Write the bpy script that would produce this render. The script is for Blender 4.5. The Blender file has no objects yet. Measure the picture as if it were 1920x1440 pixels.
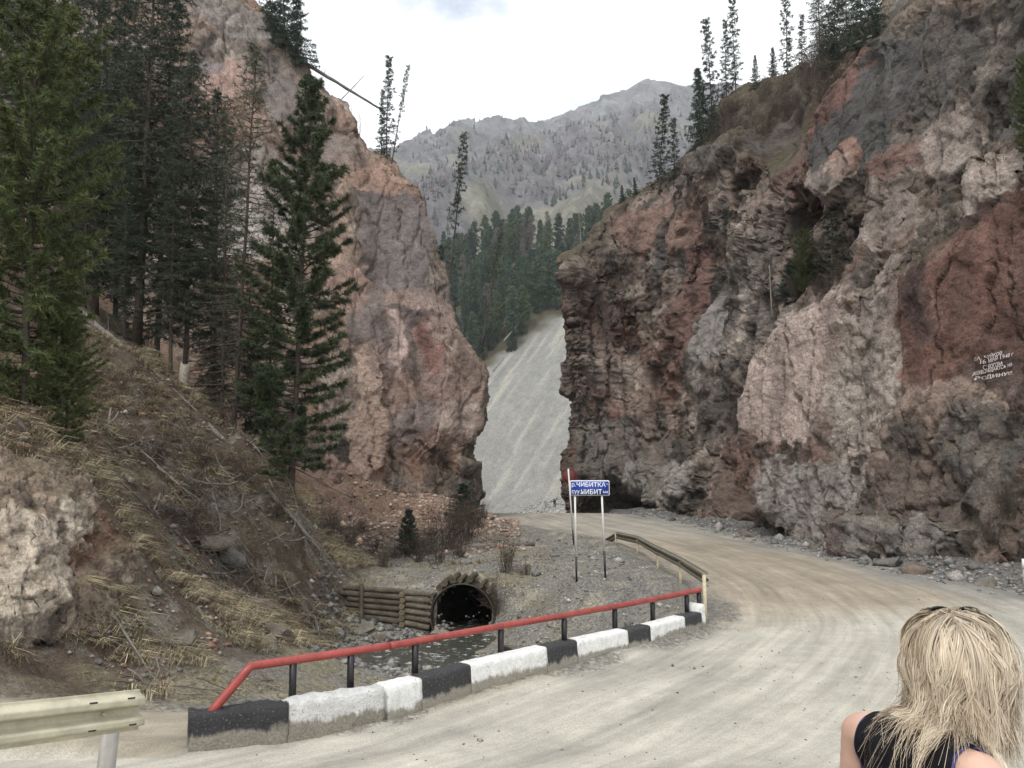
import bpy, bmesh, math, random
import numpy as np
from mathutils import Vector, Matrix, Quaternion
from mathutils.bvhtree import BVHTree

# ------------------------------------------------------------------ camera, sky, sun, exposure
scene = bpy.context.scene
COL = scene.collection
cam_data = bpy.data.cameras.new('camera')
cam_data.sensor_fit = 'HORIZONTAL'
cam_data.sensor_width = 36.0
cam_data.lens = 36.0 * 1507.0 / 1920.0
cam_data.clip_start = 0.05
cam_data.clip_end = 20000.0
cam = bpy.data.objects.new('camera', cam_data)
COL.objects.link(cam)
cam.location = (0.0, 0.0, 3.3)
cam.rotation_euler = (math.radians(90.0 + 6.06), 0.0, 0.0)
scene.camera = cam

world = bpy.data.worlds.new('World')
scene.world = world
world.use_nodes = True
SUN_EL, SUN_AZ = math.radians(52.0), math.radians(205.0)   # azimuth clockwise from +Y: behind the camera, a little left
def build_world():
    nt = world.node_tree
    nt.nodes.clear()
    out = nt.nodes.new('ShaderNodeOutputWorld')
    sky = nt.nodes.new('ShaderNodeTexSky')
    sky.sky_type = 'NISHITA'
    sky.sun_disc = False
    sky.sun_elevation = SUN_EL
    sky.sun_rotation = SUN_AZ
    sky.altitude = 1200
    bg1 = nt.nodes.new('ShaderNodeBackground'); bg1.inputs[1].default_value = 0.15
    nt.links.new(sky.outputs[0], bg1.inputs[0])
    bg2 = nt.nodes.new('ShaderNodeBackground')
    tc = nt.nodes.new('ShaderNodeTexCoord')
    mp = nt.nodes.new('ShaderNodeMapping'); mp.inputs['Scale'].default_value = (1.0, 1.0, 2.2)
    mp.inputs['Location'].default_value = (CLOUD_SHIFT[0], CLOUD_SHIFT[1], CLOUD_SHIFT[2])
    nt.links.new(tc.outputs['Generated'], mp.inputs[0])
    nz = nt.nodes.new('ShaderNodeTexNoise'); nz.inputs['Scale'].default_value = 3.2
    nz.inputs['Detail'].default_value = 7; nz.inputs['Roughness'].default_value = 0.55
    nt.links.new(mp.outputs[0], nz.inputs['Vector'])
    rmp = nt.nodes.new('ShaderNodeValToRGB')          # thin places in the overcast
    rmp.color_ramp.elements[0].position = 0.29; rmp.color_ramp.elements[0].color = (0.2, 0.2, 0.2, 1)
    rmp.color_ramp.elements[1].position = 0.41; rmp.color_ramp.elements[1].color = (1, 1, 1, 1)
    nt.links.new(nz.outputs[0], rmp.inputs[0])
    nz2 = nt.nodes.new('ShaderNodeTexNoise'); nz2.inputs['Scale'].default_value = 2.0; nz2.inputs['Detail'].default_value = 5
    nt.links.new(mp.outputs[0], nz2.inputs['Vector'])
    r2 = nt.nodes.new('ShaderNodeValToRGB')
    r2.color_ramp.elements[0].position = 0.3; r2.color_ramp.elements[0].color = (0.80, 0.83, 0.86, 1)
    r2.color_ramp.elements[1].position = 0.65; r2.color_ramp.elements[1].color = (1.0, 1.0, 0.99, 1)
    nt.links.new(nz2.outputs[0], r2.inputs[0])
    nt.links.new(r2.outputs[0], bg2.inputs[0])
    bg2.inputs[1].default_value = CLOUD_LIGHT
    mix = nt.nodes.new('ShaderNodeMixShader')
    nt.links.new(rmp.outputs[0], mix.inputs[0])
    nt.links.new(bg1.outputs[0], mix.inputs[1]); nt.links.new(bg2.outputs[0], mix.inputs[2])
    nt.links.new(mix.outputs[0], out.inputs[0])
CLOUD_LIGHT = 1.28
CLOUD_SHIFT = (0.0, 0.0, 0.0)
build_world()
sun_data = bpy.data.lights.new('sun', 'SUN')
sun_data.energy = 1.5
sun_data.angle = math.radians(12)
sun_data.color = (1.0, 0.96, 0.9)
sun = bpy.data.objects.new('sun', sun_data)
COL.objects.link(sun)
_sd = Vector((math.sin(SUN_AZ) * math.cos(SUN_EL), math.cos(SUN_AZ) * math.cos(SUN_EL), math.sin(SUN_EL)))
sun.rotation_euler = _sd.to_track_quat('Z', 'Y').to_euler()
sun.location = (0, -10, 60)
vs = scene.view_settings
vs.view_transform = 'Standard'; vs.look = 'None'; vs.gamma = 1.0; vs.use_curve_mapping = False
vs.exposure = 0.42
scene.render.engine = 'CYCLES'
scene.cycles.use_denoising = True
scene.cycles.use_adaptive_sampling = True
scene.cycles.adaptive_threshold = 0.03
scene.cycles.max_bounces = 5
scene.cycles.diffuse_bounces = 2
scene.cycles.glossy_bounces = 2
scene.cycles.transmission_bounces = 3
scene.cycles.transparent_max_bounces = 6
scene.cycles.volume_bounces = 0

# ------------------------------------------------------------------ helpers
RNG = np.random.default_rng(11)
def tag(o, label=None, category=None, group=None, kind=None):
    if label: o['label'] = label
    if category: o['category'] = category
    if group: o['group'] = group
    if kind: o['kind'] = kind
    return o
def empty(name, loc=(0, 0, 0), rz=0.0):
    o = bpy.data.objects.new(name, None)
    o.empty_display_size = 0.2
    o.location = loc; o.rotation_euler = (0, 0, rz)
    COL.objects.link(o)
    return o
def np_mesh(name, V, F, col=None, uv=None, smooth=False):
    """mesh from an (n,3) vertex array and an (m,3) or (m,4) face array"""
    V = np.ascontiguousarray(V, dtype=np.float32); F = np.ascontiguousarray(F, dtype=np.int32)
    me = bpy.data.meshes.new(name)
    k = F.shape[1]
    me.vertices.add(len(V)); me.vertices.foreach_set('co', V.ravel())
    me.loops.add(F.size); me.loops.foreach_set('vertex_index', F.ravel())
    me.polygons.add(len(F)); me.polygons.foreach_set('loop_start', np.arange(0, F.size, k, dtype=np.int32))
    me.update(calc_edges=True)
    if smooth: me.polygons.foreach_set('use_smooth', np.ones(len(F), dtype=bool))
    if col is not None:
        a = me.color_attributes.new('Col', 'FLOAT_COLOR', 'POINT')
        c4 = np.ones((len(V), 4), dtype=np.float32); c4[:, :3] = col
        a.data.foreach_set('color', c4.ravel())
    if uv is not None:
        a = me.attributes.new('Flow', 'FLOAT_VECTOR', 'POINT')
        u3 = np.zeros((len(V), 3), dtype=np.float32); u3[:, :uv.shape[1]] = uv
        a.data.foreach_set('vector', u3.ravel())
    return me
def obj(name, me, mat=None, parent=None):
    o = bpy.data.objects.new(name, me)
    if mat is not None and not me.materials: me.materials.append(mat)
    COL.objects.link(o)
    if parent is not None: o.parent = parent
    return o
def merge(parts):
    """join (V,F) or (V,F,C) lists"""
    Vs, Fs, Cs, n = [], [], [], 0
    for p in parts:
        Vs.append(p[0]); Fs.append(p[1] + n); n += len(p[0])
        if len(p) > 2: Cs.append(p[2])
    return (np.concatenate(Vs), np.concatenate(Fs)) + ((np.concatenate(Cs),) if Cs else ())
def tube(P, R, k=6, cap=True):
    """tapered tube of triangles along points P with radii R"""
    P = np.asarray(P, float); R = np.asarray(R, float) * np.ones(len(P)); n = len(P)
    T = np.gradient(P, axis=0); T /= np.linalg.norm(T, axis=1)[:, None] + 1e-9
    ref = np.array([0, 0, 1.0]) if abs(T[:, 2]).mean() < 0.85 else np.array([1.0, 0, 0])
    A = np.cross(T, ref); A /= np.linalg.norm(A, axis=1)[:, None] + 1e-9
    B = np.cross(T, A)
    th = np.arange(k) * 2 * math.pi / k
    V = P[:, None] + R[:, None, None] * (A[:, None] * np.cos(th)[None, :, None] + B[:, None] * np.sin(th)[None, :, None])
    V = V.reshape(-1, 3)
    i = np.arange(n - 1)[:, None] * k; j = np.arange(k)[None]; j2 = (j + 1) % k
    a, b, c, d = (i + j).ravel(), (i + j2).ravel(), (i + k + j2).ravel(), (i + k + j).ravel()
    F = np.concatenate([np.stack([a, b, c], 1), np.stack([a, c, d], 1)])
    if cap:
        m = len(V); V = np.concatenate([V, P[:1], P[-1:]])
        jj = np.arange(k); q = (jj + 1) % k; o = (n - 1) * k
        F = np.concatenate([F, np.stack([q, jj, np.full(k, m)], 1), np.stack([o + jj, o + q, np.full(k, m + 1)], 1)])
    return V, F
def boxes(lo, hi):
    x0, y0, z0 = lo; x1, y1, z1 = hi
    V = np.array([(x0,y0,z0),(x1,y0,z0),(x1,y1,z0),(x0,y1,z0),(x0,y0,z1),(x1,y0,z1),(x1,y1,z1),(x0,y1,z1)], float)
    F = np.array([(0,2,1),(0,3,2),(4,5,6),(4,6,7),(0,1,5),(0,5,4),(1,2,6),(1,6,5),(2,3,7),(2,7,6),(3,0,4),(3,4,7)])
    return V, F
def sstep(a, b, x):
    t = np.clip((x - a) / (b - a), 0, 1); return t * t * (3 - 2 * t)

# ---- noise
def _h(i, j, k, s):
    n = i.astype(np.uint32) * np.uint32(374761393) + j.astype(np.uint32) * np.uint32(668265263) \
        + k.astype(np.uint32) * np.uint32(2246822519) + np.uint32((s * 3266489917) & 0xFFFFFFFF)
    n = (n ^ (n >> np.uint32(15))) * np.uint32(2246822519)
    n = (n ^ (n >> np.uint32(13))) * np.uint32(3266489917)
    return n ^ (n >> np.uint32(16))
def vnoise(P, s=0):
    P = np.asarray(P, dtype=np.float32)
    I = np.floor(P); f = P - I; I = I.astype(np.int32); w = f * f * f * (f * (f * 6 - 15) + 10)
    out = np.zeros(len(P), dtype=np.float32)
    for c in range(8):
        a, b, d = c & 1, (c >> 1) & 1, c >> 2
        h = _h(I[:, 0] + a, I[:, 1] + b, I[:, 2] + d, s).astype(np.float32) * np.float32(2.0 / 4294967295.0) - 1
        out += h * (w[:, 0] if a else 1 - w[:, 0]) * (w[:, 1] if b else 1 - w[:, 1]) * (w[:, 2] if d else 1 - w[:, 2])
    return out
def fbm(P, octv=5, s=0, gain=0.5):
    P = np.asarray(P, dtype=np.float32); a, out, tot = 1.0, 0, 0
    for o in range(octv):
        out = out + a * vnoise(P * (2.03 ** o) + o * 17.3, s + o); tot += a; a *= gain
    return out / tot
def tri_noise(P, s=0):
    """piecewise-linear noise on a turned lattice of tetrahedra: flat faces that meet in sharp edges"""
    rg = np.random.default_rng(1000 + s); Q, _ = np.linalg.qr(rg.normal(0, 1, (3, 3)))
    P = (np.asarray(P, dtype=np.float32) @ Q.astype(np.float32)) + rg.uniform(0, 50, 3).astype(np.float32)
    I = np.floor(P); f = P - I; I = I.astype(np.int32); o = np.argsort(-f, axis=1); fs = np.take_along_axis(f, o, 1)
    w = (1 - fs[:, 0], fs[:, 0] - fs[:, 1], fs[:, 1] - fs[:, 2], fs[:, 2]); c = I.copy(); r = np.arange(len(P)); out = 0
    for k in range(4):
        out = out + w[k] * (_h(c[:, 0], c[:, 1], c[:, 2], s).astype(np.float32) * np.float32(2.0 / 4294967295.0) - 1)
        if k < 3: c[r, o[:, k]] += 1
    return out
def joints(P, n, sp, m, lm, s, tilt=.6):
    """one set of parallel fractures: slabs along n of thickness sp, broken along m every lm, each with its own offset and a little tilt"""
    n = np.array(n, float) / np.linalg.norm(n); m = np.array(m, float) / np.linalg.norm(m)
    q = P @ n / sp + .30 * fbm(P / (sp * 3.5), 2, s) + .5 * vnoise(P / (sp * 1.9) * .35, s + 1); i = np.floor(q).astype(np.int32); z = np.zeros_like(i)
    r = P @ m / lm + (_h(i, z, z, s + 2) % np.uint32(1000)).astype(np.float32) / 100.; j = np.floor(r).astype(np.int32)
    h = _h(i, j, z, s + 3).astype(np.float32) * np.float32(2.0 / 4294967295.0) - 1
    t = _h(i, j, z + 1, s + 4).astype(np.float32) * np.float32(2.0 / 4294967295.0) - 1; t2 = _h(i, j, z + 2, s + 5).astype(np.float32) * np.float32(2.0 / 4294967295.0) - 1
    return (h + tilt * (t * (q - i - .5) * 2 + t2 * (r - j - .5) * 2)).astype(np.float32)
def facet(P, s=0, tilt=1.0, ids=False):
    """3D cells, each with its own height and tilted plane: fractured rock. returns height, edge distance, cell hash"""
    P = np.asarray(P, dtype=np.float32)
    I = np.floor(P).astype(np.int32); n = len(P)
    d1 = np.full(n, 9e9, np.float32); d2 = np.full(n, 9e9, np.float32)
    H = np.zeros(n, np.uint32); D = np.zeros((n, 3), np.float32)
    q = np.float32(1 / 1023.0)
    for a in (-1, 0, 1):
        for b in (-1, 0, 1):
            for c in (-1, 0, 1):
                h = _h(I[:, 0] + a, I[:, 1] + b, I[:, 2] + c, s)
                fx = P[:, 0] - (I[:, 0] + a + (h & np.uint32(1023)).astype(np.float32) * q)
                fy = P[:, 1] - (I[:, 1] + b + ((h >> np.uint32(10)) & np.uint32(1023)).astype(np.float32) * q)
                fz = P[:, 2] - (I[:, 2] + c + ((h >> np.uint32(20)) & np.uint32(1023)).astype(np.float32) * q)
                d = fx * fx + fy * fy + fz * fz
                near = d < d1
                d2 = np.where(near, d1, np.minimum(d2, d)); d1 = np.where(near, d, d1)
                H = np.where(near, h, H)
                D[near, 0] = fx[near]; D[near, 1] = fy[near]; D[near, 2] = fz[near]
    if ids: return H
    k = _h(H.view(np.int32), (H >> np.uint32(7)).astype(np.int32), (H >> np.uint32(3)).astype(np.int32), s + 5)
    t = np.stack([(k & np.uint32(255)), (k >> np.uint32(8)) & np.uint32(255), (k >> np.uint32(16)) & np.uint32(255)], 1).astype(np.float32) / 127.5 - 1
    t[:, 2] *= .65
    hh = (k >> np.uint32(24)).astype(np.float32) / 127.5 - 1
    return 0.35 * hh + tilt * (t * D).sum(1), np.sqrt(d2) - np.sqrt(d1), (hh + 1) * 0.5

def flatten_cells(D, W, s, strength):
    """break a surface into flat faces: every cell of W is laid onto its own best plane"""
    H = facet(W, s, ids=True); _, inv = np.unique(H, return_inverse=True); n = inv.max() + 1; w = np.bincount(inv, minlength=n).astype(float)
    c = np.stack([np.bincount(inv, D[:, k], n) / w for k in range(3)], 1); r = D - c[inv]
    M = np.zeros((n, 3, 3))
    for a in range(3):
        for b in range(a, 3): M[:, a, b] = M[:, b, a] = np.bincount(inv, r[:, a] * r[:, b], n)
    M += np.eye(3) * 1e-6
    _, ev = np.linalg.eigh(M); nv = ev[:, :, 0]
    f = np.where(w > 8, 1.0, 0.0)[inv] * strength
    return D - nv[inv] * ((r * nv[inv]).sum(1) * f)[:, None]
# ---- materials
def new_mat(name):
    m = bpy.data.materials.new(name); m.use_nodes = True
    nt = m.node_tree
    return m, nt, nt.nodes['Principled BSDF']
def N(nt, t, **kw):
    n = nt.nodes.new(t)
    for k, v in kw.items():
        if k in n.inputs.keys() if hasattr(n.inputs, 'keys') else False: n.inputs[k].default_value = v
        else: setattr(n, k, v)
    return n
def noise_node(nt, scale, detail=4, rough=0.55, vec=None):
    n = nt.nodes.new('ShaderNodeTexNoise')
    n.inputs['Scale'].default_value = scale; n.inputs['Detail'].default_value = detail; n.inputs['Roughness'].default_value = rough
    if vec is not None: nt.links.new(vec, n.inputs['Vector'])
    return n
def mul_range(nt, fac, lo, hi, f0=0.3, f1=0.7):
    r = nt.nodes.new('ShaderNodeMapRange')
    r.inputs['From Min'].default_value = f0; r.inputs['From Max'].default_value = f1
    r.inputs['To Min'].default_value = lo; r.inputs['To Max'].default_value = hi
    nt.links.new(fac, r.inputs['Value'])
    return r.outputs['Result']
def scale_col(nt, c, f):
    v = nt.nodes.new('ShaderNodeVectorMath'); v.operation = 'SCALE'
    nt.links.new(c, v.inputs[0]); nt.links.new(f, v.inputs['Scale'])
    return v.outputs[0]
def bump(nt, height, strength, dist, bsdf=None, normal=None):
    b = nt.nodes.new('ShaderNodeBump'); b.inputs['Strength'].default_value = strength; b.inputs['Distance'].default_value = dist
    nt.links.new(height, b.inputs['Height'])
    if normal is not None: nt.links.new(normal, b.inputs['Normal'])
    if bsdf is not None: nt.links.new(b.outputs[0], bsdf.inputs['Normal'])
    return b.outputs[0]
def attr_mat(name, fine=((25, .75, 1.25), (4, .85, 1.15)), rough=0.9, bumps=((30, .5, .03),), crack=None, spec=0.25, speck=None, chips=None):
    """material that takes its colour from the vertex attribute Col, with grain and fine relief added in object space"""
    m, nt, b = new_mat(name)
    at = nt.nodes.new('ShaderNodeAttribute'); at.attribute_name = 'Col'
    tc = nt.nodes.new('ShaderNodeTexCoord'); vec = tc.outputs['Object']
    c = at.outputs['Color']
    for s, lo, hi in fine:
        c = scale_col(nt, c, mul_range(nt, noise_node(nt, s, 3, 0.62, vec).outputs[0], lo, hi))
    if speck is not None:                                  # pale lichen / stone specks
        sc, thr, colr, amt = speck
        nn = noise_node(nt, sc, 3, 0.5, vec)
        f = mul_range(nt, nn.outputs[0], 0, amt, thr, thr + 0.06)
        mx = nt.nodes.new('ShaderNodeMix'); mx.data_type = 'RGBA'
        nt.links.new(f, mx.inputs['Factor']); nt.links.new(c, mx.inputs[6]); mx.inputs[7].default_value = (*colr, 1)
        c = mx.outputs[2]
    nt.links.new(c, b.inputs['Base Color'])
    b.inputs['Roughness'].default_value = rough; b.inputs['Specular IOR Level'].default_value = spec
    nrm = None
    if crack is not None:
        for sc, st, di in crack:
            v = nt.nodes.new('ShaderNodeTexVoronoi'); v.feature = 'DISTANCE_TO_EDGE'; v.inputs['Scale'].default_value = sc
            wn = noise_node(nt, sc * 1.3, 1, 0.6, vec)
            add = nt.nodes.new('ShaderNodeVectorMath'); add.operation = 'MULTIPLY_ADD'
            nt.links.new(wn.outputs['Color'], add.inputs[0]); add.inputs[1].default_value = (0.5 / sc * 1.6,) * 3; nt.links.new(vec, add.inputs[2])
            nt.links.new(add.outputs[0], v.inputs['Vector'])
            h = mul_range(nt, v.outputs['Distance'], 0, 1, 0.0, 0.12)
            nrm = bump(nt, h, st, di, None, nrm)
    for sc, st, di in (chips or ()):                       # broken chips: stepped cells
        v = nt.nodes.new('ShaderNodeTexVoronoi'); v.inputs['Scale'].default_value = sc; v.distance = 'MANHATTAN'
        nt.links.new(vec, v.inputs['Vector']); sp = nt.nodes.new('ShaderNodeSeparateColor'); nt.links.new(v.outputs['Color'], sp.inputs[0])
        ad = nt.nodes.new('ShaderNodeMath'); ad.operation = 'MULTIPLY_ADD'; nt.links.new(v.outputs['Distance'], ad.inputs[0]); ad.inputs[1].default_value = -.9; nt.links.new(sp.outputs[0], ad.inputs[2])
        nrm = bump(nt, ad.outputs[0], st, di, None, nrm)
    for s, st, di in bumps:
        nrm = bump(nt, noise_node(nt, s, 4, 0.65, vec).outputs[0], st, di, None, nrm)
    if nrm is not None: nt.links.new(nrm, b.inputs['Normal'])
    return m
def plain(name, col, rough=0.6, metal=0.0, var=0.15, scale=20, bmp=None, spec=0.4):
    m, nt, b = new_mat(name)
    tc = nt.nodes.new('ShaderNodeTexCoord')
    rgb = nt.nodes.new('ShaderNodeRGB'); rgb.outputs[0].default_value = (*col, 1)
    n = noise_node(nt, scale, 5, 0.6, tc.outputs['Object'])
    nt.links.new(scale_col(nt, rgb.outputs[0], mul_range(nt, n.outputs[0], 1 - var, 1 + var)), b.inputs['Base Color'])
    b.inputs['Roughness'].default_value = rough; b.inputs['Metallic'].default_value = metal; b.inputs['Specular IOR Level'].default_value = spec
    if bmp: bump(nt, noise_node(nt, bmp[0], 5, 0.6, tc.outputs['Object']).outputs[0], bmp[1], bmp[2], b)
    return m

# ------------------------------------------------------------------ the land: heights in metres, z = 0 is the road at the bridge
CTRL = np.array([
 # road and verge
 (6,10,0),(10,12,0),(16,12,.1),(20,10,.2),(9,18,0),(12,25,0),(9,30,0),(8,40,0),(6,50,0),(5,60,0),(3,66,-.1),(13,34,.05),(12.5,44,.05),(11,56,.05),
 (5.2,20,0),(5.2,24,0),(5.2,28,0),(5.2,32,0),(4.4,36,0),(1.5,44,0),(-.6,50,.1),
 (16,20,.35),(15,27,.35),(14.5,34,.3),(14,42,.3),(25,20,1),(25,40,1),(20,60,1),(30,5,1),
 # behind the parapet, stream bed, gravel bank
 (-3.4,11.4,-.25),(-2,12.2,-.6),(-.5,13.6,-1.0),(1,15.4,-1.2),(2.6,17.2,-1.0),(3.6,18.6,-.5),(4.1,20,-.25),
 (-1.5,27,-2.05),(-2.4,25,-2.05),(-2.6,23,-2.0),(-1.8,20.5,-1.95),(-.8,17.5,-1.8),(0,22.5,-1.75),(.8,23,-1.4),(1.8,21,-1.35),(3,21.5,-.9),(2.9,23.4,-.75),(1.6,24.2,-.85),
 (2.0,25.4,-.12),(3,25.4,-.08),(4.3,23.4,-.3),(3.6,27.5,0),(2.5,30,0),(0.6,26.6,-1.1),(.6,28.4,-.5),(1,33,-.1),(-.5,31.5,-.22),(-2.2,31.5,-.4),
 (-.25,27.2,-.95),(-2.95,27.4,-.75),(-1.6,27.75,-.3),(-1.5,28.9,-.35),(-3,28.8,-.55),(-4,28.6,-.6),(-5.6,28.4,-.5),(-5.4,26,-1.35),(-4,25.8,-1.75),(-3,25.6,-2),(-6.3,24,-1.2),(-5.2,21,-1.2),(-4.9,17.5,-.75),(-4.9,14.5,-.3),
 # track on the left and the steep bank
 (-4.9,11.2,.05),(-4.3,10.2,.05),(-6.5,9.5,.35),(-7,7.5,.65),(-10,6,1.2),(-14,5,2.5),
 (-7.0,12.6,.4),(-6.6,15.2,.3),(-5.8,17.6,-.2),(-8,14.8,2.0),(-9.3,16.2,3.6),(-10.6,16,4.4),(-9.6,12.2,2.6),(-12,12,5.5),
 (-9.2,20,1.8),(-8.0,22,.7),(-7.0,26,1.2),(-7.6,28,2.6),(-10.5,30,4.4),(-12.4,30,6.6),(-14.8,31,8.1),(-16.8,30,9.4),(-11.5,23,4.2),(-14,22,6.8),(-13,18,6.6),(-17,18,10),(-18,24,11),
 (-25,20,17),(-25,36,16),(-30,8,14),(-38,25,25),(-36,45,22),(-20,8,7),
 # foot of the left cliff
 (-9.4,44,1.1),(-12.5,37,4.2),(-18,44,8.5),(-5,44,1.2),(-2.8,50,1.2),(-1.6,56,.3),(-6,36,-.05),(-8.2,33,.9),(-3.2,36,-.2),(-.6,41,0),(-4,40,.3),(-24,50,11),
 # beyond the crest
 (-3,64,-.2),(0,80,-1.2),(0,110,-3.2),(0,150,-5.6),(30,110,-2),(-30,110,-3),(30,150,-5),(-30,150,-6),(-20,80,-1),(25,80,-.5),
 (0,-8,2.4),(10,-8,2.4),(-12,-8,3),(25,-8,3),(0,0,1.65),(10,0,1.65),(0,5,.97),(10,5,.97),(-3,6.6,.75),(20,3,1.4),(-3.5,8,.4),(4,8,.36),(12,8,.36),
], dtype=np.float64)
def _tps(r2): return 0.5 * r2 * np.log(r2 + 1e-6)
def _solve():
    n = len(CTRL); X = CTRL[:, :2]
    K = _tps(((X[:, None] - X[None]) ** 2).sum(-1)) + np.eye(n) * 0.15
    Pm = np.concatenate([np.ones((n, 1)), X], 1)
    A = np.block([[K, Pm], [Pm.T, np.zeros((3, 3))]])
    return np.linalg.solve(A, np.concatenate([CTRL[:, 2], np.zeros(3)]))
_W = _solve()
def base_height(x, y):
    out = _W[-3] + _W[-2] * x + _W[-1] * y
    for k in range(len(CTRL)):
        out = out + _W[k] * _tps((x - CTRL[k, 0]) ** 2 + (y - CTRL[k, 1]) ** 2)
    return out
LE = np.array([(-40,-25),(9.0,-25),(9.5,-4.3),(9.75,-3.75),(10.95,-1.6),(17.2,4.0),(18.5,4.5),(20,4.75),(24,5.05),(32,5.0),(38,4.3),(44,2.2),(50,-.1),(56,-1.1),(62,-1.4),(70,-1.5),(170,-6)])
RE = np.array([(-40,22),(8,21),(15,17.5),(20,15.0),(25,13.9),(30,13.3),(36,12.7),(42,12.3),(50,11.8),(58,10.6),(64,8.6),(70,7.4),(170,12)])
def road_edges(y):
    return np.interp(y, LE[:, 0], LE[:, 1]), np.interp(y, RE[:, 0], RE[:, 1])
def road_height(y):
    return np.interp(y, [-20, 0, 6.6, 8, 9, 10, 60, 64, 80, 150], [4.2, 1.65, .75, .36, .12, 0, 0, -.12, -1.15, -5.6])
def land(x, y, rough=True):
    x = np.asarray(x, float); y = np.asarray(y, float)
    xl, xr = road_edges(y)
    ang = np.where((y > 9.5) & (y < 18), 0.72, 1.0)
    d = np.minimum((x - xl) * ang, xr - x)
    on = sstep(-0.55, -0.12, d)
    zb = base_height(x, y)
    P = np.stack([x, y, np.zeros_like(x)], -1).reshape(-1, 3)
    if rough:
        hill = sstep(-5.5, -8.5, x) * (1 - on) + 0.35 * (1 - on) * sstep(30, 40, y)
        n1 = fbm(P / 2.2, 4, 3).reshape(x.shape); n2 = fbm(P / .5, 4, 9).reshape(x.shape)
        zb = zb + n1 * (0.10 + 0.45 * hill) + n2 * (0.05 + 0.16 * hill)
        lump, _, _ = facet(P / 0.9 + 3.3, 21)
        zb = zb + lump.reshape(x.shape) * 0.34 * sstep(.5, 1, hill) + tri_noise(P / 1.7, 44).reshape(x.shape) * .5 * sstep(.5, 1, hill)
    # terrace behind the log wall, cut in front of it
    wx = sstep(-6.0, -5.5, x) * sstep(-2.3, -2.7, x)
    lowz = np.interp(x, [-5.6, -2.6], [-1.42, -2.0])
    zb = np.where((y > 24.6) & (y < 27.02), zb * (1 - wx * sstep(24.6, 26.0, y)) + np.minimum(zb, lowz) * wx * sstep(24.6, 26.0, y), zb)
    zb = np.where((y >= 27.02) & (y < 29.5), zb * (1 - wx) + np.maximum(zb, -.62 - .03 * (x + 5)) * wx, zb)
    zr = road_height(y)
    if rough: zr = zr + 0.02 * fbm(P / 1.5, 3, 5).reshape(x.shape) + 0.010 * fbm(P / .3, 2, 6).reshape(x.shape)
    z = zb * (1 - on) + zr * on
    foot = np.exp(-((d - .05) / .2) ** 2) * sstep(9.5, 9.9, y) * sstep(17.4, 17.0, y)          # dirt thrown up against the parapet
    if rough: z = z + foot * (.05 + .06 * n1 + .05 * n2)
    return z
def axis(segs):
    a = [segs[0][0]]
    for lo, hi, st in segs:
        n = max(1, int(round((hi - lo) / st))); a += list(np.linspace(lo, hi, n + 1)[1:])
    return np.array(a)
GX = axis([(-60,-24,2.0),(-24,-15,.3),(-15,-9.5,.13),(-9.5,6,.095),(6,16,.13),(16,24,.5),(24,60,2.5)])
GY = axis([(-30,4,1.2),(4,9,.15),(9,30,.10),(30,45,.15),(45,66,.25),(66,170,2.0)])
X, Y = np.meshgrid(GX, GY, indexing='ij')
Z = land(X, Y)
XL, XR = road_edges(Y)
NX, NY = X.shape
Pn = np.stack([X, Y, Z], -1).reshape(-1, 3)
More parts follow.
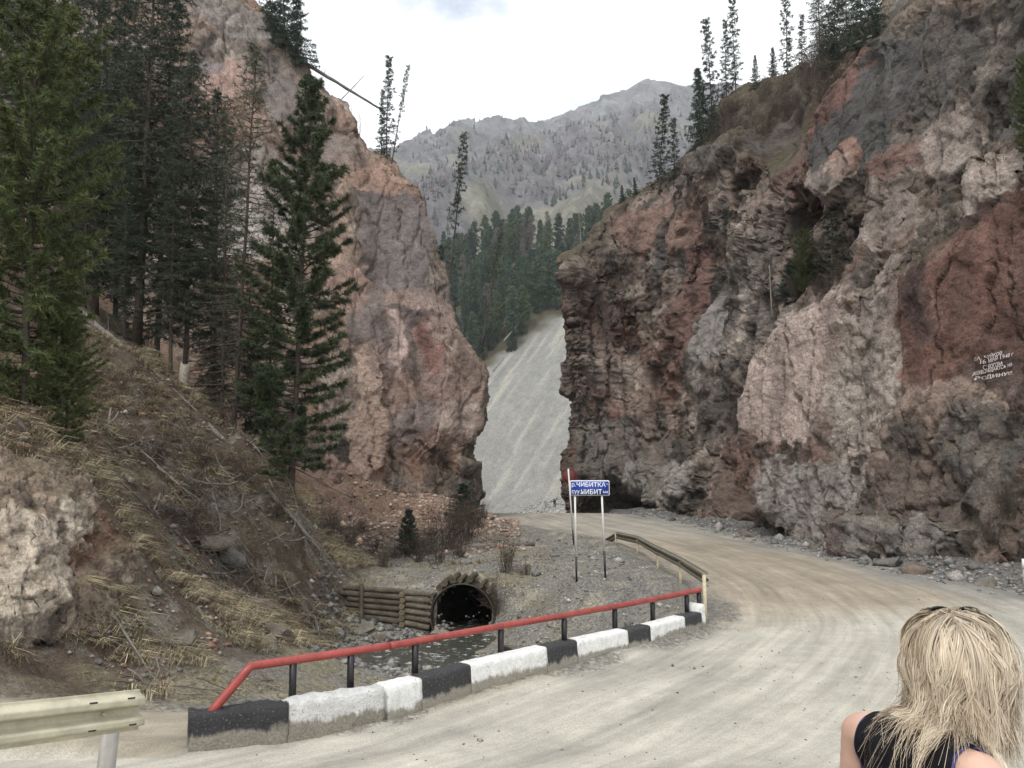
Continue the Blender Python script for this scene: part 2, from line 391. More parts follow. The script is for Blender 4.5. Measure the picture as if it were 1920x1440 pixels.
def land_colour():
    x, y, z = Pn[:, 0], Pn[:, 1], Pn[:, 2]
    n1 = fbm(Pn / 1.7, 4, 31); n2 = fbm(Pn / .35, 3, 32); n3 = fbm(Pn / 6.0, 3, 33); n4 = fbm(Pn / .8, 4, 34)
    def mix(a, b, t): return a * (1 - t[:, None]) + np.array(b) * t[:, None]
    gx, gy = np.gradient(Z, GX, GY)
    slope = np.sqrt(gx ** 2 + gy ** 2).ravel()
    c = np.tile(np.array([.178, .168, .148]), (len(x), 1))                     # grey gravel
    c = mix(c, (.135, .130, .122), sstep(-.2, .5, n1) * .6)
    c = mix(c, (.30, .27, .20), sstep(.1, .5, n4) * .5)
    # grassy patches by the stream and berm
    gr = sstep(.0, .35, n1 + .4 * n3) * sstep(2.5, -.5, x) * sstep(10.5, 12, y) * sstep(46, 36, y)
    c = mix(c, (.20, .175, .11), gr * .7)
    # steep bank: brown earth, straw, grey stones
    hill = sstep(-4.2, -6.6, x + .5 * n1) * sstep(10.4, 12.0, y - .25 * (x + 6))
    e = np.tile(np.array([.088, .067, .051]), (len(x), 1))
    e = mix(e, (.145, .122, .083), sstep(-.1, .4, n4) * .7)
    e = mix(e, (.23, .21, .185), sstep(.15, .45, n2 + .4 * n1) * .6)
    e = mix(e, (.14, .08, .06), sstep(.1, .5, n3) * .6)
    c = c * (1 - hill[:, None]) + e * hill[:, None]
    # red scree apron below the left cliff
    ap = sstep(36, 41, y + 1.5 * n1) * sstep(1.0, -2.0, x + .9 * n1) * sstep(-.3, .8, z)
    r = np.tile(np.array([.25, .17, .13]), (len(x), 1)); r = mix(r, (.17, .12, .09), sstep(-.1, .4, n4)); r = mix(r, (.27, .21, .13), sstep(.1, .5, n1))
    c = c * (1 - ap[:, None]) + r * ap[:, None]
    # beige track on the left
    tr = sstep(12.4, 10.8, y - .18 * (x + 5) + .4 * n1) * sstep(-2.5, -4.5, x)
    c = mix(c, (.29, .255, .20), tr)
    # road
    xl, xr = XL.ravel(), XR.ravel()
    d = np.minimum(x - xl, (xr - x)) + .7 * n1 + .25 * n2
    on = sstep(-.1, .9, d) * sstep(7.6, 8.0, y + 3)
    rd = np.tile(np.array([.385, .365, .315]), (len(x), 1))
    rd = mix(rd, (.285, .24, .183), sstep(16.5, 20, y - .35 * (x - 6) + 1.0 * n1) * .85)    # tan stretch in the bend
    rd = mix(rd, (.32, .295, .25), sstep(34, 46, y))
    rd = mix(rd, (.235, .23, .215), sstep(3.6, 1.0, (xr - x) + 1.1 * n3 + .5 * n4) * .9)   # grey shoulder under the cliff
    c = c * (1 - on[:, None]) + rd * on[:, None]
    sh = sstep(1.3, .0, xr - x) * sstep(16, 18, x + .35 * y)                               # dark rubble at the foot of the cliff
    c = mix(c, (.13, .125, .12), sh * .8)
    return np.clip(c, .01, 1), on, hill, tr
LC, ON, HILL, TRK = land_colour()
def flow_coords():
    """along / across the road, so that wheel marks follow the bend"""
    CL = np.array([(-6,-20),(-4,0),(0,6),(5,12),(8,17),(9.2,23),(9.2,30),(8.4,38),(6.6,47),(5,57),(4,66),(3,90),(2,170)], float)
    P = []
    for a, b in zip(CL[:-1], CL[1:]):
        for t in np.linspace(0, 1, 24, endpoint=False): P.append(a + (b - a) * t)
    P = np.array(P)
    for _ in range(60): P[1:-1] = .25 * P[:-2] + .5 * P[1:-1] + .25 * P[2:]
    T = np.gradient(P, axis=0); T /= np.linalg.norm(T, axis=1)[:, None]
    S = np.concatenate([[0], np.cumsum(np.linalg.norm(np.diff(P, axis=0), axis=1))])
    q = Pn[:, :2]; out = np.zeros((len(q), 2))
    for i in range(0, len(q), 40000):
        s = q[i:i + 40000]; d2 = ((s[:, None] - P[None, ::2]) ** 2).sum(-1); k = d2.argmin(1) * 2
        dv = s - P[k]; t = T[k]
        out[i:i + 40000, 0] = S[k] + (dv * t).sum(1); out[i:i + 40000, 1] = dv[:, 0] * t[:, 1] - dv[:, 1] * t[:, 0]
    return out
FLOW = flow_coords()
def ground_mat():
    m, nt, b = new_mat('ground_gravel')
    at = nt.nodes.new('ShaderNodeAttribute'); at.attribute_name = 'Col'
    tc = nt.nodes.new('ShaderNodeTexCoord'); vec = tc.outputs['Object']
    c = at.outputs['Color']
    for s, lo, hi in ((55, .6, 1.4), (14, .75, 1.25), (2.5, .85, 1.15)):
        c = scale_col(nt, c, mul_range(nt, noise_node(nt, s, 4, .6, vec).outputs[0], lo, hi))
    v = nt.nodes.new('ShaderNodeTexVoronoi'); v.inputs['Scale'].default_value = 16; nt.links.new(vec, v.inputs['Vector'])
    c = scale_col(nt, c, mul_range(nt, v.outputs['Color'], .75, 1.35, 0.2, 0.8))
    nt.links.new(c, b.inputs['Base Color']); b.inputs['Roughness'].default_value = .95; b.inputs['Specular IOR Level'].default_value = .2
    n = bump(nt, v.outputs['Distance'], .55, -.035)
    n = bump(nt, noise_node(nt, 9, 6, .7, vec).outputs[0], .6, .09, None, n)
    nt.links.new(n, b.inputs['Normal'])
    return m
def road_mat():
    m, nt, b = new_mat('road_dirt')
    at = nt.nodes.new('ShaderNodeAttribute'); at.attribute_name = 'Col'
    fl = nt.nodes.new('ShaderNodeAttribute'); fl.attribute_name = 'Flow'
    tc = nt.nodes.new('ShaderNodeTexCoord'); vec = tc.outputs['Object']
    mp = nt.nodes.new('ShaderNodeMapping'); mp.inputs['Scale'].default_value = (.10, 1.0, 1.0); nt.links.new(fl.outputs['Vector'], mp.inputs[0])
    mp2 = nt.nodes.new('ShaderNodeMapping'); mp2.inputs['Scale'].default_value = (.05, 1.0, 1.0); nt.links.new(fl.outputs['Vector'], mp2.inputs[0])
    c = at.outputs['Color']
    c = scale_col(nt, c, mul_range(nt, noise_node(nt, 1.3, 5, .6, mp.outputs[0]).outputs[0], .76, 1.22))     # wheel marks
    c = scale_col(nt, c, mul_range(nt, noise_node(nt, 5.0, 4, .6, mp2.outputs[0]).outputs[0], .84, 1.14))
    c = scale_col(nt, c, mul_range(nt, noise_node(nt, .55, 4, .6, vec).outputs[0], .86, 1.14))
    c = scale_col(nt, c, mul_range(nt, noise_node(nt, 3.0, 6, .65, vec).outputs[0], .9, 1.10))
    c = scale_col(nt, c, mul_range(nt, noise_node(nt, 45, 3, .6, vec).outputs[0], .78, 1.2))
    st = noise_node(nt, 26, 2, .5, vec)                                                                     # loose small stones
    c = scale_col(nt, c, mul_range(nt, st.outputs[0], 1.0, .62, .70, .76))
    nt.links.new(c, b.inputs['Base Color']); b.inputs['Roughness'].default_value = .93; b.inputs['Specular IOR Level'].default_value = .25
    n = bump(nt, noise_node(nt, 3.0, 4, .6, mp.outputs[0]).outputs[0], .5, .06)
    n = bump(nt, noise_node(nt, 30, 5, .7, vec).outputs[0], .35, .018, None, n)
    nt.links.new(n, b.inputs['Normal'])
    return m
M_GROUND, M_ROAD = ground_mat(), road_mat()
M_BANK = attr_mat('bank_earth', ((40, .55, 1.45), (9, .65, 1.35)), .95, ((45, .6, .03), (10, .9, .12)), None, .15)
PIPE = (-1.62, 26.75, -1.42, 1.0, .10)                                # mouth x, y, z of the axis, radius, drift of x per metre back
def split_land():
    ii, jj = np.meshgrid(np.arange(NX - 1), np.arange(NY - 1), indexing='ij')
    a = (ii * NY + jj).ravel(); F = np.stack([a, a + NY, a + NY + 1, a + 1], 1)
    on = ON[F].mean(1); hill = HILL[F].mean(1); tr = TRK[F].mean(1)
    cls = np.where((on > .5) | (tr > .6), 1, np.where(hill > .5, 2, 0))
    fc = Pn[F].mean(1)                                                   # opening of the culvert pipe
    dx = fc[:, 0] - (PIPE[0] + (fc[:, 1] - PIPE[1]) * PIPE[4]); dz = fc[:, 2] - PIPE[2]
    hole = (fc[:, 1] > PIPE[1] - .02) & (fc[:, 1] < PIPE[1] + 7.5) & (dx ** 2 + dz ** 2 < (PIPE[3] - .07) ** 2)
    for k, (name, mat, lab) in enumerate((('ground', M_GROUND, None), ('dirt_road', M_ROAD, None), ('hillside', M_BANK, None))):
        f = F[(cls == k) & ~hole]; u, inv = np.unique(f, return_inverse=True)
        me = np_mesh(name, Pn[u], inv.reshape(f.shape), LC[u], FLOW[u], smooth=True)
        tag(obj(name, me, mat), kind='structure')
split_land()
def zat(x, y): return float(land(np.array([float(x)]), np.array([float(y)]))[0])

# ------------------------------------------------------------------ cliffs: control columns in metres, refined and fractured
RIGHT_CLIFF = [
 [(18.42,95.7,-3.02), (18.85,96,-0.02), (18.81,96.14,2.41), (18.97,96.29,4.87), (18.75,96.44,7.36), (19.32,96.59,9.88), (19.33,96.75,12.43), (19.19,96.9,15.02), (18.81,97.06,17.03), (19.19,97.22,19.68), (18.69,97.81,20.18), (18.73,98.41,20.69), (20.53,104.41,20.19), (22.73,120.41,14.69)],
 [(9.42,79.7,-3.02), (9.85,80,-0.02), (9.81,80.14,2.41), (9.97,80.29,4.87), (9.75,80.44,7.36), (10.32,80.59,9.88), (10.33,80.75,12.43), (10.19,80.9,15.02), (9.81,81.06,17.35), (10.19,81.22,20), (9.69,81.81,20.5), (9.73,82.41,21.01), (11.53,88.41,20.51), (13.73,104.41,15.01)],
 [(6.02,71.2,-3.02), (6.45,71.5,-0.02), (6.41,71.64,2.41), (6.57,71.79,4.87), (6.35,71.94,7.36), (6.92,72.09,9.88), (6.93,72.25,12.43), (6.79,72.4,15.02), (6.41,72.56,17.52), (6.79,72.72,20.17), (6.29,73.31,20.67), (6.33,73.91,21.18), (8.13,79.91,20.68), (10.33,95.91,15.18)],
 [(4.42,65.7,-3.02), (4.85,66,-0.02), (4.81,66.14,2.41), (4.97,66.29,4.87), (4.75,66.44,7.36), (5.32,66.59,9.88), (5.33,66.75,12.43), (5.19,66.9,15.02), (4.81,67.06,17.63), (5.19,67.22,20.28), (4.69,67.81,20.78), (4.73,68.41,21.29), (6.53,74.41,20.79), (8.73,90.41,15.29)],
 [(6.11,66.2,-3.04), (6.33,66.5,-0.04), (6.34,66.7,2.55), (6.44,66.91,5.18), (6.35,67.13,7.85), (6.69,67.35,10.56), (6.73,67.57,13.31), (6.62,67.79,16.11), (6.6,68.02,18.94), (6.76,68.25,21.82), (6.54,68.74,22.24), (6.59,69.24,22.67), (8.39,75.24,22.17), (10.59,91.24,16.67)],
 [(8.29,66.2,-2.96), (8.29,66.51,0.04), (8.38,66.86,3.03), (8.47,67.23,6.07), (8.55,67.6,9.18), (8.64,67.98,12.35), (8.74,68.37,15.59), (8.83,68.77,18.9), (8.93,69.17,22.28), (9.02,69.59,25.73), (9.11,70.19,26.25), (9.19,70.81,26.77), (10.99,76.81,26.27), (13.19,92.81,20.77)],
 [(10.24,64.7,-2.97), (10.24,65,0.03), (10.37,65.47,3.13), (10.49,65.95,6.31), (10.63,66.44,9.57), (10.76,66.94,12.91), (10.9,67.45,16.34), (11.04,67.98,19.85), (11.19,68.52,23.46), (11.34,69.08,27.17), (11.44,69.66,27.67), (11.54,70.25,28.17), (13.34,76.25,27.67), (15.54,92.25,22.17)],
 [(11.81,59.7,-2.91), (11.81,60.02,0.09), (12,60.63,3.16), (12.19,61.26,6.32), (12.39,61.92,9.59), (12.59,62.59,12.96), (12.81,63.29,16.45), (13.02,64.01,20.06), (13.25,64.76,23.79), (13.48,65.53,27.66), (13.67,66.37,28.37), (13.85,67.23,29.1), (15.65,73.23,28.6), (17.85,89.23,23.1)],
 [(12.98,53.2,-2.98), (12.98,53.51,0.02), (13.24,54.25,3.02), (13.51,55.04,6.14), (13.79,55.85,9.39), (14.09,56.7,12.78), (14.4,57.58,16.32), (14.72,58.51,20.02), (15.05,59.47,23.89), (15.41,60.48,27.94), (16.13,63.19,30.24), (16.92,66.16,32.76), (18.72,72.16,32.26), (20.92,88.16,26.76)],
 [(13.54,46.7,-3.01), (13.54,47,-0.01), (13.84,47.73,2.61), (14.14,48.5,5.35), (14.46,49.3,8.2), (14.8,50.13,11.19), (15.15,51.01,14.33), (15.52,51.93,17.61), (15.91,52.9,21.06), (16.31,53.91,24.68), (18.01,59.29,29.25), (20.12,65.93,34.9), (21.92,71.93,34.4), (24.12,87.93,28.9)],
 [(13.68,40.7,-3.01), (13.68,41,-0.01), (13.98,41.66,2.22), (14.3,42.36,4.54), (14.63,43.09,6.97), (14.98,43.86,9.52), (15.35,44.66,12.19), (15.73,45.5,15), (16.13,46.39,17.95), (16.56,47.32,21.06), (19.45,55.21,27.77), (23.58,66.45,37.32), (25.38,72.45,36.82), (27.58,88.45,31.32)],
 [(13.95,36.5,-3), (13.95,36.8,-0), (14.31,37.48,2.42), (14.69,38.19,4.97), (15.08,38.95,7.66), (15.5,39.74,10.5), (15.95,40.58,13.5), (16.42,41.47,16.68), (16.91,42.42,20.05), (17.44,43.42,23.64), (19.35,47.98,27.51), (21.72,53.66,32.34), (23.52,59.66,31.84), (25.72,75.66,26.34)],
 [(14.18,33.1,-3), (14.18,33.4,0), (14.52,33.95,2.48), (14.89,34.52,5.09), (15.27,35.12,7.83), (15.67,35.76,10.71), (16.1,36.42,13.75), (16.55,37.13,16.96), (17.02,37.88,20.35), (17.53,38.67,23.94), (19,41.83,26.63), (20.75,45.57,29.81), (22.55,51.57,29.31), (24.75,67.57,23.81)],
 [(14.67,30.5,-3), (14.67,30.8,0), (15.04,31.31,2.54), (15.44,31.84,5.22), (15.85,32.41,8.04), (16.29,33,11.01), (16.76,33.63,14.16), (17.25,34.3,17.48), (17.77,35,21.01), (18.32,35.75,24.76), (20.86,40.59,28.88), (24.22,47,34.32), (26.02,53,33.82), (28.22,69,28.32)],
 [(15.07,27.9,-2.99), (15.07,28.2,0.01), (15.49,28.71,2.55), (15.94,29.25,5.23), (16.41,29.82,8.08), (16.91,30.42,11.09), (17.44,31.06,14.3), (18,31.74,17.71), (18.61,32.47,21.35), (19.25,33.25,25.25), (24.11,41.48,32.24), (32.24,55.27,43.96), (34.04,61.27,43.46), (36.24,77.27,37.96)],
 [(15.15,25,-2.97), (15.15,25.3,0.02), (15.61,25.8,2.5), (16.1,26.33,5.13), (16.62,26.89,7.93), (17.17,27.48,10.91), (17.77,28.12,14.1), (18.4,28.8,17.52), (19.09,29.54,21.2), (19.82,30.33,25.15), (30.79,46.9,39.24), (46.38,70.33,60.45), (48.18,76.33,59.95), (50.38,92.33,54.45)],
 [(14.92,22,-2.94), (14.93,22.31,0.06), (15.42,22.78,2.42), (15.95,23.29,4.94), (16.51,23.83,7.63), (17.11,24.41,10.53), (17.76,25.03,13.64), (18.46,25.7,17), (19.21,26.43,20.63), (20.03,27.21,24.57), (49.74,67.21,59.48), (50,67.21,63.16), (51.8,73.21,62.66), (54,89.21,57.16)],
 [(14.34,18.3,-2.93), (14.35,18.61,0.06), (14.87,19.05,2.24), (15.43,19.52,4.59), (16.04,20.02,7.12), (16.7,20.57,9.86), (17.42,21.17,12.83), (18.19,21.81,16.07), (19.05,22.52,19.61), (19.98,23.3,23.5), (54.63,63.3,62.42), (54.99,63.3,66.72), (56.79,69.3,66.22), (58.99,85.3,60.72)],
]
LEFT_CLIFF = [
 [(-34.28,43,-0.61), (-34.73,43.32,1.6), (-35.01,43.55,2.73), (-35.28,43.76,3.82), (-35.45,43.9,4.51), (-35.61,44.04,5.19), (-35.87,44.24,6.22), (-36.2,44.52,7.58), (-36.54,44.79,8.96), (-36.93,45.1,10.52), (-37.44,45.52,12.61), (-37.89,45.88,14.42), (-38.39,46.29,16.44), (-38.77,46.6,17.99), (-39.07,46.84,19.22), (-39.47,47.17,20.83), (-39.78,47.42,22.11), (-40.13,47.7,23.51), (-40.57,48.06,25.29), (-41.38,48.72,28.6), (-42.08,49.29,31.43), (-42.7,49.78,33.92), (-43.65,50.56,37.82), (-44.89,51.56,42.81), (-45.89,61.56,44.81)],
 [(-28.82,44.68,-0.76), (-29.18,44.99,1.54), (-29.49,45.2,2.71), (-29.78,45.4,3.84), (-29.89,45.56,4.56), (-29.9,45.73,5.26), (-30.06,45.97,6.34), (-30.35,46.24,7.74), (-30.71,46.51,9.18), (-31.2,46.79,10.79), (-31.75,47.19,12.95), (-32.23,47.54,14.82), (-32.74,47.93,16.91), (-33.12,48.24,18.51), (-33.43,48.48,19.78), (-33.89,48.78,21.43), (-34.35,48.99,22.73), (-35.07,49.16,24.13), (-35.6,49.49,25.94), (-36.63,50.08,29.31), (-37.63,50.56,32.15), (-38.5,50.98,34.66), (-39.78,51.66,38.57), (-41.33,52.57,43.58), (-42.33,62.57,45.58)],
 [(-22.84,46.36,-0.92), (-23.11,46.65,1.47), (-23.46,46.85,2.69), (-23.8,47.04,3.86), (-23.82,47.22,4.61), (-23.67,47.43,5.33), (-23.7,47.69,6.45), (-23.96,47.97,7.91), (-24.34,48.23,9.39), (-24.96,48.47,11.06), (-25.55,48.86,13.29), (-26.08,49.19,15.22), (-26.61,49.58,17.37), (-26.99,49.88,19.03), (-27.32,50.11,20.33), (-27.86,50.39,22.03), (-28.48,50.56,23.35), (-29.63,50.62,24.75), (-30.27,50.92,26.6), (-31.55,51.45,30.01), (-32.91,51.83,32.88), (-34.07,52.18,35.4), (-35.7,52.77,39.32), (-37.61,53.57,44.35), (-38.61,63.57,46.35)],
 [(-18.02,47.62,-1.03), (-18.23,47.9,1.42), (-18.62,48.09,2.67), (-18.98,48.27,3.87), (-18.95,48.46,4.64), (-18.65,48.7,5.39), (-18.59,48.98,6.54), (-18.81,49.27,8.04), (-19.22,49.52,9.56), (-19.94,49.74,11.27), (-20.57,50.11,13.55), (-21.14,50.43,15.52), (-21.7,50.81,17.72), (-22.09,51.11,19.42), (-22.43,51.33,20.75), (-23.03,51.6,22.48), (-23.8,51.73,23.82), (-25.31,51.72,25.22), (-26.04,51.99,27.09), (-27.53,52.47,30.54), (-29.18,52.78,33.42), (-30.58,53.07,35.95), (-32.5,53.59,39.88), (-34.71,54.32,44.93), (-35.71,64.32,46.93)],
 [(-13.62,48.71,-1.13), (-13.77,48.98,1.38), (-14.19,49.16,2.66), (-14.59,49.34,3.88), (-14.49,49.54,4.67), (-14.06,49.81,5.43), (-13.9,50.1,6.61), (-14.1,50.39,8.14), (-14.53,50.64,9.7), (-15.36,50.83,11.44), (-16.03,51.2,13.77), (-16.64,51.5,15.78), (-17.22,51.88,18.03), (-17.62,52.17,19.75), (-17.98,52.39,21.11), (-18.64,52.64,22.87), (-19.54,52.75,24.22), (-21.39,52.67,25.62), (-22.21,52.92,27.51), (-23.9,53.35,31.01), (-25.82,53.61,33.89), (-27.44,53.85,36.43), (-29.64,54.31,40.37), (-32.12,54.98,45.43), (-33.12,64.98,47.43)],
 [(-10.08,49.55,-1.21), (-10.19,49.82,1.35), (-10.64,49.99,2.64), (-11.07,50.16,3.89), (-10.92,50.37,4.69), (-10.37,50.66,5.47), (-10.15,50.96,6.67), (-10.32,51.26,8.23), (-10.77,51.5,9.81), (-11.69,51.68,11.58), (-12.4,52.03,13.94), (-13.04,52.33,15.98), (-13.64,52.7,18.26), (-14.04,52.99,20.01), (-14.42,53.21,21.39), (-15.13,53.45,23.17), (-16.14,53.54,24.53), (-18.27,53.4,25.93), (-19.17,53.64,27.84), (-21.01,54.04,31.36), (-23.16,54.24,34.26), (-24.96,54.45,36.79), (-27.38,54.86,40.75), (-30.08,55.48,45.81), (-31.08,65.48,47.81)],
 [(-7.16,50.22,-1.27), (-7.23,50.48,1.32), (-7.71,50.65,2.64), (-8.16,50.82,3.9), (-7.98,51.03,4.71), (-7.33,51.34,5.5), (-7.04,51.65,6.71), (-7.2,51.95,8.29), (-7.67,52.18,9.89), (-8.66,52.35,11.68), (-9.4,52.7,14.08), (-10.07,52.99,16.14), (-10.69,53.36,18.45), (-11.09,53.65,20.22), (-11.48,53.86,21.61), (-12.24,54.09,23.41), (-13.34,54.16,24.78), (-15.71,53.98,26.18), (-16.66,54.21,28.1), (-18.65,54.58,31.64), (-20.98,54.75,34.55), (-22.93,54.93,37.09), (-25.53,55.3,41.05), (-28.41,55.88,46.12), (-29.41,65.88,48.12)],
 [(-4.95,51.12,-1.35), (-5,51.38,1.29), (-5.5,51.55,2.62), (-5.98,51.71,3.91), (-5.76,51.93,4.74), (-5.04,52.25,5.54), (-4.7,52.57,6.77), (-4.83,52.87,8.38), (-5.33,53.1,10.01), (-6.38,53.26,11.83), (-7.15,53.6,14.26), (-7.86,53.89,16.36), (-8.48,54.25,18.7), (-8.9,54.54,20.5), (-9.3,54.76,21.91), (-10.1,54.98,23.74), (-11.28,55.04,25.13), (-13.85,54.83,26.53), (-14.86,55.04,28.48), (-16.96,55.39,32.06), (-19.46,55.54,34.99), (-21.54,55.69,37.56), (-24.3,56.03,41.55), (-27.34,56.58,46.66), (-28.34,66.58,48.66)],
 [(-3.28,52.34,-1.46), (-3.31,52.59,1.24), (-3.83,52.76,2.61), (-4.33,52.92,3.93), (-4.08,53.14,4.77), (-3.29,53.46,5.59), (-2.91,53.79,6.85), (-3.04,54.1,8.5), (-3.55,54.32,10.16), (-4.67,54.47,12.02), (-5.46,54.81,14.51), (-6.2,55.1,16.65), (-6.85,55.46,19.04), (-7.27,55.75,20.88), (-7.69,55.96,22.32), (-8.52,56.18,24.18), (-9.78,56.22,25.6), (-12.53,55.99,27.03), (-13.59,56.2,29.01), (-15.81,56.53,32.66), (-18.45,56.66,35.63), (-20.66,56.79,38.24), (-23.57,57.11,42.29), (-26.76,57.64,47.47), (-27.76,67.64,49.47)],
 [(-1.93,53.59,-1.58), (-1.95,53.85,1.19), (-2.49,54.01,2.59), (-3.01,54.17,3.94), (-2.74,54.39,4.8), (-1.89,54.72,5.64), (-1.46,55.06,6.94), (-1.59,55.36,8.62), (-2.12,55.59,10.32), (-3.29,55.73,12.23), (-4.12,56.07,14.76), (-4.88,56.35,16.95), (-5.55,56.71,19.4), (-5.99,56.99,21.27), (-6.41,57.21,22.75), (-7.29,57.42,24.64), (-8.61,57.46,26.09), (-11.52,57.21,27.54), (-12.63,57.41,29.57), (-14.95,57.74,33.28), (-17.73,57.84,36.31), (-20.05,57.96,38.96), (-23.09,58.27,43.08), (-26.42,58.78,48.35), (-27.42,68.78,50.35)],
 [(-2.73,56.59,-1.88), (-2.75,56.85,0.89), (-3.29,57.01,2.29), (-3.81,57.17,3.64), (-3.54,57.39,4.5), (-2.69,57.72,5.34), (-2.26,58.06,6.64), (-2.39,58.36,8.32), (-2.92,58.59,10.02), (-4.09,58.73,11.93), (-4.92,59.07,14.46), (-5.68,59.35,16.65), (-6.35,59.71,19.1), (-6.79,59.99,20.97), (-7.21,60.21,22.45), (-8.09,60.42,24.34), (-9.41,60.46,25.79), (-12.32,60.21,27.24), (-13.43,60.41,29.27), (-15.75,60.74,32.98), (-18.53,60.84,36.01), (-20.85,60.96,38.66), (-23.89,61.27,42.78), (-27.22,61.78,48.05), (-28.22,71.78,50.05)],
 [(-5.93,61.59,-2.58), (-5.95,61.85,0.19), (-6.49,62.01,1.59), (-7.01,62.17,2.94), (-6.74,62.39,3.8), (-5.89,62.72,4.64), (-5.46,63.06,5.94), (-5.59,63.36,7.62), (-6.12,63.59,9.32), (-7.29,63.73,11.23), (-8.12,64.07,13.76), (-8.88,64.35,15.95), (-9.55,64.71,18.4), (-9.99,64.99,20.27), (-10.41,65.21,21.75), (-11.29,65.42,23.64), (-12.61,65.46,25.09), (-15.52,65.21,26.54), (-16.63,65.41,28.57), (-18.95,65.74,32.28), (-21.73,65.84,35.31), (-24.05,65.96,37.96), (-27.09,66.27,42.08), (-30.42,66.78,47.35), (-31.42,76.78,49.35)],
 [(-17.93,73.59,-3.58), (-17.95,73.85,-0.81), (-18.49,74.01,0.59), (-19.01,74.17,1.94), (-18.74,74.39,2.8), (-17.89,74.72,3.64), (-17.46,75.06,4.94), (-17.59,75.36,6.62), (-18.12,75.59,8.32), (-19.29,75.73,10.23), (-20.12,76.07,12.76), (-20.88,76.35,14.95), (-21.55,76.71,17.4), (-21.99,76.99,19.27), (-22.41,77.21,20.75), (-23.29,77.42,22.64), (-24.61,77.46,24.09), (-27.52,77.21,25.54), (-28.63,77.41,27.57), (-30.95,77.74,31.28), (-33.73,77.84,34.31), (-36.05,77.96,36.96), (-39.09,78.27,41.08), (-42.42,78.78,46.35), (-43.42,88.78,48.35)],
]
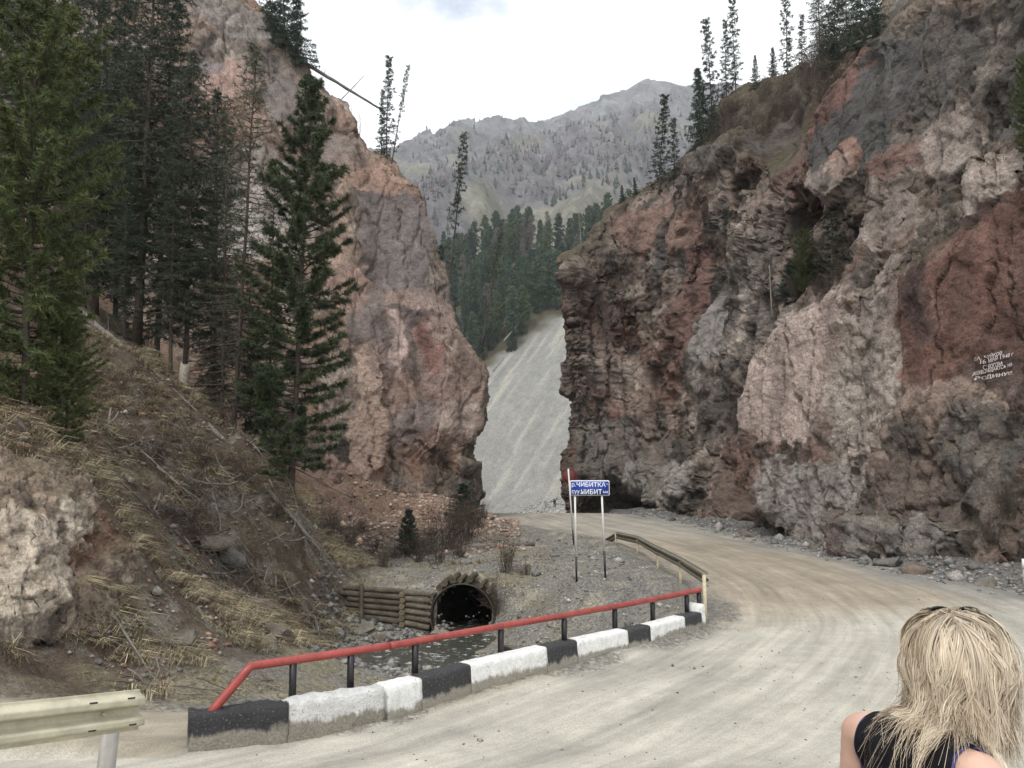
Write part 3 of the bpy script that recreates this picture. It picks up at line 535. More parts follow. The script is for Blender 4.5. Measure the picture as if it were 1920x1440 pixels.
RIGHT_FEATURES = [
 ((14.87, 37.0, 5.62, 0.08, -1.0, 5.86, 5.52, 0.0), 0.9, 0.55, None, 0),
 ((15.07, 39.55, 8.3, 0.05, -1.0, 4.46, 3.94, 0.0), 0, 0.85, (0.338, 0.271, 0.24), 0.8),
 ((15.36, 33.85, 6.89, 0.12, -0.99, 1.8, 3.37, 0.0), 0, 0.2, (0.359, 0.317, 0.281), 0.7),
 ((14.34, 36.35, 2.11, 0.1, -1.0, 4.48, 1.69, 0.0), 0, 0.3, (0.295, 0.274, 0.259), 0.6),
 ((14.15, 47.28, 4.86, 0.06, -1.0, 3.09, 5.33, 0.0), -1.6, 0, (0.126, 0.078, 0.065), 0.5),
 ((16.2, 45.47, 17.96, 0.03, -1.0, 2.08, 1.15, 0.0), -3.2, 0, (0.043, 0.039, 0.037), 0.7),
 ((16.06, 40.48, 13.95, 0.01, -1.0, 4.7, 1.13, 0.0), -1.6, 0, None, 0),
 ((15.85, 54.68, 22.97, 0.1, -0.99, 2.5, 0.58, 0.0), -1.8, 0, None, 0),
 ((16.74, 29.55, 9.44, 0.08, -1.0, 3.08, 3.33, 0.0), 0, 0.95, (0.134, 0.076, 0.062), 0.9),
 ((16.31, 26.95, 6.71, 0.01, -1.0, 2.35, 0.89, 0.0), 0, 0.97, (0.088, 0.064, 0.058), 0.8),
 ((17.24, 30.45, 12.9, 0.08, -1.0, 2.09, 0.81, 0.0), 0.3, 0.1, (0.037, 0.029, 0.027), 0.75),
 ((16.56, 31.22, 10.43, 0.25, -0.97, 0.44, 2.49, 0.0), 0, 0.5, (0.069, 0.052, 0.052), 0.6),
 ((12.4, 59.51, 4.47, 0.22, -0.97, 2.4, 1.42, 0.0), -1.4, 0, None, 0),
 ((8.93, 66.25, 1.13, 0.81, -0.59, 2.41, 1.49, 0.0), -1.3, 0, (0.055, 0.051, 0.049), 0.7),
 ((17.11, 38.68, 20.58, -0.02, -1.0, 3.83, 3.85, 28.0), 0.5, 0.8, (0.064, 0.064, 0.064), 0.85),
 ((17.88, 35.15, 21.81, 0.07, -1.0, 3.91, 2.33, 20.0), 0, 0.3, (0.071, 0.067, 0.065), 0.7),
 ((17.5, 42.78, 23.65, -0.19, -0.98, 4.96, 2.41, 10.0), -0.5, 0, (0.134, 0.073, 0.061), 0.85),
 ((16.69, 45.88, 20.52, 0.04, -1.0, 4.76, 1.67, 30.0), 0, 0, (0.136, 0.084, 0.072), 0.7),
 ((16.63, 38.07, 17.99, 0.0, -1.0, 0.95, 1.06, 0.0), 0, 0.6, (0.252, 0.159, 0.127), 0.85),
 ((16.98, 34.88, 17.13, 0.16, -0.99, 1.35, 0.83, 0.0), 0.4, 0.7, (0.172, 0.107, 0.091), 0.8),
 ((13.51, 60.68, 16.33, 0.23, -0.97, 1.67, 5.23, 8.0), 0, 0, (0.145, 0.085, 0.073), 0.8),
 ((13.84, 48.78, 3.3, 0.09, -1.0, 4.37, 2.75, 0.0), 0, 0, (0.143, 0.099, 0.085), 0.7),
 ((14.27, 51.01, 7.86, 0.08, -1.0, 5.64, 2.03, 0.0), 0, 0, (0.06, 0.056, 0.052), 0.7),
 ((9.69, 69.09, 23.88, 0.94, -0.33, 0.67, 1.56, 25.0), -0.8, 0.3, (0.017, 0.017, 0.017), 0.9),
 ((11.71, 67.45, 23.62, 0.59, -0.81, 3.11, 2.01, 0.0), 0, 0.6, (0.202, 0.13, 0.108), 0.8),
 ((13.93, 61.95, 22.18, 0.26, -0.96, 3.0, 1.48, 0.0), 0, 0.6, (0.213, 0.141, 0.116), 0.8),
 ((12.7, 64.9, 21.27, 0.41, -0.91, 0.89, 3.01, 0.0), 0, 0.3, (0.045, 0.045, 0.045), 0.7),
 ((15.76, 57.28, 26.02, 0.15, -0.99, 3.75, 1.14, 0.0), 0.9, 0.2, (0.177, 0.153, 0.141), 0.7),
 ((14.11, 56.73, 13.16, 0.17, -0.99, 2.76, 2.26, 0.0), 0.6, 0, (0.259, 0.238, 0.223), 0.7),
 ((7.28, 67.79, 14.16, 0.96, 0.28, 1.95, 4.95, 0.0), 0.3, 0, (0.158, 0.126, 0.114), 0.6),
 ((7.98, 67.01, 4.62, 0.99, -0.13, 2.6, 2.67, 0.0), 0.5, 0, (0.163, 0.151, 0.139), 0.6),
 ((11.72, 61.31, 2.5, 0.31, -0.95, 5.7, 1.63, 0.0), 0.8, 0, (0.294, 0.274, 0.253), 0.7),
 ((17.71, 28.68, 14.06, 0.05, -1.0, 1.48, 1.14, 0.0), 0.5, 0.1, (0.356, 0.304, 0.268), 0.8),
 ((17.76, 32.17, 17.21, 0.17, -0.99, 1.4, 1.28, 0.0), 0.4, 0.2, (0.328, 0.276, 0.245), 0.7),
 ((18.26, 28.97, 16.87, 0.0, -1.0, 1.9, 1.15, 0.0), 0, 0.2, (0.088, 0.084, 0.08), 0.6),
 ((16.44, 35.45, 14.36, 0.11, -0.99, 1.71, 1.41, 0.0), 0.7, 0.1, (0.309, 0.262, 0.236), 0.6),
 ((16.52, 40.28, 16.99, 0.0, -1.0, 2.67, 1.34, 0.0), 0.3, 0.1, (0.286, 0.234, 0.208), 0.6),
 ((16.19, 33.31, 10.45, 0.17, -0.98, 1.38, 1.77, 0.0), 0.5, 0, (0.3, 0.248, 0.222), 0.7),
 ((14.97, 30.11, 0.85, 0.18, -0.98, 2.37, 0.68, 0.0), 0.9, 0.4, (0.181, 0.169, 0.16), 0.6),
 ((15.2, 30.02, 2.32, 0.14, -0.99, 1.55, 1.1, 0.0), -0.4, 0.7, (0.126, 0.097, 0.085), 0.6),
 ((15.74, 27.05, 3.83, 0.06, -1.0, 2.25, 1.62, 0.0), 0, 0, (0.094, 0.092, 0.086), 0.7),
 ((15.36, 26.08, 1.26, -0.01, -1.0, 2.05, 0.87, 0.0), 0, 0, (0.135, 0.123, 0.107), 0.6),
 ((18.81, 54.52, 26.87, -0.04, -1.0, 7.05, 2.17, 0.0), 0, 0, (0.081, 0.073, 0.067), 0.7),
]
LEFT_FEATURES = [
 ((-3.07, 54.07, 3.94, 0.89, 0.46, 1.01, 1.29, 0.0), 0.9, 0.3, None, 0),
 ((-2.68, 53.57, 2.07, 0.86, 0.51, 1.35, 1.21, 0.0), 0.8, 0.2, None, 0),
 ((-6.01, 52.86, 9.98, 0.89, 0.45, 4.17, 5.96, 0.0), 0.2, 0.7, (0.257, 0.182, 0.156), 0.6),
 ((-8.0, 54.69, 19.02, 0.83, 0.55, 2.54, 3.99, 0.0), 0.2, 0.85, (0.128, 0.11, 0.108), 0.85),
 ((-9.56, 52.56, 13.51, 0.96, 0.27, 1.4, 2.09, 0.0), 0, 0.4, (0.135, 0.12, 0.115), 0.6),
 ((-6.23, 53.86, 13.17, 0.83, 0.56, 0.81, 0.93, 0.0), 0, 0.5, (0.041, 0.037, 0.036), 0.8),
 ((-6.62, 53.06, 11.44, 0.93, 0.37, 0.48, 2.64, 0.0), 0, 0.6, (0.086, 0.068, 0.066), 0.75),
 ((-5.63, 53.76, 11.91, 0.83, 0.56, 0.57, 2.14, 0.0), 0, 0.6, (0.224, 0.123, 0.105), 0.8),
 ((-7.61, 52.74, 11.75, 0.94, 0.34, 0.5, 2.1, 0.0), 0, 0.6, (0.328, 0.258, 0.233), 0.8),
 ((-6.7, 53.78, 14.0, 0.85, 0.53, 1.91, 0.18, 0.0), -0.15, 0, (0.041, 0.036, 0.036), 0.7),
 ((-2.9, 54.38, 9.07, 0.78, 0.62, 1.52, 2.53, 0.0), 0.5, 0.3, (0.278, 0.208, 0.172), 0.7),
 ((-3.54, 53.35, 6.47, 0.81, 0.59, 1.88, 1.06, 0.0), 0.4, 0.4, (0.316, 0.256, 0.226), 0.8),
 ((-6.52, 51.74, 6.03, 0.94, 0.33, 1.4, 1.37, 0.0), 0, 0.5, (0.229, 0.194, 0.194), 0.6),
 ((-9.91, 55.5, 24.52, 0.81, 0.58, 2.51, 1.47, 25.0), 0.2, 0.3, (0.291, 0.19, 0.15), 0.85),
 ((-11.02, 52.61, 15.32, 0.98, 0.22, 1.39, 1.4, 0.0), 0, 0.2, (0.318, 0.212, 0.177), 0.8),
 ((-9.22, 51.29, 7.37, 0.98, 0.22, 1.35, 4.08, 0.0), 0.5, 0.1, (0.304, 0.229, 0.188), 0.8),
 ((-9.88, 50.05, 1.99, 0.97, 0.23, 2.26, 1.99, 0.0), 0.5, 0, (0.29, 0.209, 0.174), 0.8),
 ((-12.29, 55.71, 26.59, 0.73, 0.68, 1.74, 1.11, 0.0), 0, 0.2, (0.186, 0.156, 0.141), 0.7),
 ((-20.28, 54.03, 30.57, 0.97, 0.23, 1.77, 2.15, 0.0), 0.3, 0.6, (0.295, 0.204, 0.174), 0.8),
 ((-17.79, 52.91, 23.16, 0.97, 0.23, 3.11, 2.11, 0.0), 0, 0.2, (0.336, 0.296, 0.271), 0.7),
 ((-17.05, 52.15, 19.2, 0.97, 0.23, 3.73, 2.08, 0.0), 0, 0.1, (0.374, 0.344, 0.318), 0.7),
 ((-21.95, 51.11, 19.24, 0.97, 0.23, 3.58, 2.71, 0.0), 0, 0.1, (0.336, 0.295, 0.265), 0.6),
 ((-16.03, 55.02, 29.87, 0.85, 0.53, 1.53, 2.19, 0.0), -0.3, 0.1, (0.162, 0.142, 0.137), 0.7),
 ((-19.94, 55.79, 35.96, 0.76, 0.65, 2.39, 1.48, 0.0), 0.3, 0.2, (0.245, 0.225, 0.21), 0.7),
 ((-21.64, 54.02, 31.74, 0.98, 0.22, 0.78, 0.72, 0.0), 0, 0.6, (0.139, 0.129, 0.139), 0.7),
 ((-29.53, 52.25, 31.58, 0.97, 0.26, 1.31, 3.12, 0.0), 0, 0.2, (0.301, 0.266, 0.231), 0.7),
 ((-6.02, 50.91, 0.97, 0.91, 0.42, 3.18, 1.35, 0.0), 0, 0, (0.219, 0.159, 0.133), 0.6),
]
RIGHT_PLANES = [
 ((14.84, 36.95, 5.5, 0.07, -1.0, 5.85, 5.27, 0.0), (-0.93, -0.36, 0.08), .92),
 ((16.76, 28.54, 8.84, 0.06, -1.0, 3.91, 3.22, 0.0), (-0.86, -0.5, 0.06), .92),
 ((16.96, 37.79, 19.91, 0.03, -1.0, 3.35, 3.76, 0.0), (-0.85, -0.45, 0.3), .92),
 ((11.71, 67.45, 23.62, 0.58, -0.81, 3.73, 2.24, 0.0), (-0.75, -0.65, 0.1), .92),
 ((14.14, 61.04, 21.91, 0.24, -0.97, 3.08, 1.62, 0.0), (-0.8, -0.6, 0.1), .92),
 ((14.01, 56.46, 11.96, 0.18, -0.98, 4.49, 3.37, 0.0), (-0.9, -0.42, 0.1), .92),
 ((7.28, 67.79, 14.16, 0.97, 0.25, 2.16, 4.95, 0.0), (-0.5, -0.86, 0.05), .92),
 ((11.5, 62.24, 3.3, 0.32, -0.95, 4.92, 2.07, 0.0), (-0.8, -0.58, 0.15), .92),
 ((15.29, 31.28, 3.51, 0.18, -0.98, 1.56, 2.28, 0.0), (-0.9, -0.4, 0.15), .92),
 ((15.68, 26.17, 2.79, 0.0, -1.0, 1.72, 1.39, 0.0), (-0.88, -0.45, 0.2), .92),
 ((17.71, 28.68, 14.06, 0.05, -1.0, 1.48, 1.33, 0.0), (-0.85, -0.5, 0.1), .92),
 ((17.63, 32.37, 17.06, 0.11, -0.99, 1.72, 1.5, 0.0), (-0.85, -0.5, 0.15), .92),
 ((16.52, 34.64, 13.86, 0.17, -0.99, 1.66, 1.61, 0.0), (-0.8, -0.55, 0.2), .92),
 ((14.78, 50.06, 11.32, 0.07, -1.0, 3.64, 2.66, 0.0), (-0.92, -0.38, 0.1), .92),
 ((9.78, 66.82, 8.61, 0.74, -0.68, 2.61, 3.1, 0.0), (-0.7, -0.7, 0.0), .92),
 ((15.87, 32.42, 8.27, 0.18, -0.98, 1.31, 1.94, 0.0), (-0.88, -0.45, 0.1), .92),
]
LEFT_PLANES = [
 ((-8.03, 54.88, 19.64, 0.83, 0.55, 2.88, 4.73, 0.0), (0.25, -0.95, 0.18), .92),
 ((-6.01, 52.86, 9.98, 0.9, 0.44, 3.4, 3.86, 0.0), (0.1, -0.98, 0.1), .92),
 ((-3.23, 53.9, 8.3, 0.8, 0.6, 1.95, 2.5, 0.0), (0.5, -0.86, 0.05), .92),
 ((-10.2, 55.03, 23.95, 0.84, 0.54, 2.42, 1.83, 0.0), (0.2, -0.9, 0.35), .92),
 ((-9.22, 51.29, 7.37, 0.97, 0.23, 1.51, 4.42, 0.0), (-0.15, -0.97, 0.15), .92),
 ((-19.94, 54.11, 30.61, 0.97, 0.24, 2.13, 2.51, 0.0), (0.1, -0.95, 0.25), .92),
 ((-15.25, 55.06, 29.09, 0.82, 0.57, 1.96, 2.56, 0.0), (0.35, -0.9, 0.25), .92),
 ((-17.41, 52.13, 19.56, 0.97, 0.23, 3.05, 2.42, 0.0), (0, -0.97, 0.2), .92),
 ((-22.81, 52.46, 25.98, 0.97, 0.23, 2.7, 2.78, 0.0), (0.2, -0.95, 0.2), .92),
 ((-11.46, 52.84, 16.83, 0.97, 0.24, 1.75, 2.81, 0.0), (-0.1, -0.97, 0.2), .92),
]

def crom(G, n, ax):
    """Catmull-Rom refinement of a control grid along one axis; n samples, or the list of sample positions"""
    G = np.moveaxis(G, ax, 0); m = len(G)
    t = np.asarray(n, float) if not np.isscalar(n) else np.linspace(0, m - 1, n)
    i = np.clip(np.floor(t).astype(int), 0, m - 2); f = (t - i).reshape((-1,) + (1,) * (G.ndim - 1))
    g = lambda k: G[np.clip(k, 0, m - 1)]
    p0, p1, p2, p3 = g(i - 1), g(i), g(i + 1), g(i + 2)
    r = .5 * (2 * p1 + (p2 - p0) * f + (2 * p0 - 5 * p1 + 4 * p2 - p3) * f ** 2 + (3 * p1 - p0 - 3 * p2 + p3) * f ** 3)
    return np.moveaxis(r, 0, ax)
def dens(m, weights, total):
    """sample positions over m-1 spans with given relative density"""
    w = np.asarray(weights, float); n = np.maximum(2, np.round(w / w.sum() * total)).astype(int); t = []
    for k in range(m - 1): t += list(k + np.arange(n[k]) / n[k])
    return np.array(t + [m - 1])
def grid_normals(P):
    a = np.gradient(P, axis=0); b = np.gradient(P, axis=1)
    n = np.cross(a, b); return n / (np.linalg.norm(n, axis=2)[..., None] + 1e-9)
def grid_faces(a, b):
    i, j = np.meshgrid(np.arange(a - 1), np.arange(b - 1), indexing='ij'); k = (i * b + j).ravel()
    return np.stack([k, k + b, k + b + 1, k + 1], 1)
def relax(P, E, ax, keep=.45):
    """resample a grid along one axis towards even steps (finer where nearer the viewer's side of the gorge)"""
    if ax == 1: P = P.swapaxes(0, 1); E = E.swapaxes(0, 1)
    n = len(P); idx = np.arange(n, dtype=float)
    L = np.linalg.norm(np.diff(P, axis=0), axis=2) / (12 + np.abs(P[1:, :, 1]))
    for _ in range(14): L[:, 1:-1] = .25 * L[:, :-2] + .5 * L[:, 1:-1] + .25 * L[:, 2:]
    t = np.concatenate([np.zeros((1, P.shape[1])), np.cumsum(L, 0)]); t = t / t[-1] * (n - 1)
    t = (1 - keep) * t + keep * idx[:, None]
    Po, Eo = np.empty_like(P), np.empty_like(E)
    for j in range(P.shape[1]):
        q = np.interp(idx, t[:, j], idx); i = np.clip(q.astype(int), 0, n - 2); f = (q - i)[:, None]
        Po[:, j] = P[i, j] * (1 - f) + P[i + 1, j] * f; Eo[:, j] = E[i, j] * (1 - f) + E[i + 1, j] * f
    if ax == 1: Po = Po.swapaxes(0, 1); Eo = Eo.swapaxes(0, 1)
    return np.ascontiguousarray(Po), np.ascontiguousarray(Eo)
def feature_masks(V, feats, seed, edge=(1.2, .8), wob=.9):
    W = V + wob * np.stack([fbm(V / 2.0, 3, seed), fbm(V / 2.0 + 9, 3, seed + 1), fbm(V / 2.0 + 18, 3, seed + 2)], 1) + .25 * np.stack([fbm(V / .4, 2, seed + 5)] * 3, 1)
    out = []
    for (cx, cy, cz, tx, ty, rs, rz, rot), push, sm, col, st in feats:
        ds = (W[:, 0] - cx) * tx + (W[:, 1] - cy) * ty; dz = W[:, 2] - cz
        dn = np.abs((V[:, 0] - cx) * -ty + (V[:, 1] - cy) * tx)
        a = math.radians(rot); u = (ds * math.cos(a) - dz * math.sin(a)) / max(rs, .25); v = (ds * math.sin(a) + dz * math.cos(a)) / max(rz, .25)
        q = (np.abs(u) ** 3 + np.abs(v) ** 3) ** (1 / 3)
        out.append(sstep(edge[0], edge[1], q) * (dn < 9))
    return out
def rock_colour(V, Nn, seed, pal):
    """patchy stone: palette by drifting noise and by fracture cell, dry soil on ledges"""
    base, grey, dark, pale, red, ledge = [np.array(c) for c in pal]
    w = V + .8 * np.stack([fbm(V / 1.5, 3, seed + 60 + k) for k in range(3)], 1)
    n1 = fbm(w / 6.5, 4, seed + 40); n2 = fbm(w / 2.3, 4, seed + 41); n3 = fbm(w / .55, 4, seed + 42)
    st = fbm(w * np.array([1 / .7, 1 / .7, 1 / 5.5]), 4, seed + 43)              # seepage streaks running down
    _, e1, h1 = facet(w / 1.5, seed + 2); _, e2, h2 = facet(w / .5, seed + 3)
    def mix(a, b, t): return a * (1 - t[:, None]) + b * t[:, None]
    c = np.tile(base, (len(V), 1))
    c = mix(c, grey, sstep(-.15, .35, n1) * .85)
    c = mix(c, red, sstep(.05, .4, fbm(w / 4.0, 4, seed + 44)) * .8)
    c = mix(c, pale, sstep(.1, .5, n2 + .5 * (h1 - .5)) * .75)
    c = mix(c, dark, sstep(.02, .36, st + .25 * n1) * .75)
    c = mix(c, dark, sstep(.2, .5, fbm(w / .9, 4, seed + 45)) * .55)
    c = c * (1 + .55 * fbm(w / 9.0, 3, seed + 47) + .25 * fbm(w * np.array([1, 1, .3]) / 2.5, 3, seed + 48))[:, None]
    c = c * (0.66 + .42 * h1[:, None] + .30 * h2[:, None])
    c = c * (1 + .45 * n3[:, None])
    return c, ledge, (n1, n2, n3, st)
SETS_R = (((.25, .93, .20), 1.7, (.1, .2, 1), 5.0, .62), ((.25, .30, .92), 1.6, (.3, 1, 0), 4.2, .24), ((.1, .66, -.74), 2.4, (.2, .7, .7), 4.5, .55))
SETS_L = (((.95, .15, .18), 2.0, (.1, .2, 1), 6.0, .50), ((.40, .20, .90), 1.9, (1, .3, 0), 5.0, .26), ((.72, .1, -.68), 2.9, (.7, .2, .7), 5.5, .45))
def build_cliff(name, table, tc, tr, feats, seed, amp, pal, mat, aniso=(1, 1, .75), flip=1, topsoil=None, unit=1.0, planes=(), sets=SETS_R):
    G = np.array(table, float) / unit
    P = crom(crom(G, tr, 1), tc, 0)
    Nn = grid_normals(P) * flip
    A, B, _ = P.shape
    V = P.reshape(-1, 3); Nv = Nn.reshape(-1, 3)
    masks = feature_masks(V, feats, seed)
    smooth = np.zeros(len(V)); push = np.zeros(len(V))
    for m, f in zip(masks, feats):
        smooth = np.maximum(smooth, m * f[2]); push += m * f[1]
    soil = np.zeros(len(V)) if topsoil is None else topsoil(A, B, tc, tr).reshape(-1)
    def warp(V): return V * np.array(aniso) + 1.3 * np.stack([fbm(V / 5.0, 3, seed + 70 + k) for k in range(3)], 1) + .10 * np.stack([fbm(V / .8, 3, seed + 80 + k) for k in range(3)], 1)
    # first the big blocks
    W = warp(V)
    d = 1.5 * fbm(V / 11.0, 3, seed + 7) * (1 - .6 * smooth)
    k = (1 - .85 * smooth) * (1 - .55 * soil)
    for sc, a, s in ((6.0, 1.0, 0), (2.6, 1.0, 1)):
        f, e, _ = facet(W / sc + s * 7.7, seed + s, 1.0)
        d = d + (f * .16 + tri_noise(V * np.array([1, 1, .7]) / sc, seed + 20 + s) * .30) * sc * a * amp * (k if sc < 5 else .35 + .65 * k)
    for nj, sp, mj, lm, a in sets:
        d = d + joints(V, nj, sp, mj, lm, seed + 50 + int(sp * 10)) * a * amp * (.25 + .75 * k)
    dd = (d + push).reshape(A, B)
    for _ in range(1): dd[1:-1, 1:-1] = (dd[:-2, 1:-1] + dd[2:, 1:-1] + dd[1:-1, :-2] + dd[1:-1, 2:] + 2 * dd[1:-1, 1:-1]) / 6
    P1 = P + Nn * dd[..., None]
    if planes:                                                # flat slabs set into the face
        pm = feature_masks(V, [(p[0], 0, 0, None, 0) for p in planes], seed + 11, (1.08, .90), .35)
        Pv = P1.reshape(-1, 3)
        for m, (geo, nv, st) in zip(pm, planes):
            st0 = .92 if geo[5] > 2.2 and geo[1] < 32 and geo[2] > 6 and geo[2] < 12 else .55
            nv = np.array(nv) / np.linalg.norm(nv); c0 = (Pv * m[:, None]).sum(0) / (m.sum() + 1e-6)
            Pv -= nv * np.clip((Pv - c0) @ nv, -2.6, 2.6)[:, None] * (m * st)[:, None]; smooth = np.maximum(smooth, m * st0)
        P1 = Pv.reshape(A, B, 3)
    Pv = P1.reshape(-1, 3); hard = (1 - .7 * soil)
    P1 = flatten_cells(Pv, (Pv * np.array([1, 1, .6]) + .5 * np.stack([fbm(Pv / 3, 2, seed + 61 + k_) for k_ in range(3)], 1)) / 2.3, seed + 13, .62 * hard).reshape(A, B, 3)
    # spread the grid evenly over the steps, so that their sides carry detail too
    extra = np.stack([smooth.reshape(A, B), soil.reshape(A, B)] + [m.reshape(A, B) for m in masks], -1)
    P1, extra = relax(P1, extra, 0); P1, extra = relax(P1, extra, 1)
    smooth = extra[..., 0].ravel(); soil = extra[..., 1].ravel(); masks = [extra[..., 2 + i].ravel() for i in range(len(masks))]
    Q = P1.copy()
    for _ in range(3): Q[1:-1, 1:-1] = (Q[:-2, 1:-1] + Q[2:, 1:-1] + Q[1:-1, :-2] + Q[1:-1, 2:] + 2 * Q[1:-1, 1:-1]) / 6
    Nv = (grid_normals(Q) * flip).reshape(-1, 3)
    # then the fractured surface
    V = P1.reshape(-1, 3); W = warp(V); d = 0
    k = (1 - .88 * smooth) * (1 - .45 * soil)
    for sc, a, s in ((1.35, 1.0, 2), (.62, 1.0, 3), (.30, .9, 4)):
        d = d + tri_noise(V * np.array([1, 1, .75]) / sc, seed + 20 + s) * sc * .30 * a * amp * k
        f, e, _ = facet(W / (sc * 1.15) + s * 7.7, seed + s, 1.0)
        d = d + f * sc * .22 * a * amp * k
        if sc > 1: d = d - sc * .08 * amp * sstep(.05, .0, e) * (.45 + .55 * k)             # open joints between blocks
    D = V + Nv * d[:, None]
    hard = (1 - .7 * soil)
    D = flatten_cells(D, D * np.array([1, 1, .65]) / 1.0, seed + 14, .80 * hard)
    D = flatten_cells(D, D * np.array([1, 1, .8]) / .45, seed + 15, .55 * hard)
    V = D; d = 0.0
    for nj, sp, mj, lm, a in sets:                            # the same fracture sets at hand size
        for q in (.36, .15): d = d + joints(V, nj, sp * q, mj, lm * q, seed + 150 + int(sp * 10) + int(q * 100)) * a * q * .95 * amp * (.12 + .88 * k)
    Wc = V * np.array([1, 1, .16]) + .35 * np.stack([fbm(V / 1.2, 3, seed + 76)] * 3, 1)
    _, ec, hc = facet(Wc / 2.1 + 4.4, seed + 12)
    d = d - .45 * amp * sstep(.05, .0, ec) * (1 - soil) + (hc - .5) * .55 * amp * (1 - soil)   # tall joints, slabs standing proud of each other
    _, ef, _ = facet((V * np.array([1, 1, .55]) + .25 * np.stack([fbm(V / .7, 3, seed + 77)] * 3, 1)) / 1.15 + 1.7, seed + 16)
    d = d - .22 * amp * sstep(.045, .0, ef) * (.3 + .7 * k)                                    # irregular cracks
    D = D + Nv * (d + .035 * fbm(D / .22, 3, seed + 91) + .06 * tri_noise(D / .34, seed + 92) * amp)[:, None]
    P2 = D.reshape(A, B, 3); N2 = grid_normals(P2) * flip; N2v = N2.reshape(-1, 3)
    c, ledge, (n1, n2, n3, st) = rock_colour(D, N2v, seed, pal)
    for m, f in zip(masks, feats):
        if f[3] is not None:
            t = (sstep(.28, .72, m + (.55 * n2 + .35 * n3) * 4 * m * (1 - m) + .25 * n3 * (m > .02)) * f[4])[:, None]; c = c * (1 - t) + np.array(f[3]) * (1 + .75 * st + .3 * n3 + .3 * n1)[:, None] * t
    up = sstep(.45, .8, N2v[:, 2] + .15 * n2)
    up = np.maximum(up * .75, soil * sstep(-.35, .15, n2 + .35 * n3 + .6 * (N2v[:, 2] - .35)))
    c = c * (1 - up[:, None]) + ledge * (1 + .5 * n3)[:, None] * up[:, None]
    c = np.clip(c, .012, .8)
    D = D * unit; P2 = P2 * unit
    F = grid_faces(A, B)
    me = np_mesh(name, D, F, c, None, smooth=False)
    o = obj(name, me, mat)
    tag(o, kind='structure')
    return o, P2, N2, c
M_ROCK = attr_mat('cliff_rock', ((11, .66, 1.36), (50, .7, 1.3)), .92, ((30, .45, .03),), ((2.0, .22, .04),), .2, (17, .69, (.38, .365, .34), .5), chips=((3.6, .5, .08), (13, .4, .03)))
nR = len(RIGHT_CLIFF)
wc = [.25, .35, .8] + [38, 52, 52, 62, 72, 72, 72, 72, 74, 84, 88, 60, 30, 20][:nR - 4]
wr = [.35] + [1.0] * 8 + [.8, .8, .25, .15]
PAL_R = ((.178, .134, .112), (.142, .13, .118), (.042, .039, .036), (.29, .245, .212), (.155, .086, .066), (.085, .072, .05))
PAL_L = ((.215, .158, .126), (.172, .153, .136), (.065, .058, .053), (.305, .262, .228), (.205, .130, .097), (.11, .092, .061))
wc = [w if w > 5 else w * 30 for w in wc]
TC = dens(nR, wc, 615); TR = dens(len(RIGHT_CLIFF[0]), wr, 500)
def soil_r(A, B, tc, tr):
    s = sstep(8.6, 9.4, tr)[None, :] * np.ones(A)[:, None]
    return s
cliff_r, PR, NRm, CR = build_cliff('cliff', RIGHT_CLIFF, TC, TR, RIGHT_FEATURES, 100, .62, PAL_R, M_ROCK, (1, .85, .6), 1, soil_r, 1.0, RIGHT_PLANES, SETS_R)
nL = len(LEFT_CLIFF)
TCL = dens(nL, [60, 70, 62, 70, 70, 70, 60, 60, 50, 40, 30, 20], 470); TRL = dens(len(LEFT_CLIFF[0]), [.6] + [1.0] * (len(LEFT_CLIFF[0]) - 4) + [.8, .6, .4], 430)
cliff_l, PL, NL, CL_ = build_cliff('cliff', LEFT_CLIFF, TCL, TRL, LEFT_FEATURES, 300, .46, PAL_L, M_ROCK, (.9, .9, .7), 1, None, 1.0, LEFT_PLANES, SETS_L)

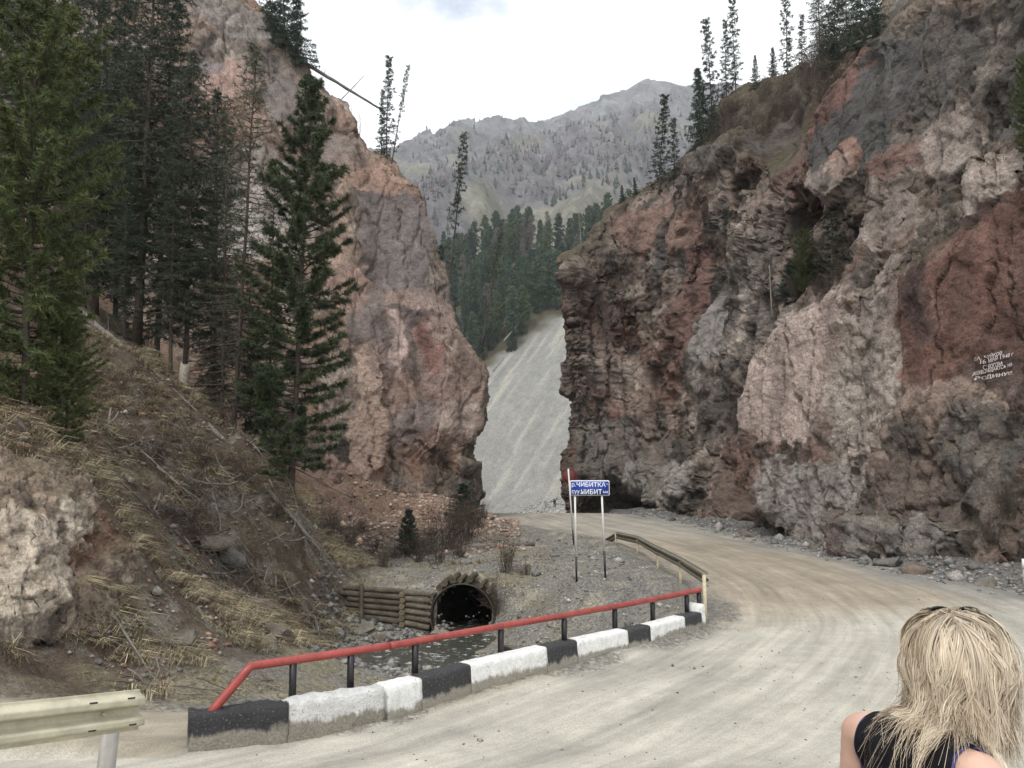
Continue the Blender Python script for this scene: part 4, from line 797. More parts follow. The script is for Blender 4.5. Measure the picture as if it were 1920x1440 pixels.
# ------------------------------------------------------------------ beyond the gap: scree, wooded slope, mountain
def far_height(x, y):
    s = .62 * (y - 152) + .28 * x - 5.6
    P = np.stack([x, y, 0 * x], -1).reshape(-1, 3)
    n = fbm(P / 26, 4, 51).reshape(x.shape); n2 = fbm(P * np.array([1 / 5., 1 / 14., 1]), 3, 52).reshape(x.shape)
    woods = sstep(0, 20, y - (219 + .9 * x))
    z = s + n * (.9 + 5 * woods) + n2 * (.25 + .6 * woods)
    top = 84 + .10 * x
    z = np.where(z > top, top + (z - top) * .30, z)
    fl = -6.2 + .4 * n
    return np.where(z > fl, z, fl) + .0
def build_far():
    gx = axis([(-220, -60, 8), (-60, -16, 1.6), (-16, 24, .45), (24, 80, 2), (80, 260, 9)])
    gy = axis([(140, 235, .6), (235, 420, 2.2), (420, 620, 10)])
    Xf, Yf = np.meshgrid(gx, gy, indexing='ij'); Zf = far_height(Xf, Yf)
    V = np.stack([Xf, Yf, Zf], -1).reshape(-1, 3); F = grid_faces(*Xf.shape)
    x, y = V[:, 0], V[:, 1]
    sl = (x * .4 + (y - 200)); ac = x - .45 * (y - 200)
    P = np.stack([ac / 1.6, sl / 18, 0 * x], 1)                       # runs of finer stone down the fall line
    st = fbm(P, 4, 55); n = fbm(V / 3.0, 4, 56); n3 = fbm(V / .9, 3, 57)
    c = np.tile(np.array([.215, .212, .198]), (len(V), 1))
    c = c * (1 + .13 * st + .07 * n + .25 * n3)[:, None]
    pale = sstep(.18, .5, st)[:, None]; c = c * (1 - .5 * pale) + np.array([.33, .31, .25]) * .55 * pale
    w = sstep(-4, 6, y - (219 + .9 * x) + 9 * fbm(V / 9, 3, 58))[:, None]
    c = c * (1 - w) + np.array([.075, .068, .045]) * (1 + .5 * n)[:, None] * w
    wf = w.ravel()[F].mean(1)
    m = attr_mat('scree_stone', ((5.0, .6, 1.4),), .95, ((3.5, .8, .2),), None, .1)
    for name, sel in (('scree_slope', wf < .5), ('wooded_slope', wf >= .5)):
        f = F[sel]; u, inv = np.unique(f, return_inverse=True)
        tag(obj(name, np_mesh(name, V[u], inv.reshape(f.shape), np.clip(c[u], .02, .7)), m), kind='structure')
build_far()
RIDGE = np.array([(-798, 484), (-459, 549), (-211, 576), (-182, 585), (-158, 600), (-124, 618), (-90, 643), (-60, 642), (-20, 661), (41, 664), (126, 710), (202, 750), (246, 769), (273, 777), (310, 771), (361, 759), (460, 741), (552, 704), (820, 567)])
def build_mountain():
    gx = axis([(-1500, -420, 60), (-420, 620, 4.0), (620, 2200, 70)]); gy = axis([(430, 640, 15), (640, 1560, 5.2), (1560, 2200, 60)])
    Xm, Ym = np.meshgrid(gx, gy, indexing='ij')
    zr = np.interp(Xm, RIDGE[:, 0], RIDGE[:, 1])
    yr = 1480 + 60 * np.sin(Xm / 170.)
    t = np.clip((Ym - 430) / (yr - 430), 0, 1.3)
    P = np.stack([Xm, Ym, 0 * Xm], -1).reshape(-1, 3)
    W = P + 40 * np.stack([fbm(P / 160, 3, 61), fbm(P / 160 + 5, 3, 62), 0 * P[:, 0]], 1)
    R = np.stack([(W[:, 0] - .35 * W[:, 1]) / 120, W[:, 1] / 520, W[:, 2]], 1)
    spur = (1 - 2 * np.abs(fbm(R, 5, 63))).reshape(Xm.shape)
    n = fbm(P / 45, 5, 64).reshape(Xm.shape); fa, _, _ = facet(W / 30, 65); fa = fa.reshape(Xm.shape)
    fb, _, _ = facet(W / 11, 66); fb = fb.reshape(Xm.shape)
    env = np.clip(t, 0, 1); body = env * (1.06 - .06 * env)
    z = 60 + (zr - 60) * body
    damp = 1 - .75 * sstep(.88, 1.0, env)
    z = z + (spur - .45) * 75 * np.sin(np.pi * np.clip(env, 0, 1)) ** .7 * damp + n * 10 * (.4 + damp * .6) + (fa * 12 + fb * 4) * sstep(.35, .9, env) * (.35 + .65 * damp)
    z = np.where(t > 1, zr - (t - 1) * 700 + n * 10, z)
    V = np.stack([Xm, Ym, z], -1).reshape(-1, 3); F = grid_faces(*Xm.shape)
    e = env.ravel(); nn = fbm(P / 90, 4, 67); n2 = fbm(P / 22, 4, 68); sp = spur.ravel()
    c = np.tile(np.array([.150, .145, .150]), (len(V), 1))
    g = (sstep(.0, .35, nn + .3 * n2) * sstep(.85, .5, e))[:, None]; c = c * (1 - .8 * g) + np.array([.155, .145, .105]) * .8 * g
    s2 = (sstep(-.2, -.65, sp) * sstep(.95, .6, e) * sstep(-.1, .3, n2 + .3))[:, None]; c = c * (1 - .8 * s2) + np.array([.30, .30, .30]) * .8 * s2
    wd = (sstep(-.05, .35, nn * -1 + .35 * sp + .45 * n2) * sstep(.95, .25, e))[:, None]
    c = c * (1 - .55 * wd) + np.array([.088, .076, .080]) * .55 * wd                        # brush and young larch between the trees
    c = c * (1 + .6 * n2 + .35 * fbm(P / 7, 3, 69))[:, None]
    m = attr_mat('mountain_rock', ((.12, .8, 1.2), (.03, .85, 1.15)), .95, ((.1, .8, 5.0),), None, .1)
    tag(obj('mountain', np_mesh('mountain', V, F, np.clip(c, .03, .7)), m), kind='structure')
    # woods on the mountain: larch still bare, dark pines between
    ok = np.where((e > .08) & (e < .9) & (np.abs(V[:, 0] - 80) < 420) & (V[:, 1] < 1500))[0]
    pr = sstep(-.05, .35, nn[ok] * -1 + .35 * sp[ok] + .45 * n2[ok]) * sstep(.95, .25, e[ok])
    rng = np.random.default_rng(5); pick = ok[rng.random(len(ok)) < pr * .38]
    if len(pick) > 5500: pick = rng.choice(pick, 5500, replace=False)
    k = 5; T = len(pick); B = V[pick] + np.stack([rng.normal(0, 2, T), rng.normal(0, 2, T), np.full(T, -1.)], 1)
    h = rng.uniform(7, 15, T) * (1 - .45 * e[pick]); r = h * rng.uniform(.17, .27, T)
    th = np.arange(k) * 2 * math.pi / k; vv, ff = [], []
    for lo, hi, rr in ((.08, .66, 1.0), (.38, 1.0, .68)):
        ring = np.stack([np.cos(th), np.sin(th)], 1)[None] * (r * rr)[:, None, None] * rng.uniform(.65, 1.3, (T, k, 1))
        zz = (B[:, 2] + h * lo)[:, None] + rng.normal(0, .06, (T, k)) * h[:, None]
        Vr = np.concatenate([B[:, None, :2] + ring, zz[..., None]], 2); tip = B + np.stack([0 * h, 0 * h, h * hi], 1)
        A = np.concatenate([Vr, tip[:, None]], 1); o = sum(len(q) for q in vv)
        j = np.arange(k); f = np.stack([j, (j + 1) % k, np.full(k, k)], 1)
        ff.append((o + np.arange(T)[:, None, None] * (k + 1) + f[None]).reshape(-1, 3)); vv.append(A.reshape(-1, 3))
    lar = (nn[pick] + rng.normal(0, .18, T)) < -.02
    tc = np.where(lar[:, None], np.array([[.10, .083, .085]]), np.array([[.035, .048, .035]])) * rng.uniform(.7, 1.35, (T, 1))
    cc = np.concatenate([np.repeat(tc, k + 1, 0)] * 2)
    mt = attr_mat('far_foliage', ((.5, .7, 1.3),), .95, (), None, .1)
    o = obj('mountain_wood', np_mesh('mountain_wood', np.concatenate(vv), np.concatenate(ff), cc), mt)
    tag(o, 'bare larch and dark pine woods scattered over the far mountain', 'woods', kind='stuff')
build_mountain()

# ------------------------------------------------------------------ conifers
M_BARK = plain('bark', (.085, .070, .058), .95, 0, .35, 9, (30, .8, .02), .1)
M_BARKG = plain('grey_dead_wood', (.24, .215, .19), .95, 0, .35, 9, (30, .7, .015), .1)
def needle_mat(name):
    m, nt, b = new_mat(name)
    at = nt.nodes.new('ShaderNodeAttribute'); at.attribute_name = 'Col'
    nt.links.new(at.outputs['Color'], b.inputs['Base Color'])
    b.inputs['Roughness'].default_value = .75; b.inputs['Specular IOR Level'].default_value = .25
    return m
M_NEEDLE = needle_mat('needles')
def blades(rng, S, Dv, Ln, per, bl, bw, spread, col, jit=.3, hang=0.0):
    """needle blades along twigs: S starts, Dv unit directions, Ln lengths"""
    n = len(S); u = (np.arange(per)[None] + rng.random((n, per))) / per
    q = S[:, None] + Dv[:, None] * (Ln[:, None] * u)[..., None]
    rv = rng.normal(0, 1, (n, per, 3)); rv -= (rv * Dv[:, None]).sum(-1, keepdims=True) * Dv[:, None]
    rv /= np.linalg.norm(rv, axis=-1, keepdims=True) + 1e-9
    d = Dv[:, None] * (1 - spread) + rv * spread; d[..., 2] -= hang; d /= np.linalg.norm(d, axis=-1, keepdims=True) + 1e-9
    w = np.cross(d, rng.normal(0, 1, (n, per, 3))); w /= np.linalg.norm(w, axis=-1, keepdims=True) + 1e-9
    L = (bl * rng.uniform(1 - jit, 1 + jit, (n, per)))[..., None]; w = w * bw * .5
    V = np.stack([q - w, q + w, q + d * L], 2).reshape(-1, 3)
    F = np.arange(len(V)).reshape(-1, 3)
    sh = np.repeat(rng.uniform(.75, 1.25, (n, 1)), per, 1) * rng.uniform(.75, 1.3, (n, per))
    hue = rng.normal(0, .06, (n, 1, 1)) * np.array([1, .3, -.6])
    c = (np.array(col) * (1 + hue)) * sh[..., None]
    C = np.repeat(c.reshape(-1, 3), 3, 0)
    C[2::3] *= 1.25
    return V, F, np.clip(C, .004, .6)
def conifer(seed, H=14., r0=.16, base=.12, Rmax=2.0, shape=lambda t: (1 - t) ** .8, nb=120, e_lo=-.35, e_hi=.5, curve=.15, inner=.25,
            tw_sp=.17, tw_len=.5, tw_ang=.95, per=12, bl=.08, bw=.016, spread=.6, col=(.03, .045, .03), gap=.0, hang=.1, twigs3=.15, dead_low=0, limb=1.0, foliage=True, sway=.12, kt=7):
    rng = np.random.default_rng(seed)
    zt = np.linspace(0, 1, 14)
    sx = np.cumsum(rng.normal(0, sway / 8, 14)); sy = np.cumsum(rng.normal(0, sway / 8, 14)); sx -= sx[0]; sy -= sy[0]
    TP = np.stack([sx, sy, zt * H - .4 * (zt == 0)], 1); TR_ = r0 * ((1 - zt) ** .85 * .93 + .06); TR_[0] *= 1.3
    trunk = tube(TP, TR_, kt)
    limbs, S, Dv, Ln = [], [], [], []
    for i in range(nb):
        t = base + (1 - base) * ((i + rng.random()) / nb); t = min(t, .995)
        z = t * H; p0 = np.array([np.interp(t, zt, sx), np.interp(t, zt, sy), z])
        tt = (t - base) / (1 - base)
        L = Rmax * max(.05, shape(tt)) * rng.uniform(.6, 1.15)
        if rng.random() < gap: L *= rng.uniform(.15, .5)
        az = i * 2.39996 + rng.normal(0, .5); o = np.array([math.cos(az), math.sin(az), 0]); sd = np.array([-o[1], o[0], 0])
        e = e_lo + (e_hi - e_lo) * tt + rng.normal(0, .1)
        s = np.linspace(0, 1, 6); bend = rng.normal(0, .12)
        pts = p0 + o * (L * s)[:, None] + sd * (L * bend * s ** 2)[:, None]; pts[:, 2] += L * (math.tan(e) * s + curve * s ** 2 * (1 - .5 * tt))
        limbs.append(tube(pts, (.008 + .013 * L * limb) * (1 - .8 * s) * (.6 + .6 * limb), 3, False))
        if not foliage and False: continue
        if tt < dead_low and rng.random() < .7: 
            fol = False
        else: fol = True
        ns = max(2, int((1 - inner) * L / tw_sp)); ss = inner * min(1, .5 + L) + (1 - inner) * (np.arange(ns) + rng.random(ns)) / ns; ss = np.clip(ss, 0.05, 1)
        for side in (1, -1):
            q = np.stack([np.interp(ss, s, pts[:, k]) for k in range(3)], 1)
            a = tw_ang + rng.normal(0, .2, ns)
            tl = tw_len * (1.05 - .55 * ss) * rng.uniform(.5, 1.2, ns) * min(1, .45 + .55 * L / Rmax + .2)
            d = o[None] * np.cos(a)[:, None] + sd[None] * (np.sin(a) * side)[:, None]; d[:, 2] += rng.normal(-hang, .25, ns) + math.tan(e) * .4
            d /= np.linalg.norm(d, axis=1)[:, None]
            if fol: S.append(q); Dv.append(d); Ln.append(tl)
            if twigs3 > 0:
                for k in range(ns):
                    if rng.random() < (twigs3 if fol else .6): limbs.append(tube(np.stack([q[k], q[k] + d[k] * tl[k]]), [.006 * limb + .003, .002], 3, False))
        if fol:
            dl = pts[-1] - pts[-2]; dl /= np.linalg.norm(dl); S.append(pts[-2:-1]); Dv.append(dl[None]); Ln.append(np.array([L / 5 + .1]))
    top = TP[-1]; S.append(top[None] - [[0, 0, .5]]); Dv.append(np.array([[0, 0, 1.]])); Ln.append(np.array([.6]))
    lb = merge(limbs)
    cr = None
    if foliage:
        cr = blades(rng, np.concatenate(S), np.concatenate(Dv), np.concatenate(Ln), per, bl, bw, spread, col)
    return trunk, lb, cr
KIND = {}
def kind(name, bark=M_BARK, **kw):
    t, l, c = conifer(**kw)
    KIND[name] = (np_mesh(name + '_trunk', *t, smooth=True), np_mesh(name + '_limbs', *l), None if c is None else np_mesh(name + '_needles', *c), kw.get('H', 14.), bark)
cone = lambda t: (1 - t) ** .85
oval = lambda t: .35 + 1.0 * t if t < .35 else (.70 + .3 * math.sin(min(1, (t - .35) / .3) * 1.57)) * (1 - (t - .35) / .65) ** .55
colm = lambda t: .55 + .45 * t if t < .3 else .82 * (1 - (t - .3) / .7) ** .6
kind('pine', seed=1, H=14, r0=.11, base=.05, Rmax=2.15, shape=lambda t: (.62 + .8 * t if t < .35 else .9 * (1 - (t - .35) / .65) ** .7 + .06), nb=220, e_lo=-.25, e_hi=.75, curve=.32, inner=.28, tw_sp=.14, tw_len=.44, tw_ang=.8, per=42, bl=.17, bw=.026, spread=.62, col=(.048, .063, .030), gap=.2, hang=-.15)
kind('young_pine', seed=2, H=10, r0=.10, base=.04, Rmax=2.6, shape=oval, nb=190, e_lo=-.2, e_hi=.8, curve=.4, inner=.22, tw_sp=.15, tw_len=.42, tw_ang=.8, per=36, bl=.17, bw=.026, spread=.62, col=(.074, .090, .034), gap=.2, hang=-.15)
kind('spruce', seed=3, H=18, r0=.15, base=.10, Rmax=3.0, shape=colm, nb=200, e_lo=-.35, e_hi=.45, curve=.12, inner=.12, tw_sp=.2, tw_len=.85, per=20, bl=.15, bw=.034, spread=.6, col=(.040, .052, .035), gap=.2, hang=.22)
kind('old_spruce', seed=4, H=18, r0=.17, base=.17, Rmax=3.2, shape=colm, nb=180, e_lo=-.45, e_hi=.4, curve=.1, inner=.15, tw_sp=.21, tw_len=.9, per=19, bl=.15, bw=.034, spread=.6, col=(.042, .052, .034), gap=.28, hang=.3, dead_low=.12)
kind('thin_spruce', seed=5, H=14, r0=.09, base=.07, Rmax=1.6, shape=lambda t: 1.0 - .7 * t, nb=190, e_lo=-.3, e_hi=.35, curve=.1, inner=.12, tw_sp=.2, tw_len=.5, per=11, bl=.11, bw=.022, spread=.6, col=(.056, .068, .040), gap=.3, hang=.15, twigs3=.35, dead_low=.25)
kind('narrow_spruce', seed=6, H=9, r0=.06, base=.08, Rmax=1.05, shape=lambda t: 1.0 - .82 * t, nb=80, e_lo=-.3, e_hi=.3, curve=.1, inner=.12, tw_sp=.22, tw_len=.38, per=12, bl=.16, bw=.045, spread=.6, col=(.036, .050, .034), gap=.28, hang=.2)
kind('bare_larch', seed=7, H=12, r0=.10, base=.15, Rmax=1.1, shape=lambda t: .9 - .7 * t, nb=90, e_lo=-.2, e_hi=.3, curve=.1, inner=.1, tw_sp=.3, tw_len=.4, per=6, bl=.2, bw=.06, spread=.6, col=(.04, .05, .032), gap=.45, hang=.15, twigs3=.5, dead_low=.45)
kind('dead_snag', M_BARKG, seed=8, H=6, r0=.07, base=.25, Rmax=.6, shape=lambda t: .9 - .6 * t, nb=30, e_lo=-.3, e_hi=.3, inner=.1, tw_sp=.25, tw_len=.25, twigs3=.6, foliage=False)
kind('sapling', seed=9, H=2.2, r0=.03, base=.04, Rmax=.8, shape=cone, nb=60, e_lo=.0, e_hi=.6, inner=.08, tw_sp=.10, tw_len=.3, per=22, bl=.09, bw=.026, spread=.55, col=(.028, .046, .032), gap=.1, hang=.05)
kind('bushy_spruce', seed=10, H=8, r0=.09, base=.03, Rmax=2.0, shape=cone, nb=130, e_lo=-.3, e_hi=.4, inner=.08, tw_sp=.2, tw_len=.6, per=17, bl=.16, bw=.045, spread=.6, col=(.036, .052, .036), gap=.2, hang=.2)
for i, (cl, rm, gp) in enumerate((((.052, .080, .050), 3.9, .1), ((.044, .068, .048), 3.3, .15), ((.066, .092, .046), 3.6, .12), ((.040, .060, .044), 2.8, .15))):
    kind('far_conifer%d' % i, seed=20 + i, H=18, r0=.2, base=.06, Rmax=rm, shape=colm if i % 2 else oval, nb=84, e_lo=-.2, e_hi=.6, inner=.08, tw_sp=.65, tw_len=1.2, per=9, bl=.75, bw=.32, spread=.6, col=cl, gap=gp, hang=.1, twigs3=0, kt=5)
kind('far_larch', seed=30, H=17, r0=.2, base=.10, Rmax=3.0, shape=colm, nb=80, e_lo=.0, e_hi=.7, inner=.05, tw_sp=.45, tw_len=1.1, per=8, bl=.6, bw=.08, spread=.5, col=(.15, .13, .12), gap=.1, hang=0, twigs3=.2, kt=5)
def plant(kindname, name, x, y, z, h, lean=(0, 0), rz=0, wide=1.0, label=None, group=None, category='tree', parts=True):
    t, l, c, H, bark = KIND[kindname]
    o = empty(name, (x, y, z))
    o.rotation_euler = (lean[1], lean[0], rz) if rz == 0 else (Matrix.Rotation(lean[0], 4, 'Y') @ Matrix.Rotation(lean[1], 4, 'X') @ Matrix.Rotation(rz, 4, 'Z')).to_euler()
    k = h / H; o.scale = (k * wide, k * wide, k)
    tr = obj('trunk', t, bark, o)
    tag(obj('branches', l, bark, tr), kind='stuff')
    if c is not None: obj('crown', c, M_NEEDLE, o)
    tag(o, label, category, group)
    return o
_PRv = PR.reshape(-1, 3); _PLv = PL.reshape(-1, 3)
def on_cliff(x, y, z, side='R', dz=2.5):
    """nearest bit of rock to a wished spot"""
    V = _PRv if side == 'R' else _PLv
    d = (V[:, 0] - x) ** 2 + (V[:, 1] - y) ** 2 + .35 * (V[:, 2] - z) ** 2
    return V[d.argmin()]
for (kn, nm, side, x, y, z, h, lx, ly, wide, lab, grp) in [
 ('young_pine', 'pine_tree', 'G', -10.33, 17.0, 3.52, 9.23, -0.028, 0.0, 1.0, 'yellow-green bushy pine at the far left edge above the rock outcrop', None),
 ('young_pine', 'pine_tree', 'G', -9.66, 17.5, 3.65, 3.42, -0.076, 0.0, 1.15, 'low bushy pine beside the rock outcrop, under the yellow-green pine', None),
 ('spruce', 'spruce_tree', 'G', -21.28, 34.0, 9.67, 18.7, -0.078, 0.0, 1.0, 'dark spruce in the top left corner behind the yellow-green pine', None),
 ('old_spruce', 'spruce_tree', 'G', -19.01, 34.0, 9.9, 15.86, -0.051, 0.0, 0.9, 'dark spruce in the dense cluster on the left bank, first from the left', 'spruces on the left bank'),
 ('spruce', 'spruce_tree', 'G', -17.34, 33.0, 9.03, 17.55, -0.039, 0.0, 0.95, 'dark spruce in the dense cluster on the left bank, third from the left', 'spruces on the left bank'),
 ('old_spruce', 'spruce_tree', 'G', -15.12, 32.0, 8.1, 18.01, 0.001, 0.0, 1.1, 'thick-trunked tall spruce in the middle of the left bank cluster', None),
 ('spruce', 'spruce_tree', 'G', -14.92, 33.5, 8.03, 16.88, 0.002, 0.0, 0.95, 'dark spruce in the dense cluster on the left bank, sixth from the left', 'spruces on the left bank'),
 ('old_spruce', 'spruce_tree', 'G', -12.88, 31.5, 7.07, 14.21, -0.016, 0.0, 0.85, 'dark spruce in the dense cluster on the left bank, eighth from the left', 'spruces on the left bank'),
 ('spruce', 'spruce_tree', 'G', -18.25, 36.5, 9.15, 16.07, -0.02, 0.0, 0.9, 'dark spruce in the dense cluster on the left bank, fourth from the left', 'spruces on the left bank'),
 ('old_spruce', 'spruce_tree', 'G', -13.05, 30.5, 7.15, 9.34, -0.027, 0.0, 0.9, 'dark spruce in the dense cluster on the left bank, seventh from the left', 'spruces on the left bank'),
 ('spruce', 'spruce_tree', 'G', -14.88, 30.5, 7.77, 7.63, -0.04, 0.0, 0.95, 'dark spruce in the dense cluster on the left bank, fifth from the left', 'spruces on the left bank'),
 ('spruce', 'spruce_tree', 'G', -16.75, 31.0, 8.26, 8.67, -0.044, 0.0, 0.95, 'dark spruce in the dense cluster on the left bank, second from the left', 'spruces on the left bank'),
 ('bushy_spruce', 'spruce_tree', 'G', -9.84, 31.0, 3.91, 6.05, -0.016, 0.0, 0.8, 'low bushy spruce between the sparse spruce and the big pine', None),
 ('thin_spruce', 'spruce_tree', 'G', -11.39, 31.5, 5.49, 13.72, -0.025, 0.0, 1.0, 'tall thin spruce just left of the sparse spruce trunk', None),
 ('thin_spruce', 'spruce_tree', 'G', -9.68, 32.0, 3.72, 12.27, -0.011, 0.0, 1.1, 'thin spruce behind the big pine on its left side', None),
 ('spruce', 'spruce_tree', 'G', -12.59, 34.0, 6.34, 15.37, -0.03, 0.0, 0.8, 'dense spruce at the right end of the left bank cluster before the pale rock', None),
 ('thin_spruce', 'spruce_tree', 'G', -12.21, 32.5, 6.31, 10.81, -0.021, 0.0, 0.9, 'short thin spruce between the dense cluster and the sparse spruce', None),
 ('thin_spruce', 'spruce_tree', 'G', -10.43, 30.0, 4.88, 15.54, 0.025, 0.0, 1.05, 'tall sparse spruce with bare lower branches left of the big pine', None),
 ('thin_spruce', 'spruce_tree', 'G', -10.24, 31.0, 4.94, 8.9, -0.002, 0.0, 0.8, 'small thin spruce close behind the sparse spruce trunk', None),
 ('pine', 'pine_tree', 'G', -7.74, 28.4, 2.78, 14.94, 0.024, 0.0, 1.0, 'big dark green pine with tufted branches before the left cliff', None),
 ('thin_spruce', 'spruce_tree', 'G', -9.02, 30.5, 3.5, 5.51, -0.002, 0.0, 1.0, 'short sparse spruce at the foot of the big pine', None),
 ('sapling', 'spruce_tree', 'G', -4.38, 35.0, -0.51, 1.94, -0.013, 0.0, 1.0, 'small dark spruce sapling among the bare shrubs above the log wall', None),
 ('sapling', 'pine_tree', 'G', -2.48, 43.0, 0.36, 1.96, -0.093, 0.0, 1.5, 'small round bushy conifer at the foot of the left cliff nose', None),
 ('bushy_spruce', 'spruce_tree', 'L', -17.83, 56.93, 35.37, 5.53, -0.082, 0.0, 1.0, 'bushy spruce at the top of the left cliff, first from the left', 'spruces on the left cliff top'),
 ('bushy_spruce', 'spruce_tree', 'L', -16.09, 57.13, 33.72, 6.66, -0.053, 0.0, 0.9, 'bushy spruce at the top of the left cliff, third from the left', 'spruces on the left cliff top'),
 ('bushy_spruce', 'spruce_tree', 'L', -16.9, 56.98, 34.35, 7.43, -0.057, 0.0, 0.8, 'bushy spruce at the top of the left cliff, second from the left', 'spruces on the left cliff top'),
 ('narrow_spruce', 'spruce_tree', 'L', -9.24, 57.41, 26.4, 8.19, 0.008, 0.0, 1.0, 'narrow spruce on the left cliff edge beside the leaning bare trunk', None),
 ('narrow_spruce', 'spruce_tree', 'L', -9.71, 57.37, 26.67, 4.96, -0.001, 0.0, 0.9, 'shorter narrow spruce on the left cliff edge beside the taller one', None),
 ('bare_larch', 'larch_tree', 'L', -8.84, 57.35, 26.21, 7.72, 0.156, 0.0, 0.75, 'bare leaning larch trunk on the left cliff edge', None),
 ('dead_snag', 'dead_tree', 'L', -12.28, 57.14, 28.58, 2.93, 0.019, 0.0, 0.8, 'thin dead stem on the left cliff skyline under the fallen trunk', None),
 ('dead_snag', 'dead_tree', 'L', -11.21, 57.22, 27.55, 2.76, -0.02, 0.0, 1.3, 'small bare sapling on the left cliff skyline nearest the narrow spruces', None),
 ('bare_larch', 'larch_tree', 'F', -6.99, 85.0, 20.68, 19.44, 0.082, 0.0, 0.9, 'tall leaning larch with bare top in the gap beside the left cliff', None),
 ('bare_larch', 'larch_tree', 'F', -3.88, 105.0, 20.12, 15.0, 0.154, 0.0, 1.1, 'shorter leaning larch in the gap above the scree slope', None),
 ('narrow_spruce', 'spruce_tree', 'F', -7.73, 82.0, 18.67, 7.92, 0.032, 0.0, 1.3, 'slim green spruce in the gap against the left cliff edge', None),
 ('dead_snag', 'dead_tree', 'F', 8.38, 95.0, 28.29, 6.98, -0.047, 0.0, 0.9, 'white dead snag standing among the trees behind the right cliff', None),
 ('narrow_spruce', 'spruce_tree', 'R', 12.57, 67.18, 27.66, 8.69, 0.073, 0.0, 1.25, 'tall spruce at the right cliff edge, left one of a close pair', None),
 ('narrow_spruce', 'spruce_tree', 'R', 13.47, 65.07, 27.03, 5.72, 0.021, 0.0, 1.2, 'spruce at the right cliff edge, right one of a close pair', None),
 ('bushy_spruce', 'spruce_tree', 'R', 11.17, 69.49, 27.31, 1.78, -0.118, 0.0, 1.0, 'tiny spruce at the lower end of the right cliff top, second from the left', 'small spruces on the right cliff top'),
 ('bushy_spruce', 'spruce_tree', 'R', 9.99, 70.24, 26.93, 1.98, -0.034, 0.0, 1.0, 'tiny spruce at the lower end of the right cliff top, first from the left', 'small spruces on the right cliff top'),
 ('bushy_spruce', 'spruce_tree', 'R', 15.13, 61.43, 28.01, 6.74, -0.038, 0.0, 0.95, 'dense dark spruce on the right slope below the tall thin one', None),
 ('narrow_spruce', 'spruce_tree', 'R', 16.29, 61.83, 29.5, 10.47, -0.056, 0.0, 0.95, 'tallest thin spruce on the right skyline, leftmost of the skyline row', None),
 ('narrow_spruce', 'spruce_tree', 'R', 18.65, 66.03, 33.99, 7.38, 0.004, 0.0, 0.95, 'thin spruce on the right skyline, left of a close pair', None),
 ('narrow_spruce', 'spruce_tree', 'R', 19.42, 65.49, 34.21, 9.18, -0.01, 0.0, 0.95, 'thin spruce on the right skyline, taller right one of a close pair', None),
 ('bushy_spruce', 'spruce_tree', 'R', 20.27, 64.26, 33.96, 3.28, 0.018, 0.0, 0.7, 'short spruce on the right skyline between the taller thin ones', None),
 ('narrow_spruce', 'spruce_tree', 'R', 22.42, 62.51, 34.75, 8.16, 0.004, 0.0, 1.0, 'tall thin spruce on the right skyline reaching the picture top', None),
 ('narrow_spruce', 'spruce_tree', 'R', 21.86, 59.09, 33.21, 5.57, 0.052, 0.0, 1.1, 'thin spruce on the right skyline just right of the tall one', None),
 ('bushy_spruce', 'spruce_tree', 'R', 22.27, 64.76, 35.51, 3.08, 0.005, 0.0, 0.9, 'short bushy spruce on the right skyline before the tall thin one', None),
 ('spruce', 'spruce_tree', 'R', 20.53, 50.82, 29.76, 8.23, 0.019, 0.0, 0.8, 'dark spruce in the clump at the top of the red gully, first from the left', 'spruces above the red gully'),
 ('bushy_spruce', 'spruce_tree', 'R', 19.33, 46.09, 27.5, 6.22, 0.042, 0.0, 0.8, 'dark spruce in the clump at the top of the red gully, second from the left', 'spruces above the red gully'),
 ('spruce', 'spruce_tree', 'R', 18.81, 42.95, 26.17, 7.11, 0.044, 0.0, 0.8, 'dark spruce in the clump at the top of the red gully, third from the left', 'spruces above the red gully'),
 ('bushy_spruce', 'spruce_tree', 'R', 18.28, 40.16, 25.18, 4.63, 0.046, 0.0, 0.9, 'dark spruce in the clump at the top of the red gully, fourth from the left', 'spruces above the red gully'),
 ('bushy_spruce', 'spruce_tree', 'R', 17.84, 37.54, 24.17, 3.63, 0.048, 0.0, 0.9, 'dark spruce in the clump at the top of the red gully, fifth from the left', 'spruces above the red gully'),
 ('narrow_spruce', 'spruce_tree', 'R', 15.83, 39.13, 12.65, 5.2, 0.011, 0.0, 1.7, 'dark spruce growing on the ledge in the middle of the right cliff', None),
 ('young_pine', 'pine_tree', 'R', 15.68, 42.59, 12.88, 3.55, -0.003, 0.0, 1.1, 'round pine on the ledge under the cave in the right cliff', None),
 ('sapling', 'pine_tree', 'R', 15.41, 44.76, 13.16, 2.29, 0.036, 0.0, 1.2, 'small pine at the left end of the ledge under the cave', None),
 ('narrow_spruce', 'spruce_tree', 'R', 15.09, 56.12, 20.02, 2.17, -0.061, 0.0, 1.6, 'small spruce on the right cliff face left of the cave', None),
 ('young_pine', 'pine_tree', 'R', 17.98, 26.98, 15.06, 4.04, 0.053, 0.0, 0.8, 'dark pine at the upper right edge of the picture', None),
]:
    if side == 'G': z = zat(x, y) - .05
    elif side in 'RL':
        q = on_cliff(x, y, z, side); x, y, z = float(q[0]), float(q[1]), float(q[2]) - .15
    plant(kn, nm, x, y, z, h, (lx, ly), RNG.uniform(0, 6.28), wide, lab, grp)
